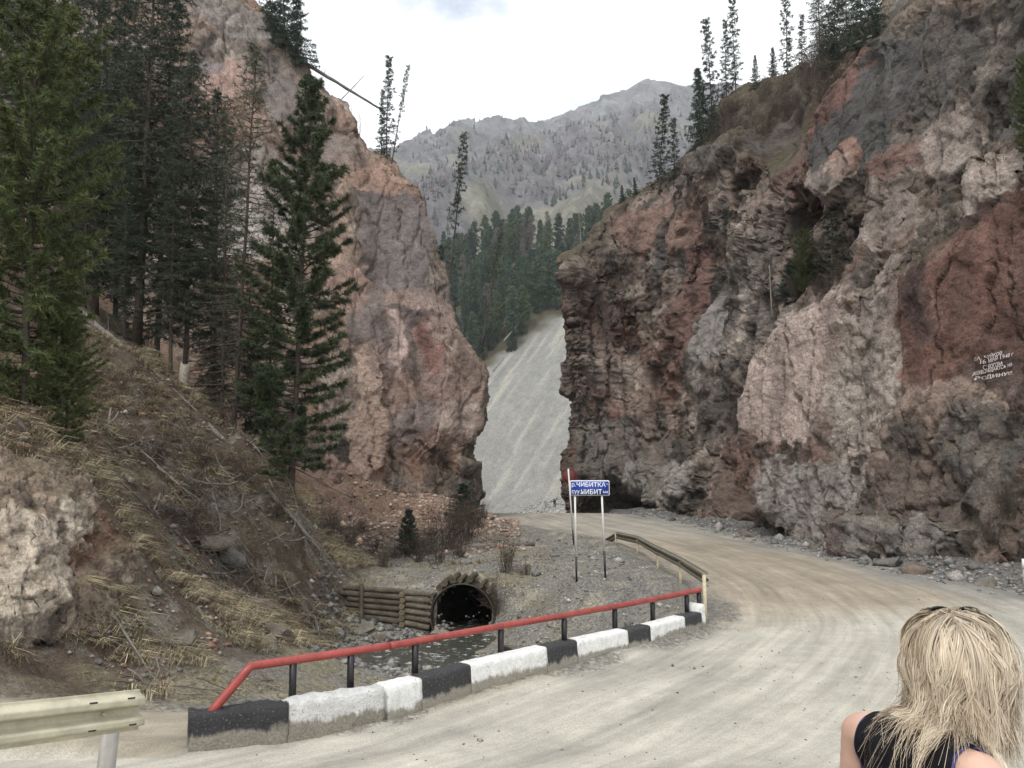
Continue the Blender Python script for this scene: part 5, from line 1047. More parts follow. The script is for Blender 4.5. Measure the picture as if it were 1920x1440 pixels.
def far_wood():
    rng = np.random.default_rng(77); placed = []
    tries = 0
    while len(placed) < 185 and tries < 14000:
        tries += 1
        y = rng.uniform(212, 306); a = rng.uniform(-.115, .20); x = a * y
        if y < 221 + .9 * x + 4 * rng.normal(): continue
        if any((x - q[0]) ** 2 + (y - q[1]) ** 2 < 3.1 ** 2 for q in placed): continue
        placed.append((x, y))
    for x, y in placed:
        z = float(far_height(np.array([x]), np.array([y]))[0])
        r = rng.random()
        if r < .13: plant('far_larch', 'larch_tree', x, y, z - .3, rng.uniform(11, 16), (rng.normal(0, .02), rng.normal(0, .02)), rng.uniform(.1, 6), rng.uniform(.8, 1.1), 'bare grey larch among the green conifers above the scree slope', 'larches in the far wood')
        else: plant('far_conifer%d' % rng.integers(0, 4), 'conifer_tree', x, y, z - .3, rng.uniform(9, 18), (rng.normal(0, .015), rng.normal(0, .015)), rng.uniform(.1, 6), rng.uniform(.8, 1.15), 'green conifer in the dense wood above the scree slope', 'conifers in the far wood')
far_wood()

# ------------------------------------------------------------------ parapet, railings, signs, culvert
def worn_paint(name, col, rust, thr, rough):
    m, nt, b = new_mat(name); tc = nt.nodes.new('ShaderNodeTexCoord'); vec = tc.outputs['Object']
    pc = nt.nodes.new('ShaderNodeRGB'); pc.outputs[0].default_value = (*col, 1); rc = nt.nodes.new('ShaderNodeRGB'); rc.outputs[0].default_value = (*rust, 1)
    p = scale_col(nt, pc.outputs[0], mul_range(nt, noise_node(nt, 4, 5, .65, vec).outputs[0], .68, 1.22)); n = noise_node(nt, 23, 5, .7, vec)
    r = scale_col(nt, rc.outputs[0], mul_range(nt, noise_node(nt, 60, 3, .6, vec).outputs[0], .6, 1.4)); f = mul_range(nt, n.outputs[0], 0, 1, thr, thr + .05)
    mx = nt.nodes.new('ShaderNodeMix'); mx.data_type = 'RGBA'; nt.links.new(f, mx.inputs['Factor']); nt.links.new(p, mx.inputs[6]); nt.links.new(r, mx.inputs[7])
    nt.links.new(mx.outputs[2], b.inputs['Base Color']); nt.links.new(mul_range(nt, n.outputs[0], rough - .1, .9, .4, .7), b.inputs['Roughness'])
    bump(nt, n.outputs[0], .35, .006, b); return m
M_RED = worn_paint('red_paint', (.30, .052, .043), (.075, .04, .03), .61, .45)
M_BLACK = plain('black_paint', (.016, .016, .018), .45, 0, .3, 20, (60, .2, .003), .45)
M_WHITE = plain('white_paint', (.72, .72, .70), .55, 0, .10, 12, None, .4)
M_BEAM = worn_paint('cream_beam', (.47, .435, .325), (.24, .19, .13), .72, .42)
M_BEAMD = plain('old_brown_beam', (.17, .155, .115), .55, .3, .35, 7, None, .5)
M_POSTC = plain('cream_post', (.50, .44, .31), .7, 0, .2, 12, None, .3)
M_STEEL = plain('grey_post', (.34, .325, .30), .5, .0, .15, 10, None, .5)
M_SLOT = plain('bolt_slot', (.03, .03, .028), .8)
def paint_mat(name, col, rough_bump, zlo, cover=.5):
    """paint over concrete: bare and dusty towards the foot, with runs and flakes"""
    m, nt, b = new_mat(name)
    tc = nt.nodes.new('ShaderNodeTexCoord'); vec = tc.outputs['Object']
    sep = nt.nodes.new('ShaderNodeSeparateXYZ'); nt.links.new(vec, sep.inputs[0])
    mp = nt.nodes.new('ShaderNodeMapping'); mp.inputs['Scale'].default_value = (1, 1, .16); nt.links.new(vec, mp.inputs[0])
    run = noise_node(nt, 22, 4, .6, mp.outputs[0]); fl = noise_node(nt, 38, 4, .65, vec); big = noise_node(nt, 3, 3, .5, vec)
    a = nt.nodes.new('ShaderNodeMath'); a.operation = 'MULTIPLY_ADD'; nt.links.new(run.outputs[0], a.inputs[0]); a.inputs[1].default_value = -.16; nt.links.new(sep.outputs['Z'], a.inputs[2])
    a2 = nt.nodes.new('ShaderNodeMath'); a2.operation = 'MULTIPLY_ADD'; nt.links.new(big.outputs[0], a2.inputs[0]); a2.inputs[1].default_value = -.30; nt.links.new(a.outputs[0], a2.inputs[2])
    f = mul_range(nt, a2.outputs[0], 0, 1, zlo - .17, zlo - .11)
    f2 = mul_range(nt, fl.outputs[0], 0, 1, .33, .40)
    ff = nt.nodes.new('ShaderNodeMath'); ff.operation = 'MULTIPLY'; nt.links.new(f, ff.inputs[0]); nt.links.new(f2, ff.inputs[1])
    conc = nt.nodes.new('ShaderNodeRGB'); conc.outputs[0].default_value = (.25, .23, .19, 1)
    cc = scale_col(nt, conc.outputs[0], mul_range(nt, fl.outputs[0], .65, 1.35))
    pc = nt.nodes.new('ShaderNodeRGB'); pc.outputs[0].default_value = (*col, 1)
    pp = scale_col(nt, pc.outputs[0], mul_range(nt, noise_node(nt, 9, 5, .7, vec).outputs[0], .78, 1.15))
    mx = nt.nodes.new('ShaderNodeMix'); mx.data_type = 'RGBA'
    nt.links.new(ff.outputs[0], mx.inputs['Factor']); nt.links.new(cc, mx.inputs[6]); nt.links.new(pp, mx.inputs[7])
    nt.links.new(mx.outputs[2], b.inputs['Base Color']); b.inputs['Roughness'].default_value = .75
    bump(nt, noise_node(nt, 26, 6, .7, vec).outputs[0], *rough_bump, b)
    return m
PM = {'w': paint_mat('white_over_concrete', (.70, .70, .685), (.35, .012), .06), 'b': paint_mat('black_over_concrete', (.028, .028, .031), (.4, .015), .05),
      'wr': paint_mat('white_over_rough_concrete', (.66, .66, .65), (.9, .05), .12), 'br': paint_mat('black_over_rough_concrete', (.030, .030, .034), (.9, .05), .11)}
def bar_block(p0, p1, h0, h1, depth, rough, seed, back=None):
    """kerb-like block between two front-foot points with chamfered, uneven faces"""
    p0 = np.array(p0, float); p1 = np.array(p1, float); d = p1 - p0; L = np.linalg.norm(d); d /= L; nrm = np.array([-d[1], d[0]])
    ns = max(6, int(L / .05)); prof = []
    for h in np.linspace(-.25, .93, 10): prof.append((.0 + .03 * max(0, h), h))
    prof += [(.045, .975), (.08, 1.0)] + [(q, 1.0) for q in np.linspace(.14, depth - .08, 5)] + [(depth - .04, .975), (depth, .93)] + [(depth, h) for h in np.linspace(.8, -.25, 6)]
    prof = np.array(prof); m = len(prof)
    s = np.linspace(0, L, ns); V = np.zeros((ns, m, 3)); hh = np.interp(s, [0, L], [h0, h1])
    V[..., 0] = p0[0] + d[0] * s[:, None] + nrm[0] * prof[None, :, 0]; V[..., 1] = p0[1] + d[1] * s[:, None] + nrm[1] * prof[None, :, 0]; V[..., 2] = prof[None, :, 1] * hh[:, None]
    V = V.reshape(-1, 3)
    n = fbm(V / .16, 4, seed) * rough * 1.6 + fbm(V / .035, 2, seed + 3) * rough * .5
    cen = np.stack([p0[0] + d[0] * np.repeat(s, m) + nrm[0] * depth / 2, p0[1] + d[1] * np.repeat(s, m) + nrm[1] * depth / 2, np.full(ns * m, .2)], 1)
    o = V - cen; o /= np.linalg.norm(o, axis=1)[:, None]
    V = V + o * n[:, None]
    F = [tuple(q) for q in grid_faces(ns, m)]
    F = np.array(F); T = np.concatenate([F[:, [0, 1, 2]], F[:, [0, 2, 3]]])
    c0, c1 = len(V), len(V) + 1
    V = np.concatenate([V, [V[:m].mean(0)], [V[-m:][:].mean(0)]])
    j = np.arange(m); j2 = (j + 1) % m
    T = np.concatenate([T, np.stack([j2, j, np.full(m, c0)], 1)[:, ::-1], np.stack([(ns - 1) * m + j, (ns - 1) * m + j2, np.full(m, c1)], 1)[:, ::-1]])
    return V, T
PARA = {'near': [(-3.73, 9.646), (-2.701, 10.097), (-1.649, 10.85)], 'far': [(-1.617, 10.916), (-1.221, 11.428), (-0.588, 12.24), (0.589, 13.481), (1.13, 14.054), (2.129, 15.013), (2.619, 15.498), (3.489, 16.521), (3.947, 17.059)], 'end': [(3.966, 17.081), (4.051, 17.18)]}
par = tag(empty('concrete_parapet', PARA['near'][0] + (0,)), 'short rough concrete parapet block, black and white, at the near end of the red railing', 'parapet')
def at_parent(o, p):
    o.parent = p; o.matrix_parent_inverse = Matrix.Translation(-Vector(p.location)); return o
n0, n1, n2 = PARA['near']
at_parent(tag(obj('painted_block', np_mesh('painted_block', *bar_block(n0, n1, .47, .47, .36, .022, 1), smooth=True), PM['br']), 'black rough block'), par)
at_parent(tag(obj('painted_block', np_mesh('painted_block', *bar_block(n1, n2, .47, .46, .36, .022, 2), smooth=True), PM['wr']), 'white rough block'), par)
par2 = tag(empty('concrete_parapet', PARA['far'][0] + (0,)), 'long concrete parapet with alternating white and black blocks beside the road', 'parapet')
for i, (p, q) in enumerate(zip(PARA['far'][:-1], PARA['far'][1:])):
    w = 'wb'[i % 2]; k0, k1 = .46 - .014 * i, .46 - .014 * (i + 1)
    at_parent(tag(obj('painted_block', np_mesh('painted_block', *bar_block(p, q, k0, k1, .34, .006 if i else .012, 10 + i), smooth=True), PM[w]), ('white' if w == 'w' else 'black') + ' painted block'), par2)
e0, e1 = PARA['end']
endb = tag(obj('concrete_end_post', np_mesh('concrete_end_post', *bar_block(e0, e1, .5, .5, .42, .006, 33), smooth=True), PM['w']), 'white concrete end block at the far end of the striped parapet', 'end block')
# red pipe railing
RAILP = {'posts': [(-2.775, 10.509, 0.46, 0.852), (-2.146, 11.034, 0.455, 0.84), (-1.369, 11.702, 0.45, 0.852), (-0.178, 13.131, 0.43, 0.768), (0.89, 14.065, 0.42, 0.765), (1.902, 15.239, 0.4, 0.727), (2.779, 16.261, 0.39, 0.688), (3.635, 17.103, 0.38, 0.694), (3.94, 17.318, 0.42, 0.728)], 'pipes': [[(-3.587, 9.878, 0.411), (-3.194, 10.133, 0.908), (-2.787, 10.509, 0.891), (-2.155, 11.034, 0.881), (-1.71, 11.426, 0.874)], [(-1.69, 11.443, 0.871), (-1.374, 11.702, 0.874), (-0.178, 13.131, 0.818), (0.892, 14.065, 0.819), (1.907, 15.239, 0.775), (2.785, 16.261, 0.74), (3.643, 17.103, 0.749), (3.971, 17.318, 0.772)]]}
rl = tag(empty('pipe_railing', (RAILP['posts'][0][0], RAILP['posts'][0][1], .4)), 'red pipe railing on black posts along the striped parapet', 'railing')
def pipe_pts(P, n=5):
    P = [Vector(p) for p in P]; out = []
    for i in range(len(P) - 1):
        for t in np.linspace(0, 1, n, endpoint=False): out.append(P[i].lerp(P[i + 1], t))
    return np.array([tuple(q) for q in out + [P[-1]]])
for seg in RAILP['pipes']:
    at_parent(obj('rail', np_mesh('rail', *tube(pipe_pts(seg, 6), .053, 12), smooth=True), M_RED), rl)
for (x, y, zb, zt) in RAILP['posts']:
    V, F = boxes((-.034, -.034, zb - .12), (.034, .034, zt)); c, s_ = math.cos(.75), math.sin(.75)
    V = V @ np.array([[c, s_, 0], [-s_, c, 0], [0, 0, 1]]) + np.array([x, y, 0])
    at_parent(obj('post', np_mesh('post', V, F), M_BLACK), rl)
# w-beam guard rails
def wbeam(path, h=.31, d=.083, flip=1, n=10, thick=.004):
    """corrugated beam swept along a path of top-edge points (x, y, z)"""
    P = pipe_pts(path, n); T = np.gradient(P, axis=0); T[:, 2] = 0; T /= np.linalg.norm(T, axis=1)[:, None]
    nr = np.stack([T[:, 1], -T[:, 0], 0 * T[:, 0]], 1) * flip
    pr = []
    for v in np.linspace(0, 1, 33):
        a = .5 - .5 * math.cos(v * 4 * math.pi); a = min(1, max(0, (a - .5) * 1.5 + .5)); a = a * a * (3 - 2 * a)
        pr.append((a * d if .04 < v < .96 else a * d * .8, -v * h))
    pr = np.array(pr); allp = np.concatenate([pr, pr[::-1] - np.array([thick, 0])]); m = len(allp)
    V = P[:, None] + nr[:, None] * allp[None, :, :1] + np.array([0, 0, 1.]) * allp[None, :, 1:2]
    nP = len(P); i, j = np.meshgrid(np.arange(nP - 1), np.arange(m), indexing='ij'); j2 = (j + 1) % m
    a, b, c, e = (i * m + j).ravel(), (i * m + j2).ravel(), ((i + 1) * m + j2).ravel(), ((i + 1) * m + j).ravel()
    F = np.concatenate([np.stack([a, b, c], 1), np.stack([a, c, e], 1)])
    hN = m // 2; cap = []
    for base in (0, (nP - 1) * m):
        for q in range(hN - 1): cap += [(base + q, base + q + 1, base + m - 2 - q), (base + q, base + m - 2 - q, base + m - 1 - q)]
    return V.reshape(-1, 3), np.concatenate([F, np.array(cap)]), P, nr
NG = {'path': [(-4.935, 3.71, 1.998), (-3.534, 5.75, 1.693), (-2.951, 6.6, 1.566)], 'posts': [(-3.251, 6.67, 0.7, 1.234, 0.05), (-4.735, 4.11, 1.25, 1.898, 0.0)]}
g = tag(empty('guard_rail', (NG['posts'][0][0], NG['posts'][0][1], NG['posts'][0][2])), 'cream corrugated guard rail end in the lower left corner', 'guard rail')
V, F, P, nr = wbeam(NG['path'], flip=1)
beam = at_parent(obj('beam', np_mesh('beam', V, F, smooth=True), M_BEAM), g)
dirn = Vector(NG['path'][-1]) - Vector(NG['path'][0]); dirn.normalize(); nrm = Vector((dirn.y, -dirn.x, 0)).normalized()
for (off, dz) in ((.12, -.045), (.42, -.05), (.10, -.245), (.42, -.25)):
    c = Vector(NG['path'][-1]) - dirn * off + Vector((0, 0, dz)); hw = .03
    c = c + nrm * .0855
    q = [c + dirn * (sx * hw) + Vector((0, 0, sz * .006)) for sx, sz in ((-1, -1), (1, -1), (1, 1), (-1, 1))]
    Vs = np.array([tuple(p - nrm * .004) for p in q] + [tuple(p + nrm * .0006) for p in q]); Fs = boxes((0, 0, 0), (1, 1, 1))[1]
    at_parent(obj('bolt_slot', np_mesh('bolt_slot', Vs, Fs), M_SLOT), g)
bc = Vector(NG['path'][-1]) - dirn * .30 + Vector((0, 0, -.155)) + nrm * .012
bv = bmesh.new(); bmesh.ops.create_uvsphere(bv, u_segments=10, v_segments=6, radius=.018); bmesh.ops.scale(bv, vec=(1, 1, .8), verts=bv.verts); bmesh.ops.translate(bv, vec=bc, verts=bv.verts)
bme = bpy.data.meshes.new('bolt'); bv.to_mesh(bme); bv.free(); at_parent(obj('bolt', bme, M_BEAM), g)
for (x, y, z, zt, lx) in NG['posts']:
    V, F = boxes((-.055, -.04, -.2), (.055, .04, zt - z)); V[V[:, 2] > 0, 0] += lx
    a = math.atan2(dirn.y, dirn.x); c, s_ = math.cos(a), math.sin(a)
    V = V @ np.array([[c, s_, 0], [-s_, c, 0], [0, 0, 1]]) + np.array([x, y, z])
    at_parent(obj('post', np_mesh('post', V, F), M_STEEL), g)
FG = {'path': [(4.475, 38.436, 0.1), (4.679, 36.286, 0.537), (5.006, 32.426, 0.663), (4.854, 27.315, 0.762), (4.912, 23.827, 0.765), (4.306, 17.971, 1.043)], 'posts': [(4.208, 17.921, -0.02, 4.199, 17.921, 1.003), (4.884, 23.777, -0.02, 4.883, 23.777, 0.633), (4.83, 27.265, -0.02, 4.878, 27.265, 0.627), (4.966, 32.376, -0.02, 4.976, 32.376, 0.584), (4.641, 36.236, -0.02, 4.6, 36.236, 0.47)]}
g2 = tag(empty('guard_rail', FG['posts'][0][:3]), 'old dark sagging guard rail on thin cream posts beside the road bend', 'guard rail')
V, F, P, nr = wbeam(FG['path'], flip=1, n=6)
V = V + .012 * np.stack([fbm(V / .5, 2, 5), fbm(V / .5, 2, 6), fbm(V / .4, 2, 7)], 1)
at_parent(obj('beam', np_mesh('beam', V, F, smooth=True), M_BEAMD), g2)
for (x, y, z, xt, yt, zt) in FG['posts']:
    V, F = boxes((-.035, -.035, 0), (.035, .035, 1)); t = V[:, 2:3].copy(); V[:, 2] = 0
    V = V + np.array([x, y, z - .2]) * (1 - t) + np.array([xt, yt, zt]) * t
    at_parent(obj('post', np_mesh('post', V, F), M_POSTC), g2)
# signs
def text_mesh(body, size, bold=0.0, spacing=1.0):
    cu = bpy.data.curves.new('lettering', 'FONT'); cu.body = body; cu.size = size; cu.offset = bold; cu.resolution_u = 3; cu.space_character = spacing; cu.extrude = 0.0
    o = bpy.data.objects.new('lettering', cu); COL.objects.link(o)
    bpy.context.view_layer.update()
    me = bpy.data.meshes.new_from_object(o.evaluated_get(bpy.context.evaluated_depsgraph_get()))
    bpy.data.objects.remove(o); bpy.data.curves.remove(cu)
    return me
def fit_text(body, x0, x1, y0, y1, bold=0.0, keep=True):
    """text stretched to fill a box in its own plane (x right, y up)"""
    me = text_mesh(body, 1.0, bold)
    co = np.zeros(len(me.vertices) * 3, np.float32); me.vertices.foreach_get('co', co); co = co.reshape(-1, 3)
    lo, hi = co.min(0), co.max(0)
    co[:, 0] = x0 + (co[:, 0] - lo[0]) / (hi[0] - lo[0]) * (x1 - x0); co[:, 1] = y0 + (co[:, 1] - lo[1]) / (hi[1] - lo[1]) * (y1 - y0); co[:, 2] = 0
    me.vertices.foreach_set('co', co.ravel()); me.update()
    return me
def round_plate(w, h, r, t, k=6):
    P = []
    for cx, cy, a0 in ((w / 2 - r, h / 2 - r, 0), (-w / 2 + r, h / 2 - r, 90), (-w / 2 + r, -h / 2 + r, 180), (w / 2 - r, -h / 2 + r, 270)):
        for q in range(k + 1): a = math.radians(a0 + 90 * q / k); P.append((cx + r * math.cos(a), cy + r * math.sin(a)))
    n = len(P); V = np.array([(x, y, 0) for x, y in P] + [(x, y, -t) for x, y in P] + [(0, 0, 0), (0, 0, -t)], float)
    j = np.arange(n); j2 = (j + 1) % n
    F = np.concatenate([np.stack([j, j2, np.full(n, 2 * n)], 1), np.stack([n + j2, n + j, np.full(n, 2 * n + 1)], 1), np.stack([j, n + j, n + j2], 1), np.stack([j, n + j2, j2], 1)])
    return V, F
M_SBLUE = plain('sign_blue', (.018, .055, .30), .4, 0, .06, 5, None, .5); M_SWHITE = plain('sign_white', (.80, .81, .82), .4, 0, .04, 5, None, .5)
SG = {'centre': (2.431, 25.3, 2.72), 'size': (1.233, 0.471), 'roll': 0.0, 'posts': [(1.997, 25.36, -0.031, 1.963, 25.36, 2.868), (2.888, 25.36, 0.001, 2.798, 25.36, 2.868)]}
sg = tag(empty('river_name_sign', SG['posts'][0][:3]), 'blue river name sign with white Cyrillic lettering on two white posts', 'sign')
Wd, Hd = SG['size']
def put(me, name, mat, dz, parent):
    o = bpy.data.objects.new(name, me); me.materials.append(mat); COL.objects.link(o)
    M = Matrix.Translation(Vector(SG['centre'])) @ Matrix.Rotation(SG['roll'], 4, 'Y') @ Matrix.Rotation(math.radians(90), 4, 'X') @ Matrix.Translation((0, 0, dz))
    o.parent = parent; o.matrix_parent_inverse = Matrix.Translation(-Vector(parent.matrix_basis.translation)); o.matrix_basis = M
    return o
bpy.context.view_layer.update()
put(np_mesh('board', *round_plate(Wd, Hd, .035, .02)), 'board', M_SWHITE, 0, sg)
put(np_mesh('blue_field', *round_plate(Wd - .05, Hd - .05, .025, .003)), 'blue_field', M_SBLUE, .004, sg)
for body, x0, x1, y0, y1, bd in (('р.', -.545, -.425, .01, .135, .004), ('ЧИБИТКА', -.40, .475, .035, .165, .010), ('ГО', .485, .545, .09, .13, .01), ('суу.', -.545, -.285, -.185, -.06, .004), ('ЧИБИТ', -.265, .36, -.175, -.035, .010), ('БАЕ', .40, .55, -.145, -.085, .012)):
    put(fit_text(body, x0 * Wd / 1.19, x1 * Wd / 1.19, y0 * Hd / .43, y1 * Hd / .43, bd), 'lettering', M_SWHITE, .0065, sg)
V, F = round_plate(.07, .05, .02, .002); put(np_mesh('white_scrape', V + np.array([-.245, -.165, 0]), F), 'white_scrape', M_SWHITE, .0075, sg)
for (x, y, z, xt, yt, zt) in SG['posts']:
    a, b_ = np.array([x, y, z]), np.array([xt, yt, zt]); k = .22 + .05 * (x > 2.4)
    at_parent(tag(obj('post', np_mesh('post', *tube([a + (b_ - a) * k, b_], .031, 10), smooth=True), M_WHITE), 'white upper post'), sg)
    at_parent(tag(obj('post_foot', np_mesh('post_foot', *tube([a - (b_ - a) * .08, a + (b_ - a) * k], .033, 10), smooth=True), M_BLACK), 'black painted post foot'), sg)
RS = {'foot': (2.793, 37.0, -0.042), 'top': (2.576, 37.0, 3.324), 'disc': (2.639, 37.06, 2.984)}
rs = tag(empty('round_sign', RS['foot']), 'back of a round dark red road sign on a leaning white pole', 'sign')
a, b_ = np.array(RS['foot']), np.array(RS['top'])
at_parent(obj('pole', np_mesh('pole', *tube([a + (b_ - a) * .19, b_], .034, 10), smooth=True), M_WHITE), rs)
at_parent(tag(obj('pole_foot', np_mesh('pole_foot', *tube([a - (b_ - a) * .06, a + (b_ - a) * .19], .036, 10), smooth=True), M_BLACK), 'black painted pole foot'), rs)
V, F = tube([(0, 0, 0), (0, .02, 0)], .35, 32); rim = tube(np.array([(.345 * math.cos(t), -.004, .345 * math.sin(t)) for t in np.linspace(0, 2 * math.pi, 33)]), .012, 6, False)
V, F = merge([(V, F), rim])
at_parent(obj('disc', np_mesh('disc', V + np.array(RS['disc']), F), plain('sign_back_dark_red', (.13, .032, .028), .6, 0, .15, 6)), rs)
# white marker post at the right edge of the road
MK = (13.787, 22.014, 0.1)
mk = tag(empty('marker_post', MK), 'white marker post at the right edge of the picture by the cliff foot', 'post')
at_parent(obj('post', np_mesh('post', *tube([np.array(MK) + [0, 0, -.2], np.array(MK) + [0, 0, .55]], .06, 8), smooth=True), M_STEEL), mk)
at_parent(obj('white_top', np_mesh('white_top', *tube([np.array(MK) + [0, 0, .55], np.array(MK) + [0, 0, .80]], [.075, .06], 8), smooth=True), M_WHITE), mk)
# culvert: corrugated pipe under the berm, log ends round its mouth
px_, py_, pz_, pr_, dr_ = PIPE
def culvert():
    t = tag(empty('culvert', (px_, py_, pz_ - pr_)), 'round dark culvert mouth ringed with log ends where the stream comes out', 'culvert')
    n, k = 90, 40; V = []; yy = np.linspace(0, 7.2, n)
    for q in yy:
        r = pr_ + .018 * math.cos(q * 2 * math.pi / .12 * .5)
        for j in range(k): a = 2 * math.pi * j / k; V.append((px_ + dr_ * q + r * math.cos(a), py_ - .12 + q, pz_ + r * math.sin(a)))
    V = np.array(V); i, j = np.meshgrid(np.arange(n - 1), np.arange(k), indexing='ij'); j2 = (j + 1) % k
    a, b, c, d = (i * k + j).ravel(), (i * k + j2).ravel(), ((i + 1) * k + j2).ravel(), ((i + 1) * k + j).ravel()
    F = np.concatenate([np.stack([a, b, c], 1), np.stack([a, c, d], 1)])
    cc = len(V); V = np.concatenate([V, [[px_ + dr_ * 7.2, py_ + 7.08, pz_]]]); jj = np.arange(k)
    F = np.concatenate([F, np.stack([(n - 1) * k + jj, (n - 1) * k + (jj + 1) % k, np.full(k, cc)], 1)])
    at_parent(obj('pipe', np_mesh('pipe', V, F, smooth=True), plain('rusty_corrugated_steel', (.055, .045, .038), .7, .3, .4, 5)), t)
    at_parent(obj('rim', np_mesh('rim', *tube(np.array([(px_ + (pr_ + .02) * math.cos(q), py_ - .13, pz_ + (pr_ + .02) * math.sin(q)) for q in np.linspace(0, 2 * math.pi, 41)]), .03, 6, False), smooth=True), plain('rusty_rim', (.055, .045, .036), .8, .2, .4, 8)), t)
    rng = np.random.default_rng(3)
    for ang in (38, 62, 79, 92, 106, 121, 136, 152, 168, 186):
        a = math.radians(ang + rng.normal(0, 2)); r = rng.uniform(.07, .125); R = pr_ + .04 + r + rng.uniform(0, .05); o0 = rng.uniform(-.20, -.02)
        p = np.array([px_ + R * math.cos(a), py_ + o0, pz_ + R * math.sin(a)])
        at_parent(log_obj('log', p, p + np.array([dr_ * 1.2 + rng.normal(0, .03), 1.3, rng.normal(0, .03)]), r, r * .95, int(ang), (.075, .064, .048), (.13, .106, .073)), t)
M_LOG = None
def log_mat():
    m, nt, b = new_mat('weathered_log')
    at = nt.nodes.new('ShaderNodeAttribute'); at.attribute_name = 'Col'
    tc = nt.nodes.new('ShaderNodeTexCoord'); vec = tc.outputs['Object']
    c = scale_col(nt, at.outputs['Color'], mul_range(nt, noise_node(nt, 14, 5, .7, vec).outputs[0], .5, 1.45))
    nt.links.new(c, b.inputs['Base Color']); b.inputs['Roughness'].default_value = .9; b.inputs['Specular IOR Level'].default_value = .2
    bump(nt, noise_node(nt, 40, 4, .7, vec).outputs[0], .6, .012, b)
    return m
M_LOG = log_mat()
def log_obj(name, p0, p1, r0, r1, seed, wood=(.105, .09, .068), end=(.19, .155, .105), bend=.02):
    rng = np.random.default_rng(seed); p0 = np.array(p0, float); p1 = np.array(p1, float); L = np.linalg.norm(p1 - p0)
    n = max(5, int(L / .12)); k = 12; t = np.linspace(0, 1, n)
    P = p0 + (p1 - p0) * t[:, None] + bend * L * .3 * np.sin(t * math.pi)[:, None] * rng.normal(0, 1, 3) * .3
    V, F = tube(P, r0 + (r1 - r0) * t, k)
    side = np.arange(len(V)) < n * k
    ax = np.repeat(P, k, 0); nz = fbm(np.concatenate([V[:n * k] / np.array([.12, .12, .12])]), 3, seed)
    V[:n * k] = ax + (V[:n * k] - ax) * (1 + .13 * nz)[:, None]
    C = np.tile(np.array(wood), (len(V), 1)) * (1 + .5 * fbm(V / .25, 3, seed + 1))[:, None]
    # sawn ends: separate ring so the colour stays crisp
    capV = np.concatenate([V[:k], V[(n - 1) * k:n * k]]); o = len(V)
    dirv = (p1 - p0) / L; capV[:k] -= dirv * .002; capV[k:] += dirv * .002
    cen = np.array([P[0] - dirv * .003, P[-1] + dirv * .003]); V = np.concatenate([V, capV, cen]); j = np.arange(k); q = (j + 1) % k
    F = np.concatenate([F[:-2 * k], np.stack([o + q, o + j, np.full(k, o + 2 * k)], 1), np.stack([o + k + j, o + k + q, np.full(k, o + 2 * k + 1)], 1)])
    C = np.concatenate([C, np.tile(np.array(end) * rng.uniform(.7, 1.1), (2 * k + 2, 1))]); C[-2:] *= .7
    return obj(name, np_mesh(name, V, F, np.clip(C, .01, .6), smooth=False), M_LOG)
culvert()
def log_wall():
    t = tag(empty('log_wall', (-4.2, 26.9, -2)), 'retaining wall of stacked weathered logs left of the culvert', 'retaining wall')
    rng = np.random.default_rng(8); zt = -.52; z = zt; xa, xm, xb = -5.5, -3.62, -2.62; ya, ym, yb = 26.98, 26.72, 26.70
    for i in range(8):
        r = rng.uniform(.085, .108); zl = zt - .03 - i * .178; zr = zt - .13 - i * .19
        x0 = xa + (.0, -.12, .08, .0, .14, .35, .62, .95)[i] + rng.normal(0, .03)
        f = (x0 - xa) / (xm - xa)
        at_parent(log_obj('log', (x0, ya + (ym - ya) * f, zl + (zr - zl) * f), (xm + .04, ym, zr), r, r * .96, 40 + i), t)
        if i < 7: at_parent(log_obj('log', (xm + .10, ym - .02, zr - .03), (xb + rng.normal(0, .04), yb, zr - .10 - .02 * i), r * .98, r * .9, 60 + i, (.125, .108, .08)), t)
        at_parent(log_obj('log', (xm + .06 + rng.normal(0, .02), ym - .17 - .02 * (i % 2), zr + .02 - .09), (xm + .1, ym + 1.1, zr - .09), .09, .08, 80 + i, (.10, .087, .066), (.20, .165, .112)), t)
    for i in range(4):   # posts pinning the left end
        pass
    at_parent(log_obj('log', (-4.92, 26.80, -.42), (-4.88, 26.72, -1.9), .07, .075, 99), t)
log_wall()

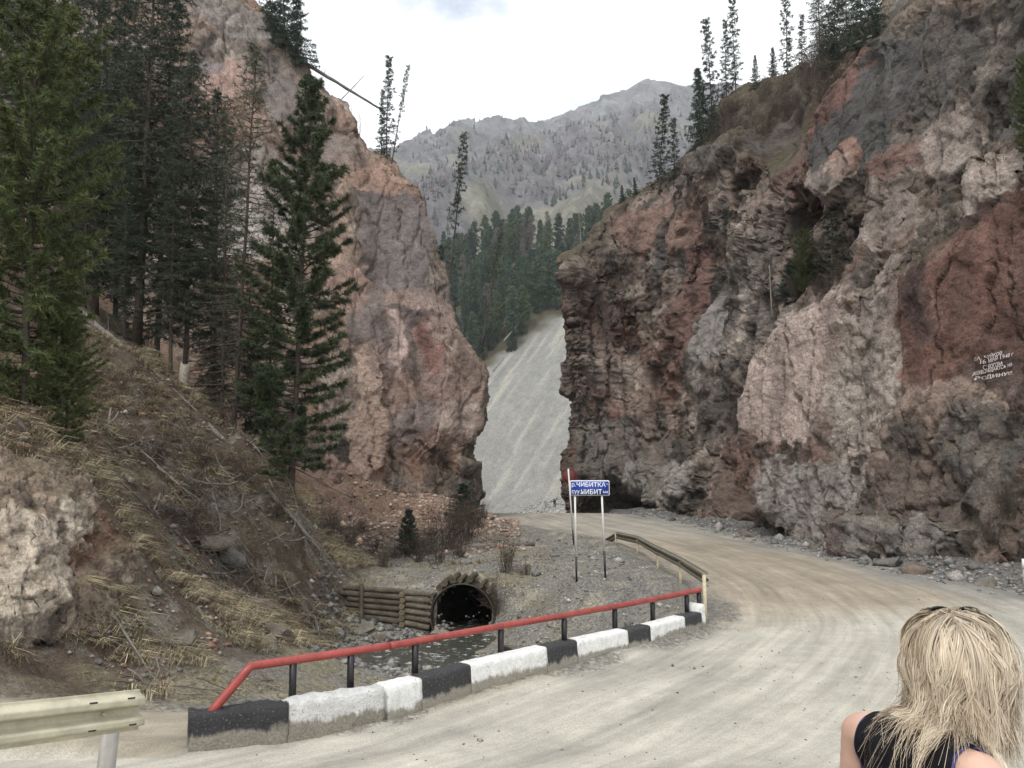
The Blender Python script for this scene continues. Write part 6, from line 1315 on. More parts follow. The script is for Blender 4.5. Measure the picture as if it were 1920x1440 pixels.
OUTCROP = [
 [(-7.88, 11.1, -0.41), (-7.88, 11.2, 0.09), (-8.2, 11.6, 0.48), (-8.67, 12.2, 0.95), (-8.95, 12.5, 1.68), (-9.15, 12.7, 2.47), (-9.42, 13.0, 3.13), (-10.04, 13.8, 3.57), (-11.04, 15.4, 3.17)],
 [(-7.57, 11.5, -0.52), (-7.57, 11.6, -0.02), (-7.87, 12.0, 0.42), (-8.04, 12.2, 0.95), (-8.3, 12.5, 1.68), (-8.56, 12.8, 2.47), (-8.8, 13.1, 3.13), (-9.37, 13.9, 3.53), (-10.37, 15.5, 3.13)],
 [(-7.34, 12.1, -0.66), (-7.34, 12.2, -0.16), (-7.8, 12.9, 0.25), (-7.53, 12.4, 0.91), (-7.71, 12.6, 1.67), (-7.95, 12.9, 2.46), (-8.17, 13.2, 3.08), (-8.69, 14.0, 3.47), (-9.69, 15.6, 3.07)],
 [(-7.1, 12.5, -0.69), (-7.1, 12.6, -0.19), (-7.37, 13.0, 0.34), (-7.29, 12.8, 0.91), (-7.33, 12.8, 1.64), (-7.55, 13.1, 2.4), (-7.82, 13.5, 2.99), (-8.31, 14.3, 3.35), (-9.31, 15.9, 2.95)],
 [(-6.88, 12.9, -0.68), (-6.88, 13.0, -0.18), (-7.02, 13.2, 0.42), (-7.05, 13.2, 0.92), (-7.14, 13.3, 1.54), (-7.34, 13.6, 2.15), (-7.58, 14.0, 2.66), (-7.99, 14.7, 3.06), (-8.99, 16.3, 2.66)],
 [(-6.67, 13.4, -0.73), (-6.67, 13.5, -0.23), (-6.85, 13.8, 0.34), (-6.92, 13.9, 0.75), (-7.06, 14.1, 1.3), (-7.24, 14.4, 1.8), (-7.47, 14.8, 2.29), (-7.79, 15.4, 2.7), (-8.79, 17.0, 2.3)],
 [(-6.8, 14.5, -0.93), (-6.8, 14.6, -0.43), (-7.01, 15.0, 0.08), (-7.13, 15.2, 0.42), (-7.25, 15.4, 0.91), (-7.37, 15.6, 1.38), (-7.53, 15.9, 1.85), (-7.79, 16.4, 2.18), (-8.79, 18.0, 1.78)],
]
OUT_FEATS = [((-17.69047619047619, 31.19047619047619, 0.9523809523809524, 0.95, 0.3, 1.3095238095238098, 0.33333333333333337, 0.0), -1.6666666666666665, 0, None, 0.7), ((-16.642857142857142, 31.19047619047619, 7.4523809523809526, 0.95, 0.3, 0.42857142857142855, 0.8333333333333333, 0.0), -0.9523809523809524, 0, (0.19, 0.1, 0.07), 0.7), ((-16.333333333333336, 31.19047619047619, 5.428571428571428, 0.95, 0.3, 0.5476190476190477, 1.2380952380952381, 0.0), -0.7142857142857143, 0, (0.2, 0.11, 0.075), 0.7), ((-18.404761904761905, 31.19047619047619, 4.428571428571429, 0.95, 0.3, 1.3095238095238098, 1.8571428571428572, 0.0), 0.2380952380952381, 0.2, (0.45, 0.39, 0.32), 0.7)]
BOULDERS = [
 (-4.63, 25.73, 0.42, 0.75, 'dark angular boulder at the foot of the log wall', None),
 (-4.07, 25.41, 0.3, 0.7, 'smaller boulder right of the dark one before the log wall', None),
 (-3.92, 26.09, 0.28, 0.9, 'upright boulder leaning against the log wall middle', None),
 (-4.07, 24.23, 0.22, 0.7, 'small boulder in the stream edge below the log wall', None),
 (0.22, 22.78, 0.75, 0.35, 'large flat dark slab on the gravel bank behind the parapet', None),
 (-1.09, 34.72, 0.16, 0.6, 'small dark stone on the berm above the culvert', None),
 (-0.85, 43.54, 0.5, 0.4, 'flat stone at the road edge left of the round sign', None),
 (-8.34, 22.79, 0.7, 0.7, 'large grey rock sticking out of the bank below the fallen trunk', None),
 (-7.99, 23.11, 0.6, 0.8, 'grey mossy rock on the bank just under the large one', None),
 (-7.22, 18.85, 0.5, 0.5, 'flat grey rock on the middle of the bank', None),
 (-6.23, 15.33, 0.55, 0.6, 'grey rock low on the bank above the guard rail end', None),
 (-5.57, 19.59, 0.55, 0.7, 'pinkish rock at the lower right corner of the bank', None),
 (-5.39, 18.16, 0.4, 0.7, 'small reddish rock at the bank foot behind the railing', None),
 (-6.9, 22.09, 0.55, 0.7, 'dark rock on the bank left of the log wall', None),
 (12.93, 28.12, 0.75, 0.6, 'rounded boulder at the foot of the right cliff below the smooth slab', None),
 (13.02, 26.29, 0.55, 0.8, 'boulder beside the road under the bulging rock', None),
 (12.69, 34.07, 0.5, 0.6, 'low boulder at the foot of the pale slab', None),
 (11.62, 40.37, 0.55, 0.6, 'low boulder under the dark recess of the right cliff', None),
 (13.53, 23.37, 0.45, 0.7, 'low boulder at the right edge of the road', None),
]
CLUMPS = [(-7.57, 14.2, 0.55), (-7.32, 14.6, 0.5), (-3.38, 17.5, 0.4)]
SHRUBS = [
 ('G', -2.7, 36.0, -0.9, 2.6, 0.9, 'bare brown shrub in the thicket above the log wall, twelfth from the left', 'bare shrubs between the log wall and the left cliff'),
 ('G', -2.23, 38.0, -0.89, 2.3, 0.9, 'bare brown shrub in the thicket above the log wall, fourteenth from the left', 'bare shrubs between the log wall and the left cliff'),
 ('G', -3.42, 35.0, -1.01, 2.0, 0.9, 'bare brown shrub in the thicket above the log wall, tenth from the left', 'bare shrubs between the log wall and the left cliff'),
 ('G', -1.78, 42.0, -0.39, 2.2, 0.8, 'bare brown shrub in the thicket above the log wall, sixteenth from the left', 'bare shrubs between the log wall and the left cliff'),
 ('G', -4.87, 34.0, -0.67, 1.3, 1, 'bare brown shrub in the thicket above the log wall, seventh from the left', 'bare shrubs between the log wall and the left cliff'),
 ('G', -5.76, 34.0, -0.56, 1.0, 1.2, 'bare brown shrub in the thicket above the log wall, fifth from the left', 'bare shrubs between the log wall and the left cliff'),
 ('G', -6.47, 32.0, -0.23, 1.2, 1.2, 'bare brown shrub in the thicket above the log wall, third from the left', 'bare shrubs between the log wall and the left cliff'),
 ('G', -3.82, 33.5, -1.04, 1.5, 0.8, 'bare brown shrub in the thicket above the log wall, ninth from the left', 'bare shrubs between the log wall and the left cliff'),
 ('G', -2.9, 33.0, -1.08, 1.7, 0.9, 'bare brown shrub in the thicket above the log wall, eleventh from the left', 'bare shrubs between the log wall and the left cliff'),
 ('G', -2.21, 34.0, -1.1, 1.9, 0.8, 'bare brown shrub in the thicket above the log wall, thirteenth from the left', 'bare shrubs between the log wall and the left cliff'),
 ('G', -6.84, 30.0, -0.2, 1.1, 1.2, 'bare brown shrub in the thicket above the log wall, first from the left', 'bare shrubs between the log wall and the left cliff'),
 ('G', -4.84, 31.0, -0.81, 0.9, 1.2, 'bare brown shrub in the thicket above the log wall, sixth from the left', 'bare shrubs between the log wall and the left cliff'),
 ('G', -2.06, 39.5, -0.55, 2.0, 0.9, 'bare brown shrub in the thicket above the log wall, fifteenth from the left', 'bare shrubs between the log wall and the left cliff'),
 ('G', -4.83, 37.0, -0.3, 1.5, 1.1, 'bare brown shrub in the thicket above the log wall, eighth from the left', 'bare shrubs between the log wall and the left cliff'),
 ('G', -6.96, 38.0, 0.09, 1.2, 1.2, 'bare brown shrub in the thicket above the log wall, fourth from the left', 'bare shrubs between the log wall and the left cliff'),
 ('G', -7.78, 35.0, 0.34, 1.3, 1.1, 'bare brown shrub in the thicket above the log wall, second from the left', 'bare shrubs between the log wall and the left cliff'),
 ('G', -0.23, 29.2, -0.94, 1.5, 0.8, 'bare shrub on the berm right above the culvert', None),
 ('G', -0.52, 26.9, -1.38, 1.3, 0.8, 'bare shrub hanging beside the right rim of the culvert', None),
 ('G', 0.47, 29.0, -1.01, 1.0, 1.0, 'low brown shrub on the berm between the culvert and the blue sign', None),
 ('G', -1.62, 45.0, 0.08, 1.6, 0.7, 'bare shrub at the corner of the left cliff by the road', None),
 ('G', -10.51, 24.0, 4.57, 1.1, 1.2, 'bare shrub among the fallen wood on the left bank, third from the left', 'shrubs on the bank tangle'),
 ('G', -9.58, 25.0, 3.63, 1.1, 1.2, 'bare shrub among the fallen wood on the left bank, fifth from the left', 'shrubs on the bank tangle'),
 ('G', -8.74, 26.0, 2.96, 1.1, 1.2, 'bare shrub among the fallen wood on the left bank, seventh from the left', 'shrubs on the bank tangle'),
 ('G', -9.39, 20.0, 3.69, 1.1, 1.2, 'bare shrub among the fallen wood on the left bank, second from the left', 'shrubs on the bank tangle'),
 ('G', -9.11, 22.0, 2.58, 1.1, 1.2, 'bare shrub among the fallen wood on the left bank, fourth from the left', 'shrubs on the bank tangle'),
 ('G', -7.51, 26.0, 1.94, 1.1, 1.2, 'bare shrub among the fallen wood on the left bank, eighth from the left', 'shrubs on the bank tangle'),
 ('G', -10.09, 20.0, 4.49, 1.1, 1.2, 'bare shrub among the fallen wood on the left bank, first from the left', 'shrubs on the bank tangle'),
 ('G', -10.37, 29.0, 4.25, 1.1, 1.2, 'bare shrub among the fallen wood on the left bank, sixth from the left', 'shrubs on the bank tangle'),
 ('R', 18.56, 63.27, 32.07, 2.2336931881770896, 1.1, 'dark bare shrub on the wooded slope above the right cliff', 'shrubs on the slope above the right cliff'),
 ('R', 17.89, 63.73, 31.91, 2.24254562317612, 1.1, 'dark bare shrub on the wooded slope above the right cliff', 'shrubs on the slope above the right cliff'),
 ('R', 17.95, 44.58, 24.5, 2.8242601640087015, 1.1, 'dark bare shrub on the wooded slope above the right cliff', 'shrubs on the slope above the right cliff'),
 ('R', 17.13, 59.01, 28.3, 2.0426922295063203, 1.1, 'dark bare shrub on the wooded slope above the right cliff', 'shrubs on the slope above the right cliff'),
 ('R', 17.95, 63.34, 31.69, 1.9430406921262664, 1.1, 'dark bare shrub on the wooded slope above the right cliff', 'shrubs on the slope above the right cliff'),
 ('R', 17.58, 43.5, 23.96, 2.8906437547237176, 1.1, 'dark bare shrub on the wooded slope above the right cliff', 'shrubs on the slope above the right cliff'),
 ('R', 20.76, 53.89, 30.57, 2.095759931679257, 1.1, 'dark bare shrub on the wooded slope above the right cliff', 'shrubs on the slope above the right cliff'),
 ('R', 19.82, 55.78, 28.46, 2.9674373727861556, 1.1, 'dark bare shrub on the wooded slope above the right cliff', 'shrubs on the slope above the right cliff'),
 ('R', 20.74, 52.07, 30.45, 2.5693630139518078, 1.1, 'dark bare shrub on the wooded slope above the right cliff', 'shrubs on the slope above the right cliff'),
 ('R', 20.38, 56.14, 29.76, 1.8844642787852552, 1.1, 'dark bare shrub on the wooded slope above the right cliff', 'shrubs on the slope above the right cliff'),
 ('R', 20.82, 62.66, 33.38, 3.095341382239853, 1.1, 'dark bare shrub on the wooded slope above the right cliff', 'shrubs on the slope above the right cliff'),
 ('R', 19.15, 48.48, 26.96, 2.0803931833173195, 1.1, 'dark bare shrub on the wooded slope above the right cliff', 'shrubs on the slope above the right cliff'),
 ('R', 18.63, 46.36, 26.06, 3.0117075838060643, 1.1, 'dark bare shrub on the wooded slope above the right cliff', 'shrubs on the slope above the right cliff'),
 ('R', 19.17, 48.88, 27.18, 2.2623136690107715, 1.1, 'dark bare shrub on the wooded slope above the right cliff', 'shrubs on the slope above the right cliff'),
 ('R', 20.68, 58.77, 30.87, 1.8581129697945737, 1.1, 'dark bare shrub on the wooded slope above the right cliff', 'shrubs on the slope above the right cliff'),
 ('R', 16.93, 55.85, 26.41, 1.6691815505155976, 1.1, 'dark bare shrub on the wooded slope above the right cliff', 'shrubs on the slope above the right cliff'),
 ('R', 15.55, 59.34, 27.05, 2.04869313858595, 1.1, 'dark bare shrub on the wooded slope above the right cliff', 'shrubs on the slope above the right cliff'),
 ('R', 19.92, 58.39, 30.14, 2.14854922467545, 1.1, 'dark bare shrub on the wooded slope above the right cliff', 'shrubs on the slope above the right cliff'),
 ('R', 19.77, 47.37, 28.21, 2.2604714502517202, 1.1, 'dark bare shrub on the wooded slope above the right cliff', 'shrubs on the slope above the right cliff'),
 ('R', 16.65, 57.95, 27.36, 2.0420877359354934, 1.1, 'dark bare shrub on the wooded slope above the right cliff', 'shrubs on the slope above the right cliff'),
 ('R', 17.55, 56.32, 27.13, 2.1130702451995873, 1.1, 'dark bare shrub on the wooded slope above the right cliff', 'shrubs on the slope above the right cliff'),
 ('R', 18.86, 54.87, 27.02, 1.7615671019485752, 1.1, 'dark bare shrub on the wooded slope above the right cliff', 'shrubs on the slope above the right cliff'),
 ('R', 16.49, 62.25, 29.99, 2.8242595861220416, 1.1, 'dark bare shrub on the wooded slope above the right cliff', 'shrubs on the slope above the right cliff'),
 ('R', 21.62, 60.86, 32.78, 2.1297071925947755, 1.1, 'dark bare shrub on the wooded slope above the right cliff', 'shrubs on the slope above the right cliff'),
 ('R', 16.83, 59.38, 28.5, 1.6684979004512315, 1.1, 'dark bare shrub on the wooded slope above the right cliff', 'shrubs on the slope above the right cliff'),
 ('R', 18.54, 50.6, 25.94, 3.127580157347752, 1.1, 'dark bare shrub on the wooded slope above the right cliff', 'shrubs on the slope above the right cliff'),
 ('R', 18.48, 49.62, 25.47, 1.6291000404692921, 1.1, 'dark bare shrub on the wooded slope above the right cliff', 'shrubs on the slope above the right cliff'),
 ('R', 16.4, 54.68, 25.26, 2.8403830963602377, 1.1, 'dark bare shrub on the wooded slope above the right cliff', 'shrubs on the slope above the right cliff'),
 ('R', 17.45, 54.57, 25.96, 2.592816754341647, 1.1, 'dark bare shrub on the wooded slope above the right cliff', 'shrubs on the slope above the right cliff'),
 ('R', 20.17, 52.03, 29.37, 1.906264327693983, 1.1, 'dark bare shrub on the wooded slope above the right cliff', 'shrubs on the slope above the right cliff'),
 ('R', 20.31, 62.08, 32.69, 2.21061541555893, 1.1, 'dark bare shrub on the wooded slope above the right cliff', 'shrubs on the slope above the right cliff'),
 ('R', 19.06, 46.35, 27.06, 1.6150343461433034, 1.1, 'dark bare shrub on the wooded slope above the right cliff', 'shrubs on the slope above the right cliff'),
 ('R', 16.55, 63.11, 30.49, 2.853993079714168, 1.1, 'dark bare shrub on the wooded slope above the right cliff', 'shrubs on the slope above the right cliff'),
 ('R', 19.07, 60.86, 30.97, 1.7553635411182258, 1.1, 'dark bare shrub on the wooded slope above the right cliff', 'shrubs on the slope above the right cliff'),
 ('R', 14.11, 50.58, 6.31, 1.5, 1.1, 'dark bare shrub clinging to the right cliff face, sixth from the left', 'shrubs on the right cliff face'),
 ('R', 13.95, 51.79, 7.07, 1.5, 1.1, 'dark bare shrub clinging to the right cliff face, fifth from the left', 'shrubs on the right cliff face'),
 ('R', 14.16, 48.48, 5.86, 1.5, 1.1, 'dark bare shrub clinging to the right cliff face, eighth from the left', 'shrubs on the right cliff face'),
 ('R', 14.8, 55.99, 17.64, 1.5, 1.1, 'dark bare shrub clinging to the right cliff face, fourth from the left', 'shrubs on the right cliff face'),
 ('R', 15.28, 53.63, 17.41, 1.5, 1.1, 'dark bare shrub clinging to the right cliff face, seventh from the left', 'shrubs on the right cliff face'),
 ('R', 15.54, 50.85, 17.38, 1.5, 1.1, 'dark bare shrub clinging to the right cliff face, ninth from the left', 'shrubs on the right cliff face'),
 ('R', 14.49, 59.27, 19.71, 1.5, 1.1, 'dark bare shrub clinging to the right cliff face, second from the left', 'shrubs on the right cliff face'),
 ('R', 15.69, 40.73, 12.47, 1.5, 1.1, 'dark bare shrub clinging to the right cliff face, twelfth from the left', 'shrubs on the right cliff face'),
 ('R', 15.76, 37.62, 11.9, 1.5, 1.1, 'dark bare shrub clinging to the right cliff face, fourteenth from the left', 'shrubs on the right cliff face'),
 ('R', 15.58, 43.54, 12.65, 1.5, 1.1, 'dark bare shrub clinging to the right cliff face, eleventh from the left', 'shrubs on the right cliff face'),
 ('R', 15.57, 47.93, 14.91, 1.5, 1.1, 'dark bare shrub clinging to the right cliff face, tenth from the left', 'shrubs on the right cliff face'),
 ('R', 15.35, 26.08, 1.09, 1.5, 1.1, 'dark bare shrub clinging to the right cliff face, sixteenth from the left', 'shrubs on the right cliff face'),
 ('R', 15.27, 26.88, 0.68, 1.5, 1.1, 'dark bare shrub clinging to the right cliff face, fifteenth from the left', 'shrubs on the right cliff face'),
 ('R', 15.57, 25.78, 1.95, 1.5, 1.1, 'dark bare shrub clinging to the right cliff face, seventeenth from the left', 'shrubs on the right cliff face'),
 ('R', 15.75, 38.89, 11.65, 1.5, 1.1, 'dark bare shrub clinging to the right cliff face, thirteenth from the left', 'shrubs on the right cliff face'),
 ('R', 14.27, 63.02, 26.95, 1.5, 1.1, 'dark bare shrub clinging to the right cliff face, first from the left', 'shrubs on the right cliff face'),
 ('R', 13.83, 55.94, 9.99, 1.5, 1.1, 'dark bare shrub clinging to the right cliff face, third from the left', 'shrubs on the right cliff face'),
]
DEADWOOD = [(-10.01, 25.61, -1.59, 1.0), (-7.96, 26.97, -1.52, 0.93), (-7.46, 23.51, -1.15, 0.77), (-8.48, 25.41, -0.87, 1.15), (-11.23, 22.74, -0.8, 0.75), (-11.04, 24.15, -1.22, 1.23), (-7.94, 26.23, -1.56, 0.95), (-7.13, 24.54, -0.5, 1.24), (-11.02, 22.42, -1.57, 0.75), (-7.92, 23.47, -0.39, 0.76), (-9.99, 26.77, -1.5, 1.03), (-10.01, 27.11, 0.3, 0.77), (-7.2, 25.79, -1.52, 0.92), (-7.22, 22.98, -0.94, 1.22), (-9.45, 26.94, -0.51, 0.71), (-7.37, 24.36, -0.76, 0.89), (-10.87, 22.95, -1.55, 1.17), (-7.04, 24.59, -0.2, 0.96), (-8.83, 21.75, 0.03, 0.92), (-8.3, 23.8, -1.5, 1.29), (-9.49, 22.57, -1.58, 0.74), (-11.24, 24.58, -0.93, 0.78), (-9.44, 24.65, -0.28, 0.74), (-8.45, 23.12, 0.09, 0.8), (-7.29, 25.26, -1.41, 0.73), (-8.55, 22.09, -0.12, 0.83), (-11.3, 21.37, -0.86, 0.8), (-8.84, 26.1, -1.55, 1.3), (-6.93, 26.52, 0.13, 0.74), (-8.53, 25.98, -0.23, 0.76), (-8.26, 25.88, -1.5, 1.06), (-9.32, 24.85, -0.21, 1.07), (-8.17, 26.82, -0.31, 0.94), (-10.13, 19.82, -1.48, 0.91), (-9.49, 25.2, -0.97, 1.17), (-10.94, 23.43, 0.27, 1.2), (-11.3, 23.04, -1.23, 0.83), (-12.1, 24.04, -0.89, 1.14), (-9.23, 24.48, -1.15, 0.85), (-10.24, 26.33, -1.56, 0.76), (-8.94, 27.56, -0.45, 0.83), (-11.63, 22.85, 0.25, 1.17), (-6.46, 28.51, 0.24, 0.76), (-10.03, 22.86, -0.94, 1.2), (-9.77, 23.2, -0.44, 1.04), (-9.36, 22.76, -1.28, 1.03), (-8.87, 20.32, -0.41, 0.9), (-9.58, 25.6, -0.21, 0.83), (-9.15, 24.51, -0.71, 1.22), (-8.18, 20.94, -0.24, 0.87), (-10.43, 26.31, -1.52, 0.79), (-12.02, 24.46, -0.37, 0.94), (-7.24, 27.28, -0.92, 0.86), (-10.07, 23.49, 0.05, 1.04), (-10.3, 20.95, 0.04, 1.11), (-5.93, 24.67, -0.74, 1.11), (-9.83, 21.63, -0.46, 1.03), (-8.18, 27.97, -0.33, 0.76), (-11.72, 23.82, -1.19, 0.82), (-8.95, 27.61, 0.18, 1.13), (-9.48, 23.47, -0.72, 1.08), (-6.97, 29.11, -1.44, 0.91), (-6.01, 24.76, -0.59, 1.26), (-7.76, 22.61, -1.49, 1.21), (-8.65, 23.4, -1.35, 0.88), (-10.54, 20.99, 0.23, 0.73), (-9.99, 20.54, -0.33, 1.01), (-8.49, 26.6, -1.31, 0.93), (-6.79, 26.67, -1.26, 1.21), (-9.04, 24.92, -1.12, 1.07), (-6.6, 25.19, -1.49, 1.02), (-8.05, 20.44, -0.72, 0.77), (-10.46, 23.54, 0.18, 0.92), (-8.64, 25.1, -1.54, 1.15), (-6.15, 12.56, 0.35, 0.53), (-6.56, 14.62, -1.79, 0.53), (-4.53, 12.68, -0.4, 0.48), (-4.69, 14.49, 0.51, 0.44), (-5.13, 12.6, 0.73, 0.43), (-6.32, 14.89, -0.51, 0.54), (-7.67, 14.96, -0.1, 0.41), (-6.03, 12.7, 0.67, 0.45), (-4.28, 14.44, 0.24, 0.51), (-6.0, 13.81, -0.91, 0.59), (-4.46, 15.44, -1.53, 0.36), (-6.02, 12.86, -0.38, 0.4), (-5.12, 13.32, 0.71, 0.4), (-4.55, 14.49, -1.6, 0.54)]
FALLEN = [
 ('G', (-17.008, 30.0, 9.743), (-6.112, 26.0, 0.734), 0.14, 0.05, 'long grey fallen trunk lying down the left bank under the spruces'),
 ('N', (-15.682, 58.0, 33.926), (-10.136, 60.0, 31.143), 0.16, 0.07, 'dead trunk leaning out over the left cliff skyline towards the narrow spruce'),
 ('N', (-13.574, 58.0, 30.257), (-11.312, 58.5, 33.122), 0.05, 0.02, 'thin dead stick crossing the leaning trunk on the left cliff skyline'),
 ('G', (-1.952, 36.445, -0.22), (1.026, 37.393, -0.1), 0.15, 0.13, 'half-buried grey log across the berm above the culvert'),
 ('N', (-2.244, 209.0, 36.773), (2.762, 228.0, 46.024), 0.22, 0.1, 'pale fallen trunk at the top of the scree below the far wood'),
 ('N', (-4.749, 203.0, 28.128), (-2.25, 210.0, 32.383), 0.2, 0.1, 'second pale fallen trunk lower left at the scree top'),
 ('N', (18.419, 42.654, 26.533), (17.502, 37.184, 24.318), 0.09, 0.05, 'pale dead log at the top of the red gully'),
 ('N', (15.171, 46.392, 15.259), (14.589, 44.421, 11.68), 0.05, 0.03, 'thin pale dead stem hanging on the right cliff under the ledge'),
 ('G', (-7.13, 14.5, 0.641), (-5.68, 13.2, -0.03), 0.03, 0.012, 'pale thin stick lying on the bank above the guard rail'),
]
STUMP = (-12.54, 30.5)
INSCR = {'centre': (16.91, 28.16, 6.86), 't': (-0.015, -1.0), 'out': -1, 'lines': [('С.А. ЧУЙКОВ', -0.563, 0.334, 0.299, 0.458, 0.149), ('16 МАЯ 1948 г', -0.334, 0.686, 0.168, 0.327, 0.187), ('С БОГОМ', -0.282, 0.317, -0.037, 0.121, 0.093), ('ВОЗВРАЩАЮСЬ НА', -0.616, 0.669, -0.262, -0.103, 0.243), ('РОДИНУ!!!', -0.475, 0.669, -0.43, -0.271, 0.112)]}
# ------------------------------------------------------------------ rock outcrop on the left, boulders, stones
outc, PO, NO, CO = build_cliff('rock_outcrop', OUTCROP, dens(len(OUTCROP), [30] * (len(OUTCROP) - 1), 150), dens(len(OUTCROP[0]), [1] * (len(OUTCROP[0]) - 1), 150), OUT_FEATS, 700, .45,
                               ((.215, .165, .13), (.19, .165, .14), (.07, .058, .05), (.31, .26, .21), (.17, .095, .068), (.115, .095, .06)), M_ROCK, (.8, .8, 1.5), 1, None, .42, (), (((.3, .2, .93), .8, (1, .3, 0), 4.0, .55), ((.85, -.4, .25), 2.0, (.1, .2, 1), 4.0, .5)))
del outc['kind']; tag(outc, 'pale crumbling rock outcrop at the left edge below the yellow-green pine', 'rock outcrop')
def boulder_mesh(seed, n=2, rough=.35, flat=.7):
    bm = bmesh.new(); bmesh.ops.create_icosphere(bm, subdivisions=n, radius=1.0)
    me = bpy.data.meshes.new('boulder'); bm.to_mesh(me); bm.free()
    co = np.zeros(len(me.vertices) * 3, np.float32); me.vertices.foreach_get('co', co); V = co.reshape(-1, 3)
    rng = np.random.default_rng(seed)
    for _ in range(9):                                        # chop with planes: angular stone
        d = rng.normal(0, 1, 3); d /= np.linalg.norm(d); h = rng.uniform(.45, .85); s = V @ d
        V = V - np.clip(s - h, 0, None)[:, None] * d * .92
    V = V * (1 + rough * .3 * fbm(V / .6 + seed, 3, seed))[:, None] * np.array([1, rng.uniform(.65, 1), flat * rng.uniform(.75, 1.1)])
    me.vertices.foreach_set('co', V.astype(np.float32).ravel())
    g = rng.uniform(.8, 1.2); base = np.array([(.15, .135, .115), (.175, .145, .12), (.115, .108, .098), (.19, .15, .12)][seed % 4]) * g
    a = me.color_attributes.new('Col', 'FLOAT_COLOR', 'POINT'); c4 = np.ones((len(V), 4), np.float32); c4[:, :3] = base * (1 + .5 * fbm(V / .5, 3, seed + 2))[:, None]
    a.data.foreach_set('color', c4.ravel()); me.update(); return me
M_STONE = attr_mat('boulder_stone', ((14, .6, 1.4), (3, .8, 1.2)), .92, ((9, .7, .06),), None, .2)
BM = [boulder_mesh(i, 3) for i in range(6)]
for i, (x, y, size, fl, lab, grp) in enumerate(BOULDERS):
    o = obj('boulder', BM[i % 6], M_STONE); z = zat(x, y); o.location = (x, y, z + size * fl * .12)
    o.scale = (size, size, size * fl); o.rotation_euler = (RNG.normal(0, .25), RNG.normal(0, .25), RNG.uniform(0, 6.28)); tag(o, lab, 'boulder', grp)
def stones(name, X_, Y_, S_, seed, lab, cols, cat='stones'):
    rng = np.random.default_rng(seed); n = len(X_); Z_ = land(X_, Y_)
    base = np.array([(1, 0, 0), (-1, 0, 0), (0, 1, 0), (0, -1, 0), (0, 0, 1), (0, 0, -1), (.62, .55, .5), (-.6, .6, .45)]); f = np.array([(6, 4, 0), (6, 2, 4), (6, 0, 2), (7, 4, 2), (7, 2, 1), (7, 1, 4), (1, 3, 4), (3, 0, 4), (2, 0, 5), (1, 2, 5), (3, 1, 5), (0, 3, 5)])
    V = base[None] * rng.uniform(.6, 1.25, (n, 8, 1)) * np.stack([S_, S_ * rng.uniform(.6, 1, n), S_ * rng.uniform(.4, .75, n)], 1)[:, None]
    a = rng.uniform(0, 6.28, n); c, s = np.cos(a)[:, None], np.sin(a)[:, None]
    V = np.stack([V[..., 0] * c - V[..., 1] * s, V[..., 0] * s + V[..., 1] * c, V[..., 2]], 2) + np.stack([X_, Y_, Z_ + S_ * .12], 1)[:, None]
    F = (np.arange(n)[:, None, None] * 8 + f[None]).reshape(-1, 3)
    C = np.repeat(np.array(cols)[rng.integers(0, len(cols), n)] * rng.uniform(.6, 1.3, (n, 1)), 8, 0)
    o = obj(name, np_mesh(name, V.reshape(-1, 3), F, C), M_STONE); tag(o, lab, cat, kind='stuff')
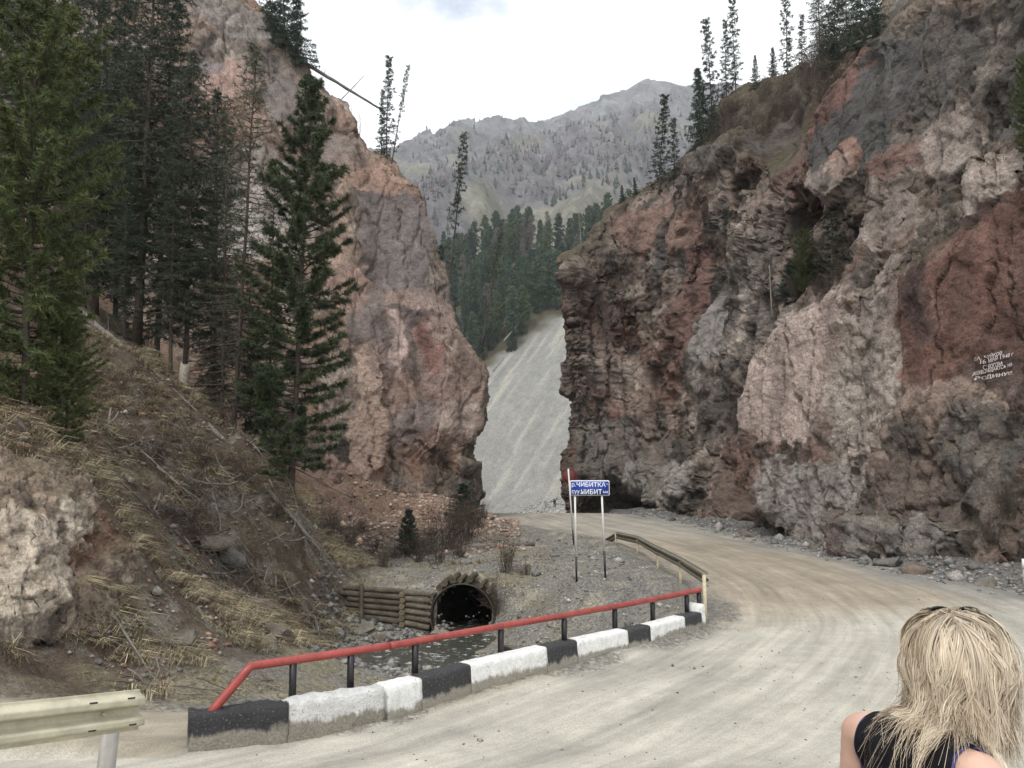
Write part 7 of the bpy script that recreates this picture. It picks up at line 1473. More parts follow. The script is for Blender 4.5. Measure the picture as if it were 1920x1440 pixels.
def scatter_stones():
    rng = np.random.default_rng(15)
    n = 3400; y = rng.uniform(18, 64, n) ** 1.0; xr = np.interp(y, RE[:, 0], RE[:, 1]); x = xr + rng.normal(.1, .75, n); s = np.abs(rng.normal(0, .055, n)) + .02; s = np.where(rng.random(n) < .03, s * 2.5, s)
    stones('roadside_stones', x, y, s, 1, 'loose grey stones strewn along the foot of the right cliff', [(.22, .22, .21), (.30, .28, .26), (.16, .16, .155)])
    n = 3600; x = rng.uniform(-3.2, 4.6, n); y = rng.uniform(18.5, 40, n); xl = np.interp(y, LE[:, 0], LE[:, 1]); k = x < xl + .3; x, y = x[k], y[k]; s = np.abs(rng.normal(0, .028, len(x))) + .012; s = np.where(rng.random(len(x)) < .03, s * 3, s)
    stones('gravel_stones', x, y, s, 2, 'grey gravel stones on the bank below the blue sign', [(.24, .24, .23), (.32, .31, .29), (.15, .15, .15)])
    n = 1500; x = rng.uniform(-6.2, -1.8, n); y = rng.uniform(21, 27, n); s = np.abs(rng.normal(0, .07, n)) + .03
    stones('stream_stones', x, y, s, 3, 'dark wet stones along the stream before the log wall', [(.12, .12, .12), (.18, .18, .175), (.24, .23, .21)])
    n = 2600; x = rng.uniform(-14, -5.6, n); y = rng.uniform(12.5, 33, n); s = np.abs(rng.normal(0, .06, n)) + .02
    stones('bank_stones', x, y, s, 4, 'small grey and reddish stones lying on the left bank', [(.24, .21, .18), (.32, .29, .26), (.26, .16, .12), (.17, .16, .15)])
    n = 2600; x = rng.uniform(-10, .5, n); y = rng.uniform(34, 54, n); s = np.abs(rng.normal(0, .09, n)) + .03
    stones('apron_stones', x, y, s, 5, 'reddish rubble on the slope at the foot of the left cliff', [(.36, .24, .19), (.28, .22, .19), (.42, .33, .27)])
    n = 3800; y = rng.uniform(9.2, 36, n); x = rng.uniform(-3, 14, n); xl, xr = road_edges(y); k = (x > xl + .45) & (x < xr); x, y = x[k], y[k]; s = np.abs(rng.normal(0, .010, len(x))) + .005; s = np.where(rng.random(len(x)) < .02, s * 2.2, s)
    stones('road_pebbles', x, y, s, 6, 'small dark pebbles scattered over the dirt road', [(.24, .23, .21), (.34, .32, .28), (.17, .165, .155)])
    n = 500; x = rng.uniform(-12, 14, n); y = rng.uniform(149, 154, n); s = np.abs(rng.normal(0, .16, n)) + .08
    rngz = far_height(x, y)
    base = np.array([(1, 0, 0), (-1, 0, 0), (0, 1, 0), (0, -1, 0), (0, 0, 1), (0, 0, -1)]); f = np.array([(0, 2, 4), (2, 1, 4), (1, 3, 4), (3, 0, 4), (2, 0, 5), (1, 2, 5), (3, 1, 5), (0, 3, 5)])
    V = base[None] * rng.uniform(.6, 1.25, (n, 6, 1)) * s[:, None, None] + np.stack([x, y, rngz + s * .2], 1)[:, None]
    tag(obj('scree_boulders', np_mesh('scree_boulders', V.reshape(-1, 3), (np.arange(n)[:, None, None] * 6 + f[None]).reshape(-1, 3), np.repeat(np.array([[.30, .295, .28]]) * rng.uniform(.6, 1.3, (n, 1)), 6, 0)), M_STONE), 'pale fallen blocks heaped at the foot of the scree slope', 'stones', kind='stuff')
scatter_stones()
# ------------------------------------------------------------------ dry grass
M_GRASS = needle_mat('dry_grass')
def grass(name, X_, Y_, Z_, Nn, H_, seed, lab, cols, per=9, width=.012, droop=1.0, cat='grass', spread=.5):
    """tufts of bent blades; Nn is the downhill/outward direction in which they hang"""
    rng = np.random.default_rng(seed); n = len(X_); m = n * per
    P0 = np.repeat(np.stack([X_, Y_, Z_], 1), per, 0) + rng.normal(0, 1, (m, 3)) * np.array([.05, .05, .0]) * np.repeat(H_, per)[:, None] * 2.2
    h = np.repeat(H_, per) * rng.uniform(.55, 1.2, m)
    a = rng.uniform(0, 6.28, m); out = np.stack([np.cos(a), np.sin(a), 0 * a], 1) * spread + np.repeat(Nn, per, 0) * droop; out[:, 2] = 0
    up = np.array([0, 0, 1.]); t = [0, .5, .5, 1.0]
    w = np.cross(out, up); w /= np.linalg.norm(w, axis=1)[:, None] + 1e-9; wj = rng.normal(0, .6, (m, 3)); w = w + wj; w /= np.linalg.norm(w, axis=1)[:, None]
    pts = []
    for q in t: pts.append(P0 + out * (h * (q ** 1.5) * .75)[:, None] + up * (h * (q * 1.05 - (.45 + .42 * droop) * q * q))[:, None])
    wd = width * rng.uniform(.7, 1.3, m)[:, None]
    V = np.stack([pts[0] - w * wd / 2, pts[0] + w * wd / 2, pts[1] - w * wd / 2, pts[1] + w * wd / 2, pts[3]], 1)
    f = np.array([(0, 1, 3), (0, 3, 2), (2, 3, 4)]); F = (np.arange(m)[:, None, None] * 5 + f[None]).reshape(-1, 3)
    C = np.repeat(np.repeat(np.array(cols)[rng.integers(0, len(cols), n)] * rng.uniform(.7, 1.25, (n, 1)), per, 0) * rng.uniform(.75, 1.25, (m, 1)), 5, 0)
    o = obj(name, np_mesh(name, V.reshape(-1, 3), F, C), M_GRASS)
    return tag(o, lab, cat, kind='stuff')
def downhill(x, y):
    e = .25; gx = (land(x + e, y, False) - land(x - e, y, False)) / (2 * e); gy = (land(x, y + e, False) - land(x, y - e, False)) / (2 * e)
    g = -np.stack([gx, gy, 0 * gx], 1); return g / (np.linalg.norm(g, axis=1)[:, None] + .4)
def scatter_grass():
    rng = np.random.default_rng(21)
    def pts(n, x0, x1, y0, y1, thr, sc, seed):
        x, y = rng.uniform(x0, x1, n), rng.uniform(y0, y1, n); P = np.stack([x, y, 0 * x], 1)
        k = fbm(P / sc, 3, seed) > thr; return x[k], y[k]
    STR = [(.44, .37, .25), (.33, .275, .175), (.22, .175, .115), (.36, .32, .21), (.16, .14, .085), (.14, .10, .07)]
    x, y = pts(12500, -14, -5.2, 11.6, 32, -.12, 1.6, 81); k = (y > 11.4 - .35 * (x + 5.5)); x, y = x[k], y[k]
    grass('bank_grass', x, y, land(x, y) - .02, downhill(x, y), rng.uniform(.2, .75, len(x)) , 1, 'dry straw-coloured grass hanging down the left bank', STR, 9, .011, 1.0)
    x, y = pts(3800, -6.6, 1.6, 11.4, 33, .05, 1.3, 82); xl = np.interp(y, LE[:, 0], LE[:, 1]); k = (x < xl - .6) & ~((np.abs(x + 1.7) < 1.3) & (y > 19) & (y < 27.8)); x, y = x[k], y[k]
    grass('stream_grass', x, y, land(x, y) - .02, downhill(x, y), rng.uniform(.07, .24, len(x)), 2, 'short dry grass between the stream and the parapet', [(.33, .29, .17), (.26, .24, .12), (.20, .19, .10), (.36, .32, .22)], 9, .010, .5)
    x, y = pts(3200, -13, 0, 31, 50, .0, 2.0, 83)
    grass('apron_grass', x, y, land(x, y) - .02, downhill(x, y), rng.uniform(.15, .4, len(x)), 3, 'brown dry grass on the slope under the left cliff', [(.28, .22, .14), (.22, .17, .11), (.18, .13, .09)], 8, .016, .6)
    # ledges of the cliffs
    for nm, PP, NN, num, sd, lab in (('ledge_grass', PR, NRm, 2900, 4, 'dry tufts of grass on the ledges of the right cliff'), ('ledge_grass', PL, NL, 1500, 5, 'dry tufts of grass on the ledges of the left cliff')):
        V = PP.reshape(-1, 3); nz = NN.reshape(-1, 3); ok = np.where((nz[:, 2] > .55) & (V[:, 1] < 80) & (fbm(V / 2.5, 3, 90 + sd) > .0))[0]
        p = rng.choice(ok, min(num, len(ok)), replace=False); q = V[p]; d = nz[p].copy(); d[:, 2] = 0
        grass(nm, q[:, 0], q[:, 1], q[:, 2] - .05, d, rng.uniform(.15, .5, len(q)), 30 + sd, lab, [(.21, .18, .11), (.16, .14, .08), (.27, .23, .14), (.12, .12, .07)], 8, .02, .7)
scatter_grass()
# single pale clumps that stand out
for i, (x, y, h) in enumerate(CLUMPS):
    z = zat(x, y); o = grass('grass_clump', np.array([x]), np.array([y]), np.array([z]), downhill(np.array([x]), np.array([y])), np.array([h]), 60 + i, None, [(.46, .40, .24)], 90, .009, 1.1, None, .75)
    del o['kind']; tag(o, ('pale straw grass clump hanging on the bank just right of the rock outcrop', 'second pale straw grass clump, lower right of the first on the bank', 'low pale grass clump on the bank foot near the red railing')[i], 'grass')
# ------------------------------------------------------------------ bare shrubs, dead branches, fallen trunks
def shrub_mesh(seed, n=16, H=1.6, spread=.5, forks=5, r=.008):
    rng = np.random.default_rng(seed); parts = []
    for i in range(n):
        a = rng.uniform(0, 6.28); tilt = abs(rng.normal(0, spread)); d = np.array([math.cos(a) * math.sin(tilt), math.sin(a) * math.sin(tilt), math.cos(tilt)])
        L = H * rng.uniform(.55, 1.1); p = np.array([rng.normal(0, .12), rng.normal(0, .12), -.05]); pts = [p]
        for q in range(5): d = d + rng.normal(0, .10, 3); d[2] += .04; d /= np.linalg.norm(d); p = p + d * L / 5; pts.append(p)
        pts = np.array(pts); parts.append(tube(pts, np.linspace(r, r * .35, 6), 3, False))
        for k in range(forks):
            j = rng.integers(1, 5); q = pts[j] + (pts[j + 1] - pts[j]) * rng.random(); dd = d * .5 + rng.normal(0, .6, 3); dd[2] = abs(dd[2]) * .7; dd /= np.linalg.norm(dd); l = L * rng.uniform(.15, .38)
            q2 = q + dd * l * .55; q3 = q2 + (dd + rng.normal(0, .25, 3)) * l * .45
            parts.append(tube(np.array([q, q2, q3]), [r * .55, r * .4, r * .22], 3, False))
            for kk in range(2):
                e = dd + rng.normal(0, .6, 3); parts.append(tube(np.array([q2, q2 + e / np.linalg.norm(e) * l * .4]), [r * .32, r * .18], 3, False))
    return np_mesh('stems', *merge(parts))
M_TWIG = plain('bare_twigs', (.105, .083, .068), .95, 0, .3, 6, None, .1)
M_TWIGG = plain('grey_twigs', (.20, .18, .16), .95, 0, .3, 6, None, .1)
SH = [shrub_mesh(200 + i, 34, 1.5, .42, 7, .010) for i in range(3)] + [shrub_mesh(210 + i, 34, .9, .6, 6, .009) for i in range(2)]
for i, (side, x, y, z, h, w, lab, grp) in enumerate(SHRUBS):
    if side == 'G': z = zat(x, y)
    else:
        q = on_cliff(x, y, z, side); x, y, z = (float(t) for t in q)
    o = empty('shrub', (x, y, z), RNG.uniform(0, 6.28)); o.scale = (h * w / 1.5, h * w / 1.5, h / 1.5); tag(o, lab, 'shrub', grp)
    tag(obj('stems', SH[i % 5], M_TWIG, o), kind='stuff')
def dead_branch_mesh(seed, L=2.4):
    rng = np.random.default_rng(seed); pts = [np.zeros(3)]; d = np.array([1, 0, .05])
    for q in range(7): d = d + rng.normal(0, .13, 3); d[2] *= .8; d /= np.linalg.norm(d); pts.append(pts[-1] + d * L / 7)
    pts = np.array(pts); parts = [tube(pts, np.linspace(.028, .006, 8), 5, True)]
    for k in range(16):
        j = rng.integers(1, 7); q = pts[j]; s = rng.choice([-1, 1]); dd = np.array([.55, s * .8, rng.uniform(-.1, .7)]) + rng.normal(0, .25, 3); dd /= np.linalg.norm(dd); l = L * rng.uniform(.12, .42) * (1 - j / 10)
        m1 = q + dd * l * .5; m2 = m1 + (dd + rng.normal(0, .35, 3)) * l * .5; parts.append(tube(np.array([q, m1, m2]), [.010, .007, .003], 3, False))
        for kk in range(3): e = dd + rng.normal(0, .55, 3); st = q + (m1 - q) * rng.uniform(.4, 1.2); parts.append(tube(np.array([st, st + e / np.linalg.norm(e) * l * rng.uniform(.2, .45)]), [.005, .002], 3, False))
    return np_mesh('wood', *merge(parts))
DB = [dead_branch_mesh(300 + i, 2.2 + .4 * i) for i in range(5)]
def dead_branches():
    rng = np.random.default_rng(12); k = 0
    for (x, y, az, sc) in DEADWOOD:
        z = zat(x, y); e = .6; gx = (zat(x + e, y) - zat(x - e, y)) / (2 * e); gy = (zat(x, y + e) - zat(x, y - e)) / (2 * e)
        n = Vector((-gx, -gy, 1)).normalized(); ax = Vector((math.cos(az), math.sin(az), 0)); ax = (ax - n * ax.dot(n)).normalized(); ay = n.cross(ax)
        M = Matrix((ax, ay, n)).transposed().to_4x4(); M.translation = Vector((x, y, z)) + n * rng.uniform(.05, .25)
        o = empty('dead_branch', (0, 0, 0)); o.matrix_world = M @ Matrix.Scale(sc, 4); tag(o, 'grey dead branch in the tangle of fallen wood on the left bank', 'branch', 'dead branches on the left bank')
        tag(obj('wood', DB[k % 5], (M_TWIGG, M_TWIG)[k % 3 == 1], o), kind='stuff'); k += 1
dead_branches()
for i, (side, p, q, r0, r1, lab) in enumerate(FALLEN):
    p, q = np.array(p), np.array(q); n = max(8, int(np.linalg.norm(q - p) / .35)); t = np.linspace(0, 1, n); P = p + (q - p) * t[:, None]
    if side == 'G': P[:, 2] = np.maximum(P[:, 2], land(P[:, 0], P[:, 1]) + r0 * .5) ; [P.__setitem__((slice(1, -1), 2), .25 * P[:-2, 2] + .5 * P[1:-1, 2] + .25 * P[2:, 2]) for _ in range(120)]
    V, F = tube(P, r0 + (r1 - r0) * t, 9); V += .25 * r0 * np.stack([fbm(V / .3, 2, i), fbm(V / .3, 2, i + 50), fbm(V / .3, 2, i + 90)], 1)
    C = np.tile(np.array([.17, .155, .135] if side != 'D' else [.05, .045, .04]), (len(V), 1)) * (1 + .5 * fbm(V / .5, 3, i))[:, None]
    o = empty('fallen_trunk', tuple(P[0])); tag(o, lab, 'fallen trunk')
    at_parent(obj('trunk', np_mesh('trunk', V, F, np.clip(C, .02, .6)), M_LOG), o)
    rng = np.random.default_rng(400 + i); st = []
    for k in range(int(6 + np.linalg.norm(q - p) * 2.2)):
        j = rng.integers(1, n - 1); d = rng.normal(0, 1, 3); d[2] = abs(d[2]); d /= np.linalg.norm(d); l = rng.uniform(.2, .9) * (1 if r0 > .08 else .5)
        st.append(tube(np.array([P[j], P[j] + d * l * .5, P[j] + d * l + np.array([0, 0, .1])]), [.02 * r0 / .12 + .004, .01, .004], 3, False))
    tag(at_parent(obj('branch_stubs', np_mesh('branch_stubs', *merge(st)), M_TWIGG), o), kind='stuff')
st = STUMP; z = zat(st[0], st[1])
so = empty('tree_stump', (st[0], st[1], z)); tag(so, 'pale broken tree stump among the spruces on the left bank', 'stump')
V, F = tube([(0, 0, -.2), (0, 0, .4), (.02, 0, .85), (.03, .0, 1.1)], [.27, .21, .19, .16], 14); V[42:56, 2] += RNG.uniform(-.25, .2, 14)
obj('trunk', np_mesh('trunk', V, F, np.tile(np.array([[.30, .27, .225]]), (len(V), 1))), M_LOG, so)
# ------------------------------------------------------------------ stream
def water():
    cl = np.array([(-1.55, 29.0), (-1.62, 27.2), (-1.9, 26), (-2.5, 24.6), (-2.6, 22.8), (-1.8, 20.3), (-.9, 17.3), (-.2, 14.6)]); n = 90
    s = np.linspace(0, len(cl) - 1, n); P = crom(np.concatenate([cl, np.zeros((len(cl), 1))], 1), n, 0)[:, :2]; T = np.gradient(P, axis=0); T /= np.linalg.norm(T, axis=1)[:, None]; Nw = np.stack([T[:, 1], -T[:, 0]], 1)
    m = 24; w = np.linspace(-1, 1, m) * 1.75; G = P[:, None] + Nw[:, None] * w[None, :, None]
    V = np.concatenate([G, np.full((n, m, 1), -1.90)], 2).reshape(-1, 3); V[:, 2] += .035 * fbm(V * np.array([1 / .25, 1 / .45, 1]), 3, 7) - .006 * (29 - V[:, 1])
    mt, nt, b = new_mat('stream_water'); tc = nt.nodes.new('ShaderNodeTexCoord')
    fo = noise_node(nt, 3.2, 6, .7, tc.outputs['Object']); f = mul_range(nt, fo.outputs[0], 0, 1, .56, .66)
    mx = nt.nodes.new('ShaderNodeMix'); mx.data_type = 'RGBA'; mx.inputs[6].default_value = (.055, .055, .045, 1); mx.inputs[7].default_value = (.62, .63, .62, 1); nt.links.new(f, mx.inputs['Factor'])
    nt.links.new(mx.outputs[2], b.inputs['Base Color']); b.inputs['Roughness'].default_value = .12; b.inputs['IOR'].default_value = 1.33
    bump(nt, noise_node(nt, 7, 4, .6, tc.outputs['Object']).outputs[0], .6, .05, b)
    tag(obj('stream', np_mesh('stream', V, grid_faces(n, m), smooth=True), mt), kind='structure')
water()
# ------------------------------------------------------------------ white lettering painted on the red slab
def inscription():
    V = _PRv; c = np.array(INSCR['centre']); nv = np.array([-.86, -.50, 0.]); nv /= np.linalg.norm(nv); tx = np.array([-nv[1], nv[0], 0.])
    rel = V - c; s, z, d = rel @ tx, rel[:, 2], rel @ nv
    k = (np.abs(s) < 1.8) & (np.abs(z) < 1.2) & (np.abs(d) < 1.2); s, z, d = s[k], z[k], d[k]
    root = tag(empty('painted_inscription', tuple(c)), 'white hand-painted Cyrillic inscription on the smooth red slab of the right cliff', 'inscription')
    mt = plain('old_white_paint', (.62, .56, .54), .85, 0, .3, 30)
    for body, x0, x1, z0, z1, sl in INSCR['lines']:
        me = fit_text(body, 0, 1, 0, 1, .012)
        bm = bmesh.new(); bm.from_mesh(me); bmesh.ops.triangulate(bm, faces=bm.faces); 
        bmesh.ops.subdivide_edges(bm, edges=[e for e in bm.edges if e.calc_length() > .05], cuts=2); bmesh.ops.triangulate(bm, faces=bm.faces)
        for v in bm.verts:
            ls = x0 + v.co.x * (x1 - x0); lz = z0 + v.co.y * (z1 - z0) + sl * v.co.x
            w = (s - ls) ** 2 + (z - lz) ** 2; j = np.argpartition(w, 7)[:7]; ww = 1 / (w[j] + .004)
            out_ = .4 * (d[j] * ww).sum() / ww.sum() + .6 * d[j].max() + .022
            p = c + tx * ls + nv * out_; v.co = Vector((p[0], p[1], c[2] + lz)) - Vector(c)
        bm.to_mesh(me); bm.free(); obj('lettering', me, mt, root)
inscription()

# ------------------------------------------------------------------ people
def cap_prim(bm, p, q, r0, r1, n=5, seg=10):
    p, q = Vector(p), Vector(q)
    for i in range(n + 1):
        t = i / n; c = p.lerp(q, t); r = r0 + (r1 - r0) * t
        bmesh.ops.create_icosphere(bm, subdivisions=2, radius=r, matrix=Matrix.Translation(c))
def ell_prim(bm, c, rad):
    bmesh.ops.create_icosphere(bm, subdivisions=3, radius=1.0, matrix=Matrix.Translation(c) @ Matrix.Diagonal((*rad, 1)))
def remeshed(bm, voxel, smooth):
    me = bpy.data.meshes.new('figure'); bm.to_mesh(me); bm.free()
    o = bpy.data.objects.new('figure', me); COL.objects.link(o)
    r = o.modifiers.new('r', 'REMESH'); r.mode = 'VOXEL'; r.voxel_size = voxel; r.use_smooth_shade = True
    s = o.modifiers.new('s', 'SMOOTH'); s.iterations = smooth; s.factor = .5
    bpy.context.view_layer.update()
    out = bpy.data.meshes.new_from_object(o.evaluated_get(bpy.context.evaluated_depsgraph_get()))
    bpy.data.objects.remove(o); bpy.data.meshes.remove(me)
    for p in out.polygons: p.use_smooth = True
    return out
def hand(bm, w, d, side, s=1.0):
    """palm, four fingers of unequal length with a bend, and a thumb; d is the pointing direction"""
    w = Vector(w); d = Vector(d).normalized(); up = Vector((0, 0, 1)); lat = d.cross(up)
    if lat.length < .2: lat = Vector((1, 0, 0)) * side
    lat.normalize(); nrm = lat.cross(d)
    ell_prim(bm, w + d * .045 * s, (.036 * s, .040 * s, .030 * s))
    for k, (o, L) in enumerate(((-.026, .062), (-.009, .074), (.009, .070), (.025, .055))):
        a = w + d * .075 * s + lat * o * s; b = a + (d * .8 - nrm * .25) * L * .55 * s; c = b + (d * .5 - nrm * .6) * L * .5 * s
        cap_prim(bm, a, b, .0095 * s, .0085 * s, 4); cap_prim(bm, b, c, .0085 * s, .007 * s, 4)
    a = w + d * .03 * s - lat * .032 * s; cap_prim(bm, a, a + (d * .5 - lat * .6) * .045 * s, .011 * s, .009 * s, 4); a2 = a + (d * .5 - lat * .6) * .045 * s; cap_prim(bm, a2, a2 + d * .028 * s, .009 * s, .007 * s, 3)
def figure(bm, la, ra, legs=((-.085, .0), (.085, .0)), hd=(0, 0)):
    hx, hy = hd
    ell_prim(bm, (0, -.005, .90), (.165, .115, .12)); ell_prim(bm, (0, 0, 1.06), (.128, .092, .15)); ell_prim(bm, (0, .0, 1.20), (.150, .105, .155))
    cap_prim(bm, (-.15, -.005, 1.317), (.15, -.005, 1.317), .058, .058, 8); cap_prim(bm, (0, -.01, 1.32), (hx, .012 + hy, 1.475), .054, .050, 8)
    ell_prim(bm, (0, -.03, 1.31), (.10, .06, .06))
    ell_prim(bm, (hx, .02 + hy, 1.525), (.073, .092, .105)); ell_prim(bm, (hx, .055 + hy, 1.47), (.050, .052, .048)); cap_prim(bm, (hx, .108 + hy, 1.52), (hx, .122 + hy, 1.497), .008, .012, 2)
    for s in (-1, 1): ell_prim(bm, (hx + s * .074, .012 + hy, 1.51), (.012, .022, .032))
    for arm, s in ((la, -1), (ra, 1)):
        sh, el, wr = arm; cap_prim(bm, sh, el, .053, .038, 8); cap_prim(bm, el, wr, .038, .026, 8); hand(bm, wr, Vector(wr) - Vector(el), s)
    for (x, y0), s in zip(legs, (-1, 1)):
        cap_prim(bm, (x, 0, .86), (x * 1.05, y0 * .5 + .01, .47), .084, .055, 10); cap_prim(bm, (x * 1.05, y0 * .5 + .01, .47), (x * 1.05, y0 - .02, .08), .055, .038, 10)
        cap_prim(bm, (x * 1.05, y0 - .05, .045), (x * 1.1, y0 + .13, .035), .042, .032, 6)
M_SKIN = plain('skin', (.56, .36, .28), .5, 0, .06, 12, None, .35)
try: M_SKIN.node_tree.nodes['Principled BSDF'].inputs['Subsurface Weight'].default_value = .08
except Exception: pass
M_TOP = plain('black_top', (.010, .010, .013), .85, 0, .25, 60, (180, .3, .002), .15)
M_TRIM = plain('purple_trim', (.06, .055, .17), .7, 0, .15, 60)
M_JEANS = plain('dark_jeans', (.03, .04, .07), .85, 0, .25, 40)
M_SHOE = plain('shoes', (.05, .05, .055), .7)
def clothing(body, name, mat, cuts, off, parent, keep_seed):
    """cloth cut cleanly out of the body surface by planes and lifted off the skin"""
    bm = bmesh.new(); bm.from_mesh(body)
    for co, no in cuts:
        g = bm.verts[:] + bm.edges[:] + bm.faces[:]; bmesh.ops.bisect_plane(bm, geom=g, plane_co=co, plane_no=no, clear_outer=True)
    bm.verts.ensure_lookup_table(); ks = Vector(keep_seed); st = min(bm.verts, key=lambda v: (v.co - ks).length_squared); seen = {st}; q = [st]
    while q:
        v = q.pop()
        for e in v.link_edges:
            o = e.other_vert(v)
            if o not in seen: seen.add(o); q.append(o)
    bmesh.ops.delete(bm, geom=[v for v in bm.verts if v not in seen], context='VERTS'); bm.normal_update()
    loops = [(tuple(e.verts[0].co), tuple(e.verts[1].co)) for e in bm.edges if e.is_boundary]
    nn = {v: v.normal.copy() for v in bm.verts}
    for v in bm.verts: v.co += nn[v] * off
    bmesh.ops.solidify(bm, geom=bm.faces[:], thickness=-.003)
    me = bpy.data.meshes.new(name); bm.to_mesh(me); bm.free()
    for p in me.polygons: p.use_smooth = True
    o = obj(name, me, mat, parent); return o, loops
def hair_mesh(seed=4, nclump=330, per=30, npt=12, at=(0, 0)):
    """shoulder-length layered hair in locks: each lock runs over the crown, then hangs, waves and turns out at its tip"""
    rng = np.random.default_rng(seed); V, F, C = [], [], []
    cen = np.array([at[0], at[1], 1.52]); R = np.array([.122, .116, .118]); base = 0
    for c in range(nclump):
        phi = rng.uniform(0, 2 * math.pi); layer = rng.beta(1.5, 1.1); inner = 1 - layer; fr = math.sin(phi)
        th0 = .03 + 1.1 * inner * rng.uniform(.6, 1.2) + (.35 if rng.random() < .15 else 0)
        if fr > .5: th0 *= .6
        r = rng.random()
        zend = rng.uniform(1.215, 1.31) if r < .72 else rng.uniform(1.28, 1.45)                # long under-layers, shorter top locks
        if layer < .4: zend = rng.uniform(1.21, 1.29)
        if fr > .4: zend += .03
        flick = rng.normal(.012, .022) * (1.3 if zend < 1.26 else .5); ph = rng.uniform(0, 6.28); ph2 = rng.uniform(0, 6.28); amp = rng.uniform(.004, .015); kR = .80 + .20 * layer + rng.normal(0, .03) + (.03 if r > .55 else 0); dph = rng.normal(0, .38)
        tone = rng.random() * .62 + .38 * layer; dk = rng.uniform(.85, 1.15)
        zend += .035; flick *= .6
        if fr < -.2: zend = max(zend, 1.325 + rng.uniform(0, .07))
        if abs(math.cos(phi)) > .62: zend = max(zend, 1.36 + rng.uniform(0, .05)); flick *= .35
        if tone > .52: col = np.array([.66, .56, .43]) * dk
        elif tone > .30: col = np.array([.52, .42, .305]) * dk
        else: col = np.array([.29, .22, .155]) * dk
        n = int(per * rng.uniform(.5, 1.5)); jphi = rng.normal(0, .085, n); jr = rng.normal(0, .022, n); jz = rng.normal(0, .022, n); jt = np.abs(rng.normal(0, .10, n)); wv = rng.normal(0, .007, (n, 3)); sc = rng.uniform(.86, 1.12, n); jf = rng.normal(0, .008, n)
        s = np.linspace(0, 1, npt)[None]; cl = (1 - .75 * s ** .8) + .25 * s ** 6
        a = phi + dph * s ** 1.3 + jphi[:, None] * cl; k = (kR + jr[:, None] * cl) * (1 - (.02 + .20 * min(1, th0 / .9)) * (1 - np.clip(s * 3.2, 0, 1)))
        th1 = 1.70; z1 = cen[2] + R[2] * kR * math.cos(th1); split = .50
        t0 = th0 + jt[:, None]; th = np.where(s < split, t0 + (th1 - t0) * np.minimum(1, s / split), th1)
        hang = np.clip((s - split) / (1 - split), 0, 1)
        rad = np.sin(th) * k * (1 - .09 * np.sin(hang * math.pi * .75)) + (flick + jf[:, None]) / .12 * hang ** 2.6
        wob = amp * (s ** .8)
        x = cen[0] + R[0] * rad * np.cos(a) + wob * np.sin(ph + 8.5 * s); y = cen[1] + R[1] * rad * np.sin(a) + wob * np.cos(ph2 + 7.5 * s)
        z = np.where(s < split, cen[2] + R[2] * k * np.cos(th), z1 + (zend + jz[:, None] - z1) * (hang * .55 + .45 * hang ** 1.0))
        z = z + np.maximum(0, flick) * .9 * hang ** 5
        y = y - (.02 if fr < .25 else .01) * hang ** 1.25 * np.clip((1.45 - z) / .14 + .4, 0, 1.2)
        P = np.stack([x, y, z], -1) + wv[:, None] * (s ** 1.5)[..., None]
        ro = np.array([rng.normal(0, .012), rng.uniform(-.045, .05), 0]); P = P + ro * np.clip(1 - 2.2 * s, 0, 1)[..., None]     # roots spread along a parting
        q0 = np.array([np.clip(P[..., 0], -.10, .10), np.full(P.shape[:2], -.005), np.full(P.shape[:2], 1.317)]).transpose(1, 2, 0)
        for q1, rr in ((q0, .078), (np.array([0, -.03, 1.31]) * np.ones_like(P), .105), (np.array([np.clip(P[..., 0], -.08, .08), np.zeros(P.shape[:2]), np.clip(P[..., 2], 1.0, 1.27)]).transpose(1, 2, 0), .118)):
            dv = P - q1; dl = np.linalg.norm(dv, axis=-1, keepdims=True) + 1e-6; lim = rr + .012 * layer
            P = np.where((dl < lim) & (s[..., None] > .45), q1 + dv / dl * lim, P)
        T = np.gradient(P, axis=1); o = P - cen; o[..., 2] *= .2; W = np.cross(T, o + rng.normal(0, .04, P.shape[:1] + (1, 3))); W /= np.linalg.norm(W, axis=-1, keepdims=True) + 1e-9
        wd = .0009 * (1 - .7 * s ** 2)[..., None]
        Q = np.stack([P - W * wd, P + W * wd], 2).reshape(-1, 3); m = n * npt * 2
        i, j = np.meshgrid(np.arange(n), np.arange(npt - 1), indexing='ij'); b0 = (base + i * npt * 2 + j * 2).ravel()
        F.append(np.concatenate([np.stack([b0, b0 + 1, b0 + 3], 1), np.stack([b0, b0 + 3, b0 + 2], 1)]))
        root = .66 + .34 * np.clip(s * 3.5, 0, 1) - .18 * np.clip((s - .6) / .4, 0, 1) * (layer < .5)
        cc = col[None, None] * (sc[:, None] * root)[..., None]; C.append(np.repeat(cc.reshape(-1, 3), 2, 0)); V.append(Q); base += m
    return np_mesh('hair', np.concatenate(V), np.concatenate(F), np.clip(np.concatenate(C), .01, .85), smooth=True)
def hair_mat():
    m, nt, b = new_mat('blonde_hair'); at = nt.nodes.new('ShaderNodeAttribute'); at.attribute_name = 'Col'
    nt.links.new(at.outputs['Color'], b.inputs['Base Color']); b.inputs['Roughness'].default_value = .5; b.inputs['Specular IOR Level'].default_value = .3
    return m
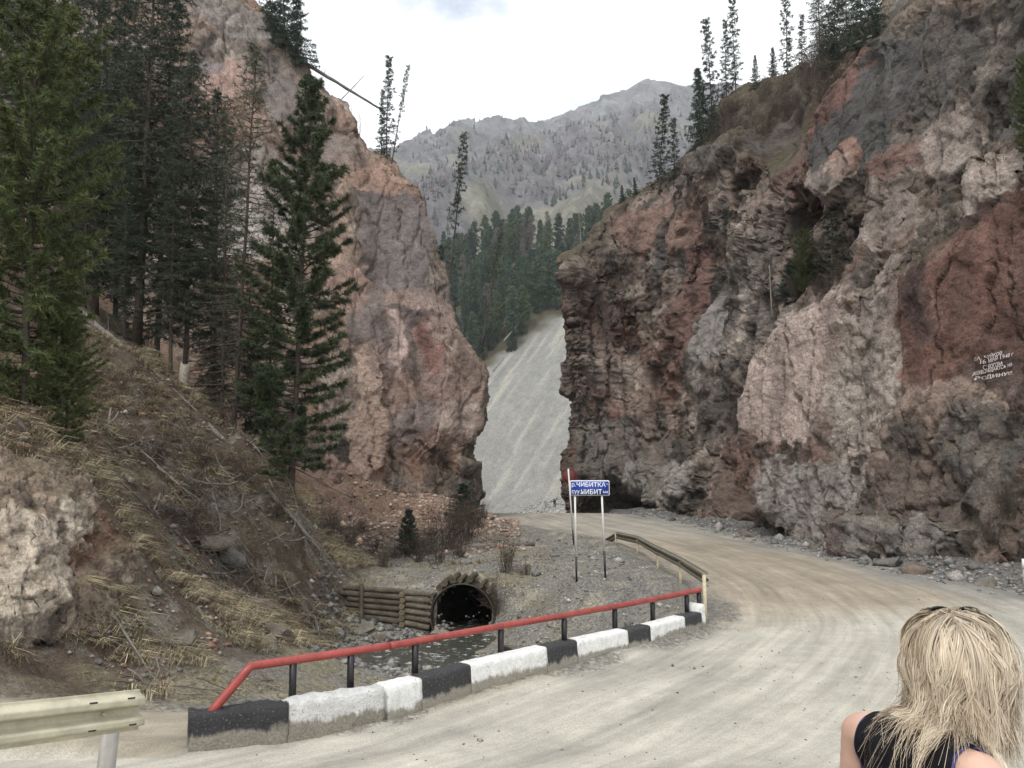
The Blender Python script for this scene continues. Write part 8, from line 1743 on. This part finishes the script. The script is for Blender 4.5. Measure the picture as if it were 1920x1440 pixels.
def woman():
    x, y = .915, 1.87; z = zat(x, y)
    root = empty('person', (x, y, z), math.radians(-70)); hs = (2.985 - z) / 1.645; HD = (.030, .092); root.scale = (hs, hs, hs)
    tag(root, 'blonde woman seen from behind in a black sleeveless top, sunglasses on her head', 'person')
    bm = bmesh.new()
    figure(bm, ((-.178, -.005, 1.312), (-.235, .0, 1.06), (-.245, .10, .86)), ((.178, -.005, 1.305), (.245, .06, 1.10), (.17, .26, 1.14)), ((-.085, .03), (.085, -.05)), HD)
    body = remeshed(bm, .0098, 4); body.materials.clear(); b = obj('body', body, M_SKIN, root)
    top, loops = clothing(body, 'sleeveless_top', M_TOP, [((.142, 0, 1.30), (.985, 0, .17)), ((-.142, 0, 1.30), (-.985, 0, .17)), ((0, 0, 1.372), (0, .25, 1)), ((0, 0, .86), (0, 0, -1))], .006, root, (0, -.1, 1.1))
    for s in (-1, 1):
        pts = [Vector(a) for e in loops for a in e if (a[0] * s > .09 and a[2] > 1.12)]
        if len(pts) > 6:
            c = sum(pts, Vector()) / len(pts); pts.sort(key=lambda p: math.atan2(p.z - c.z, p.y - c.y)); P = np.array([tuple(p + (p - c).normalized() * .006) for p in pts]); P = np.concatenate([P, P[:1]])
            P = P[::2] if len(P) > 40 else P; P = np.concatenate([P, P[:1]])
            for _ in range(3): P[1:-1] = (P[:-2] + 2 * P[1:-1] + P[2:]) / 4
            obj('armhole_trim', np_mesh('armhole_trim', *tube(P, .0042, 6, False), smooth=True), M_TRIM, top)
    clothing(body, 'jeans', M_JEANS, [((0, 0, .94), (0, 0, 1)), ((0, 0, .09), (0, 0, -1))], .007, root, (-.085, 0, .7))
    for s in (-1, 1): clothing(body, 'shoe', M_SHOE, [((0, 0, .10), (0, 0, 1))], .006, root, (s * .09, .05, .02))
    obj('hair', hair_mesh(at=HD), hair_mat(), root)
    e = bmesh.new(); bmesh.ops.create_icosphere(e, subdivisions=4, radius=1, matrix=Matrix.Translation((HD[0], HD[1] - .008, 1.532)) @ Matrix.Diagonal((.086, .088, .104, 1))); me = bpy.data.meshes.new('hair_underlayer'); e.to_mesh(me); e.free()
    for p in me.polygons: p.use_smooth = True
    obj('hair_underlayer', me, plain('hair_roots', (.34, .26, .18), .8, 0, .3, 90), root)
    # sunglasses pushed up into the hair
    g = empty('sunglasses', (HD[0] - .042, HD[1] + .050, 1.622)); g.parent = root; g.rotation_euler = (math.radians(-50), math.radians(0), math.radians(66))
    ml = plain('dark_lens', (.008, .009, .011), .12, 0, .1, 10, None, .6); mf = plain('black_frame', (.012, .012, .013), .3)
    for s in (-1, 1):
        V, F = round_plate(.058, .040, .016, .003); V = V @ np.array([[1, 0, 0], [0, 0, 1], [0, -1, 0]]); obj('lens', np_mesh('lens', V + np.array([s * .033, 0, 0]), F), ml, g)
        P = [(s * .062, 0, .004), (s * .064, -.02, -.02), (s * .060, -.03, -.08)]; obj('temple_arm', np_mesh('temple_arm', *tube(P, .0032, 6)), mf, g)
        R_ = np.array([(s * .033 + .0305 * math.cos(t), 0, .0215 * math.sin(t)) for t in np.linspace(0, 2 * math.pi, 25)]); obj('rim', np_mesh('rim', *tube(R_, .0028, 6, False), smooth=True), mf, g)
    obj('bridge', np_mesh('bridge', *tube([(-.008, .002, .006), (0, .004, .009), (.008, .002, .006)], .0028, 6)), mf, g)
    for s in (-1, 1):
        e = bmesh.new(); bmesh.ops.create_uvsphere(e, u_segments=10, v_segments=8, radius=.0115, matrix=Matrix.Translation((HD[0] + s * .031, HD[1] + .094, 1.527))); me = bpy.data.meshes.new('eye'); e.to_mesh(me); e.free(); obj('eye', me, plain('eye_white', (.7, .7, .68), .2), root)
woman()
def far_walker():
    x, y = (7.95, 151.5); z = min(float(road_height(np.array([y]))[0]), 99) ; z = max(z, zat(x, y)) if y < 150 else float(far_height(np.array([x]), np.array([y]))[0])
    root = empty('person', (x, y, z), .3); tag(root, 'tiny dark-clothed person standing at the foot of the scree slope', 'person')
    bm = bmesh.new(); figure(bm, ((-.165, 0, 1.305), (-.22, -.02, 1.05), (-.21, .08, .84)), ((.165, 0, 1.305), (.22, -.02, 1.05), (.21, .08, .84)), ((-.085, .10), (.085, -.12)))
    me = remeshed(bm, .022, 2); me.materials.clear(); obj('body', me, M_SKIN, root)
    clothing(me, 'jacket', plain('dark_jacket', (.02, .02, .025), .85), [((0, 0, 1.37), (0, 0, 1)), ((0, 0, .80), (0, 0, -1))], .02, root, (0, 0, 1.2)); clothing(me, 'trousers', plain('black_trousers', (.012, .012, .014), .85), [((0, 0, .86), (0, 0, 1))], .015, root, (-.085, 0, .6))
    e = bmesh.new(); bmesh.ops.create_icosphere(e, subdivisions=2, radius=1, matrix=Matrix.Translation((0, .0, 1.57)) @ Matrix.Diagonal((.085, .10, .075, 1))); m2 = bpy.data.meshes.new('hair'); e.to_mesh(m2); e.free(); obj('hair', m2, plain('dark_hair', (.02, .015, .012), .6), root)
far_walker()

# ------------------------------------------------------------------ air: haze over the valley
def haze():
    V, F = boxes((-2400, -120, -60), (2600, 2320, 1000))
    o = bpy.data.objects.new('haze', np_mesh('haze', V, F)); COL.objects.link(o)
    m = bpy.data.materials.new('haze_air'); m.use_nodes = True; nt = m.node_tree; nt.nodes.clear()
    out = nt.nodes.new('ShaderNodeOutputMaterial'); pv = nt.nodes.new('ShaderNodeVolumePrincipled')
    pv.inputs['Color'].default_value = (.89, .94, 1.0, 1); pv.inputs['Density'].default_value = HAZE; pv.inputs['Anisotropy'].default_value = .25
    nt.links.new(pv.outputs[0], out.inputs['Volume']); o.data.materials.append(m)
    tag(o, 'thin pale haze filling the valley air', 'haze', kind='stuff')
HAZE = .00024
haze()
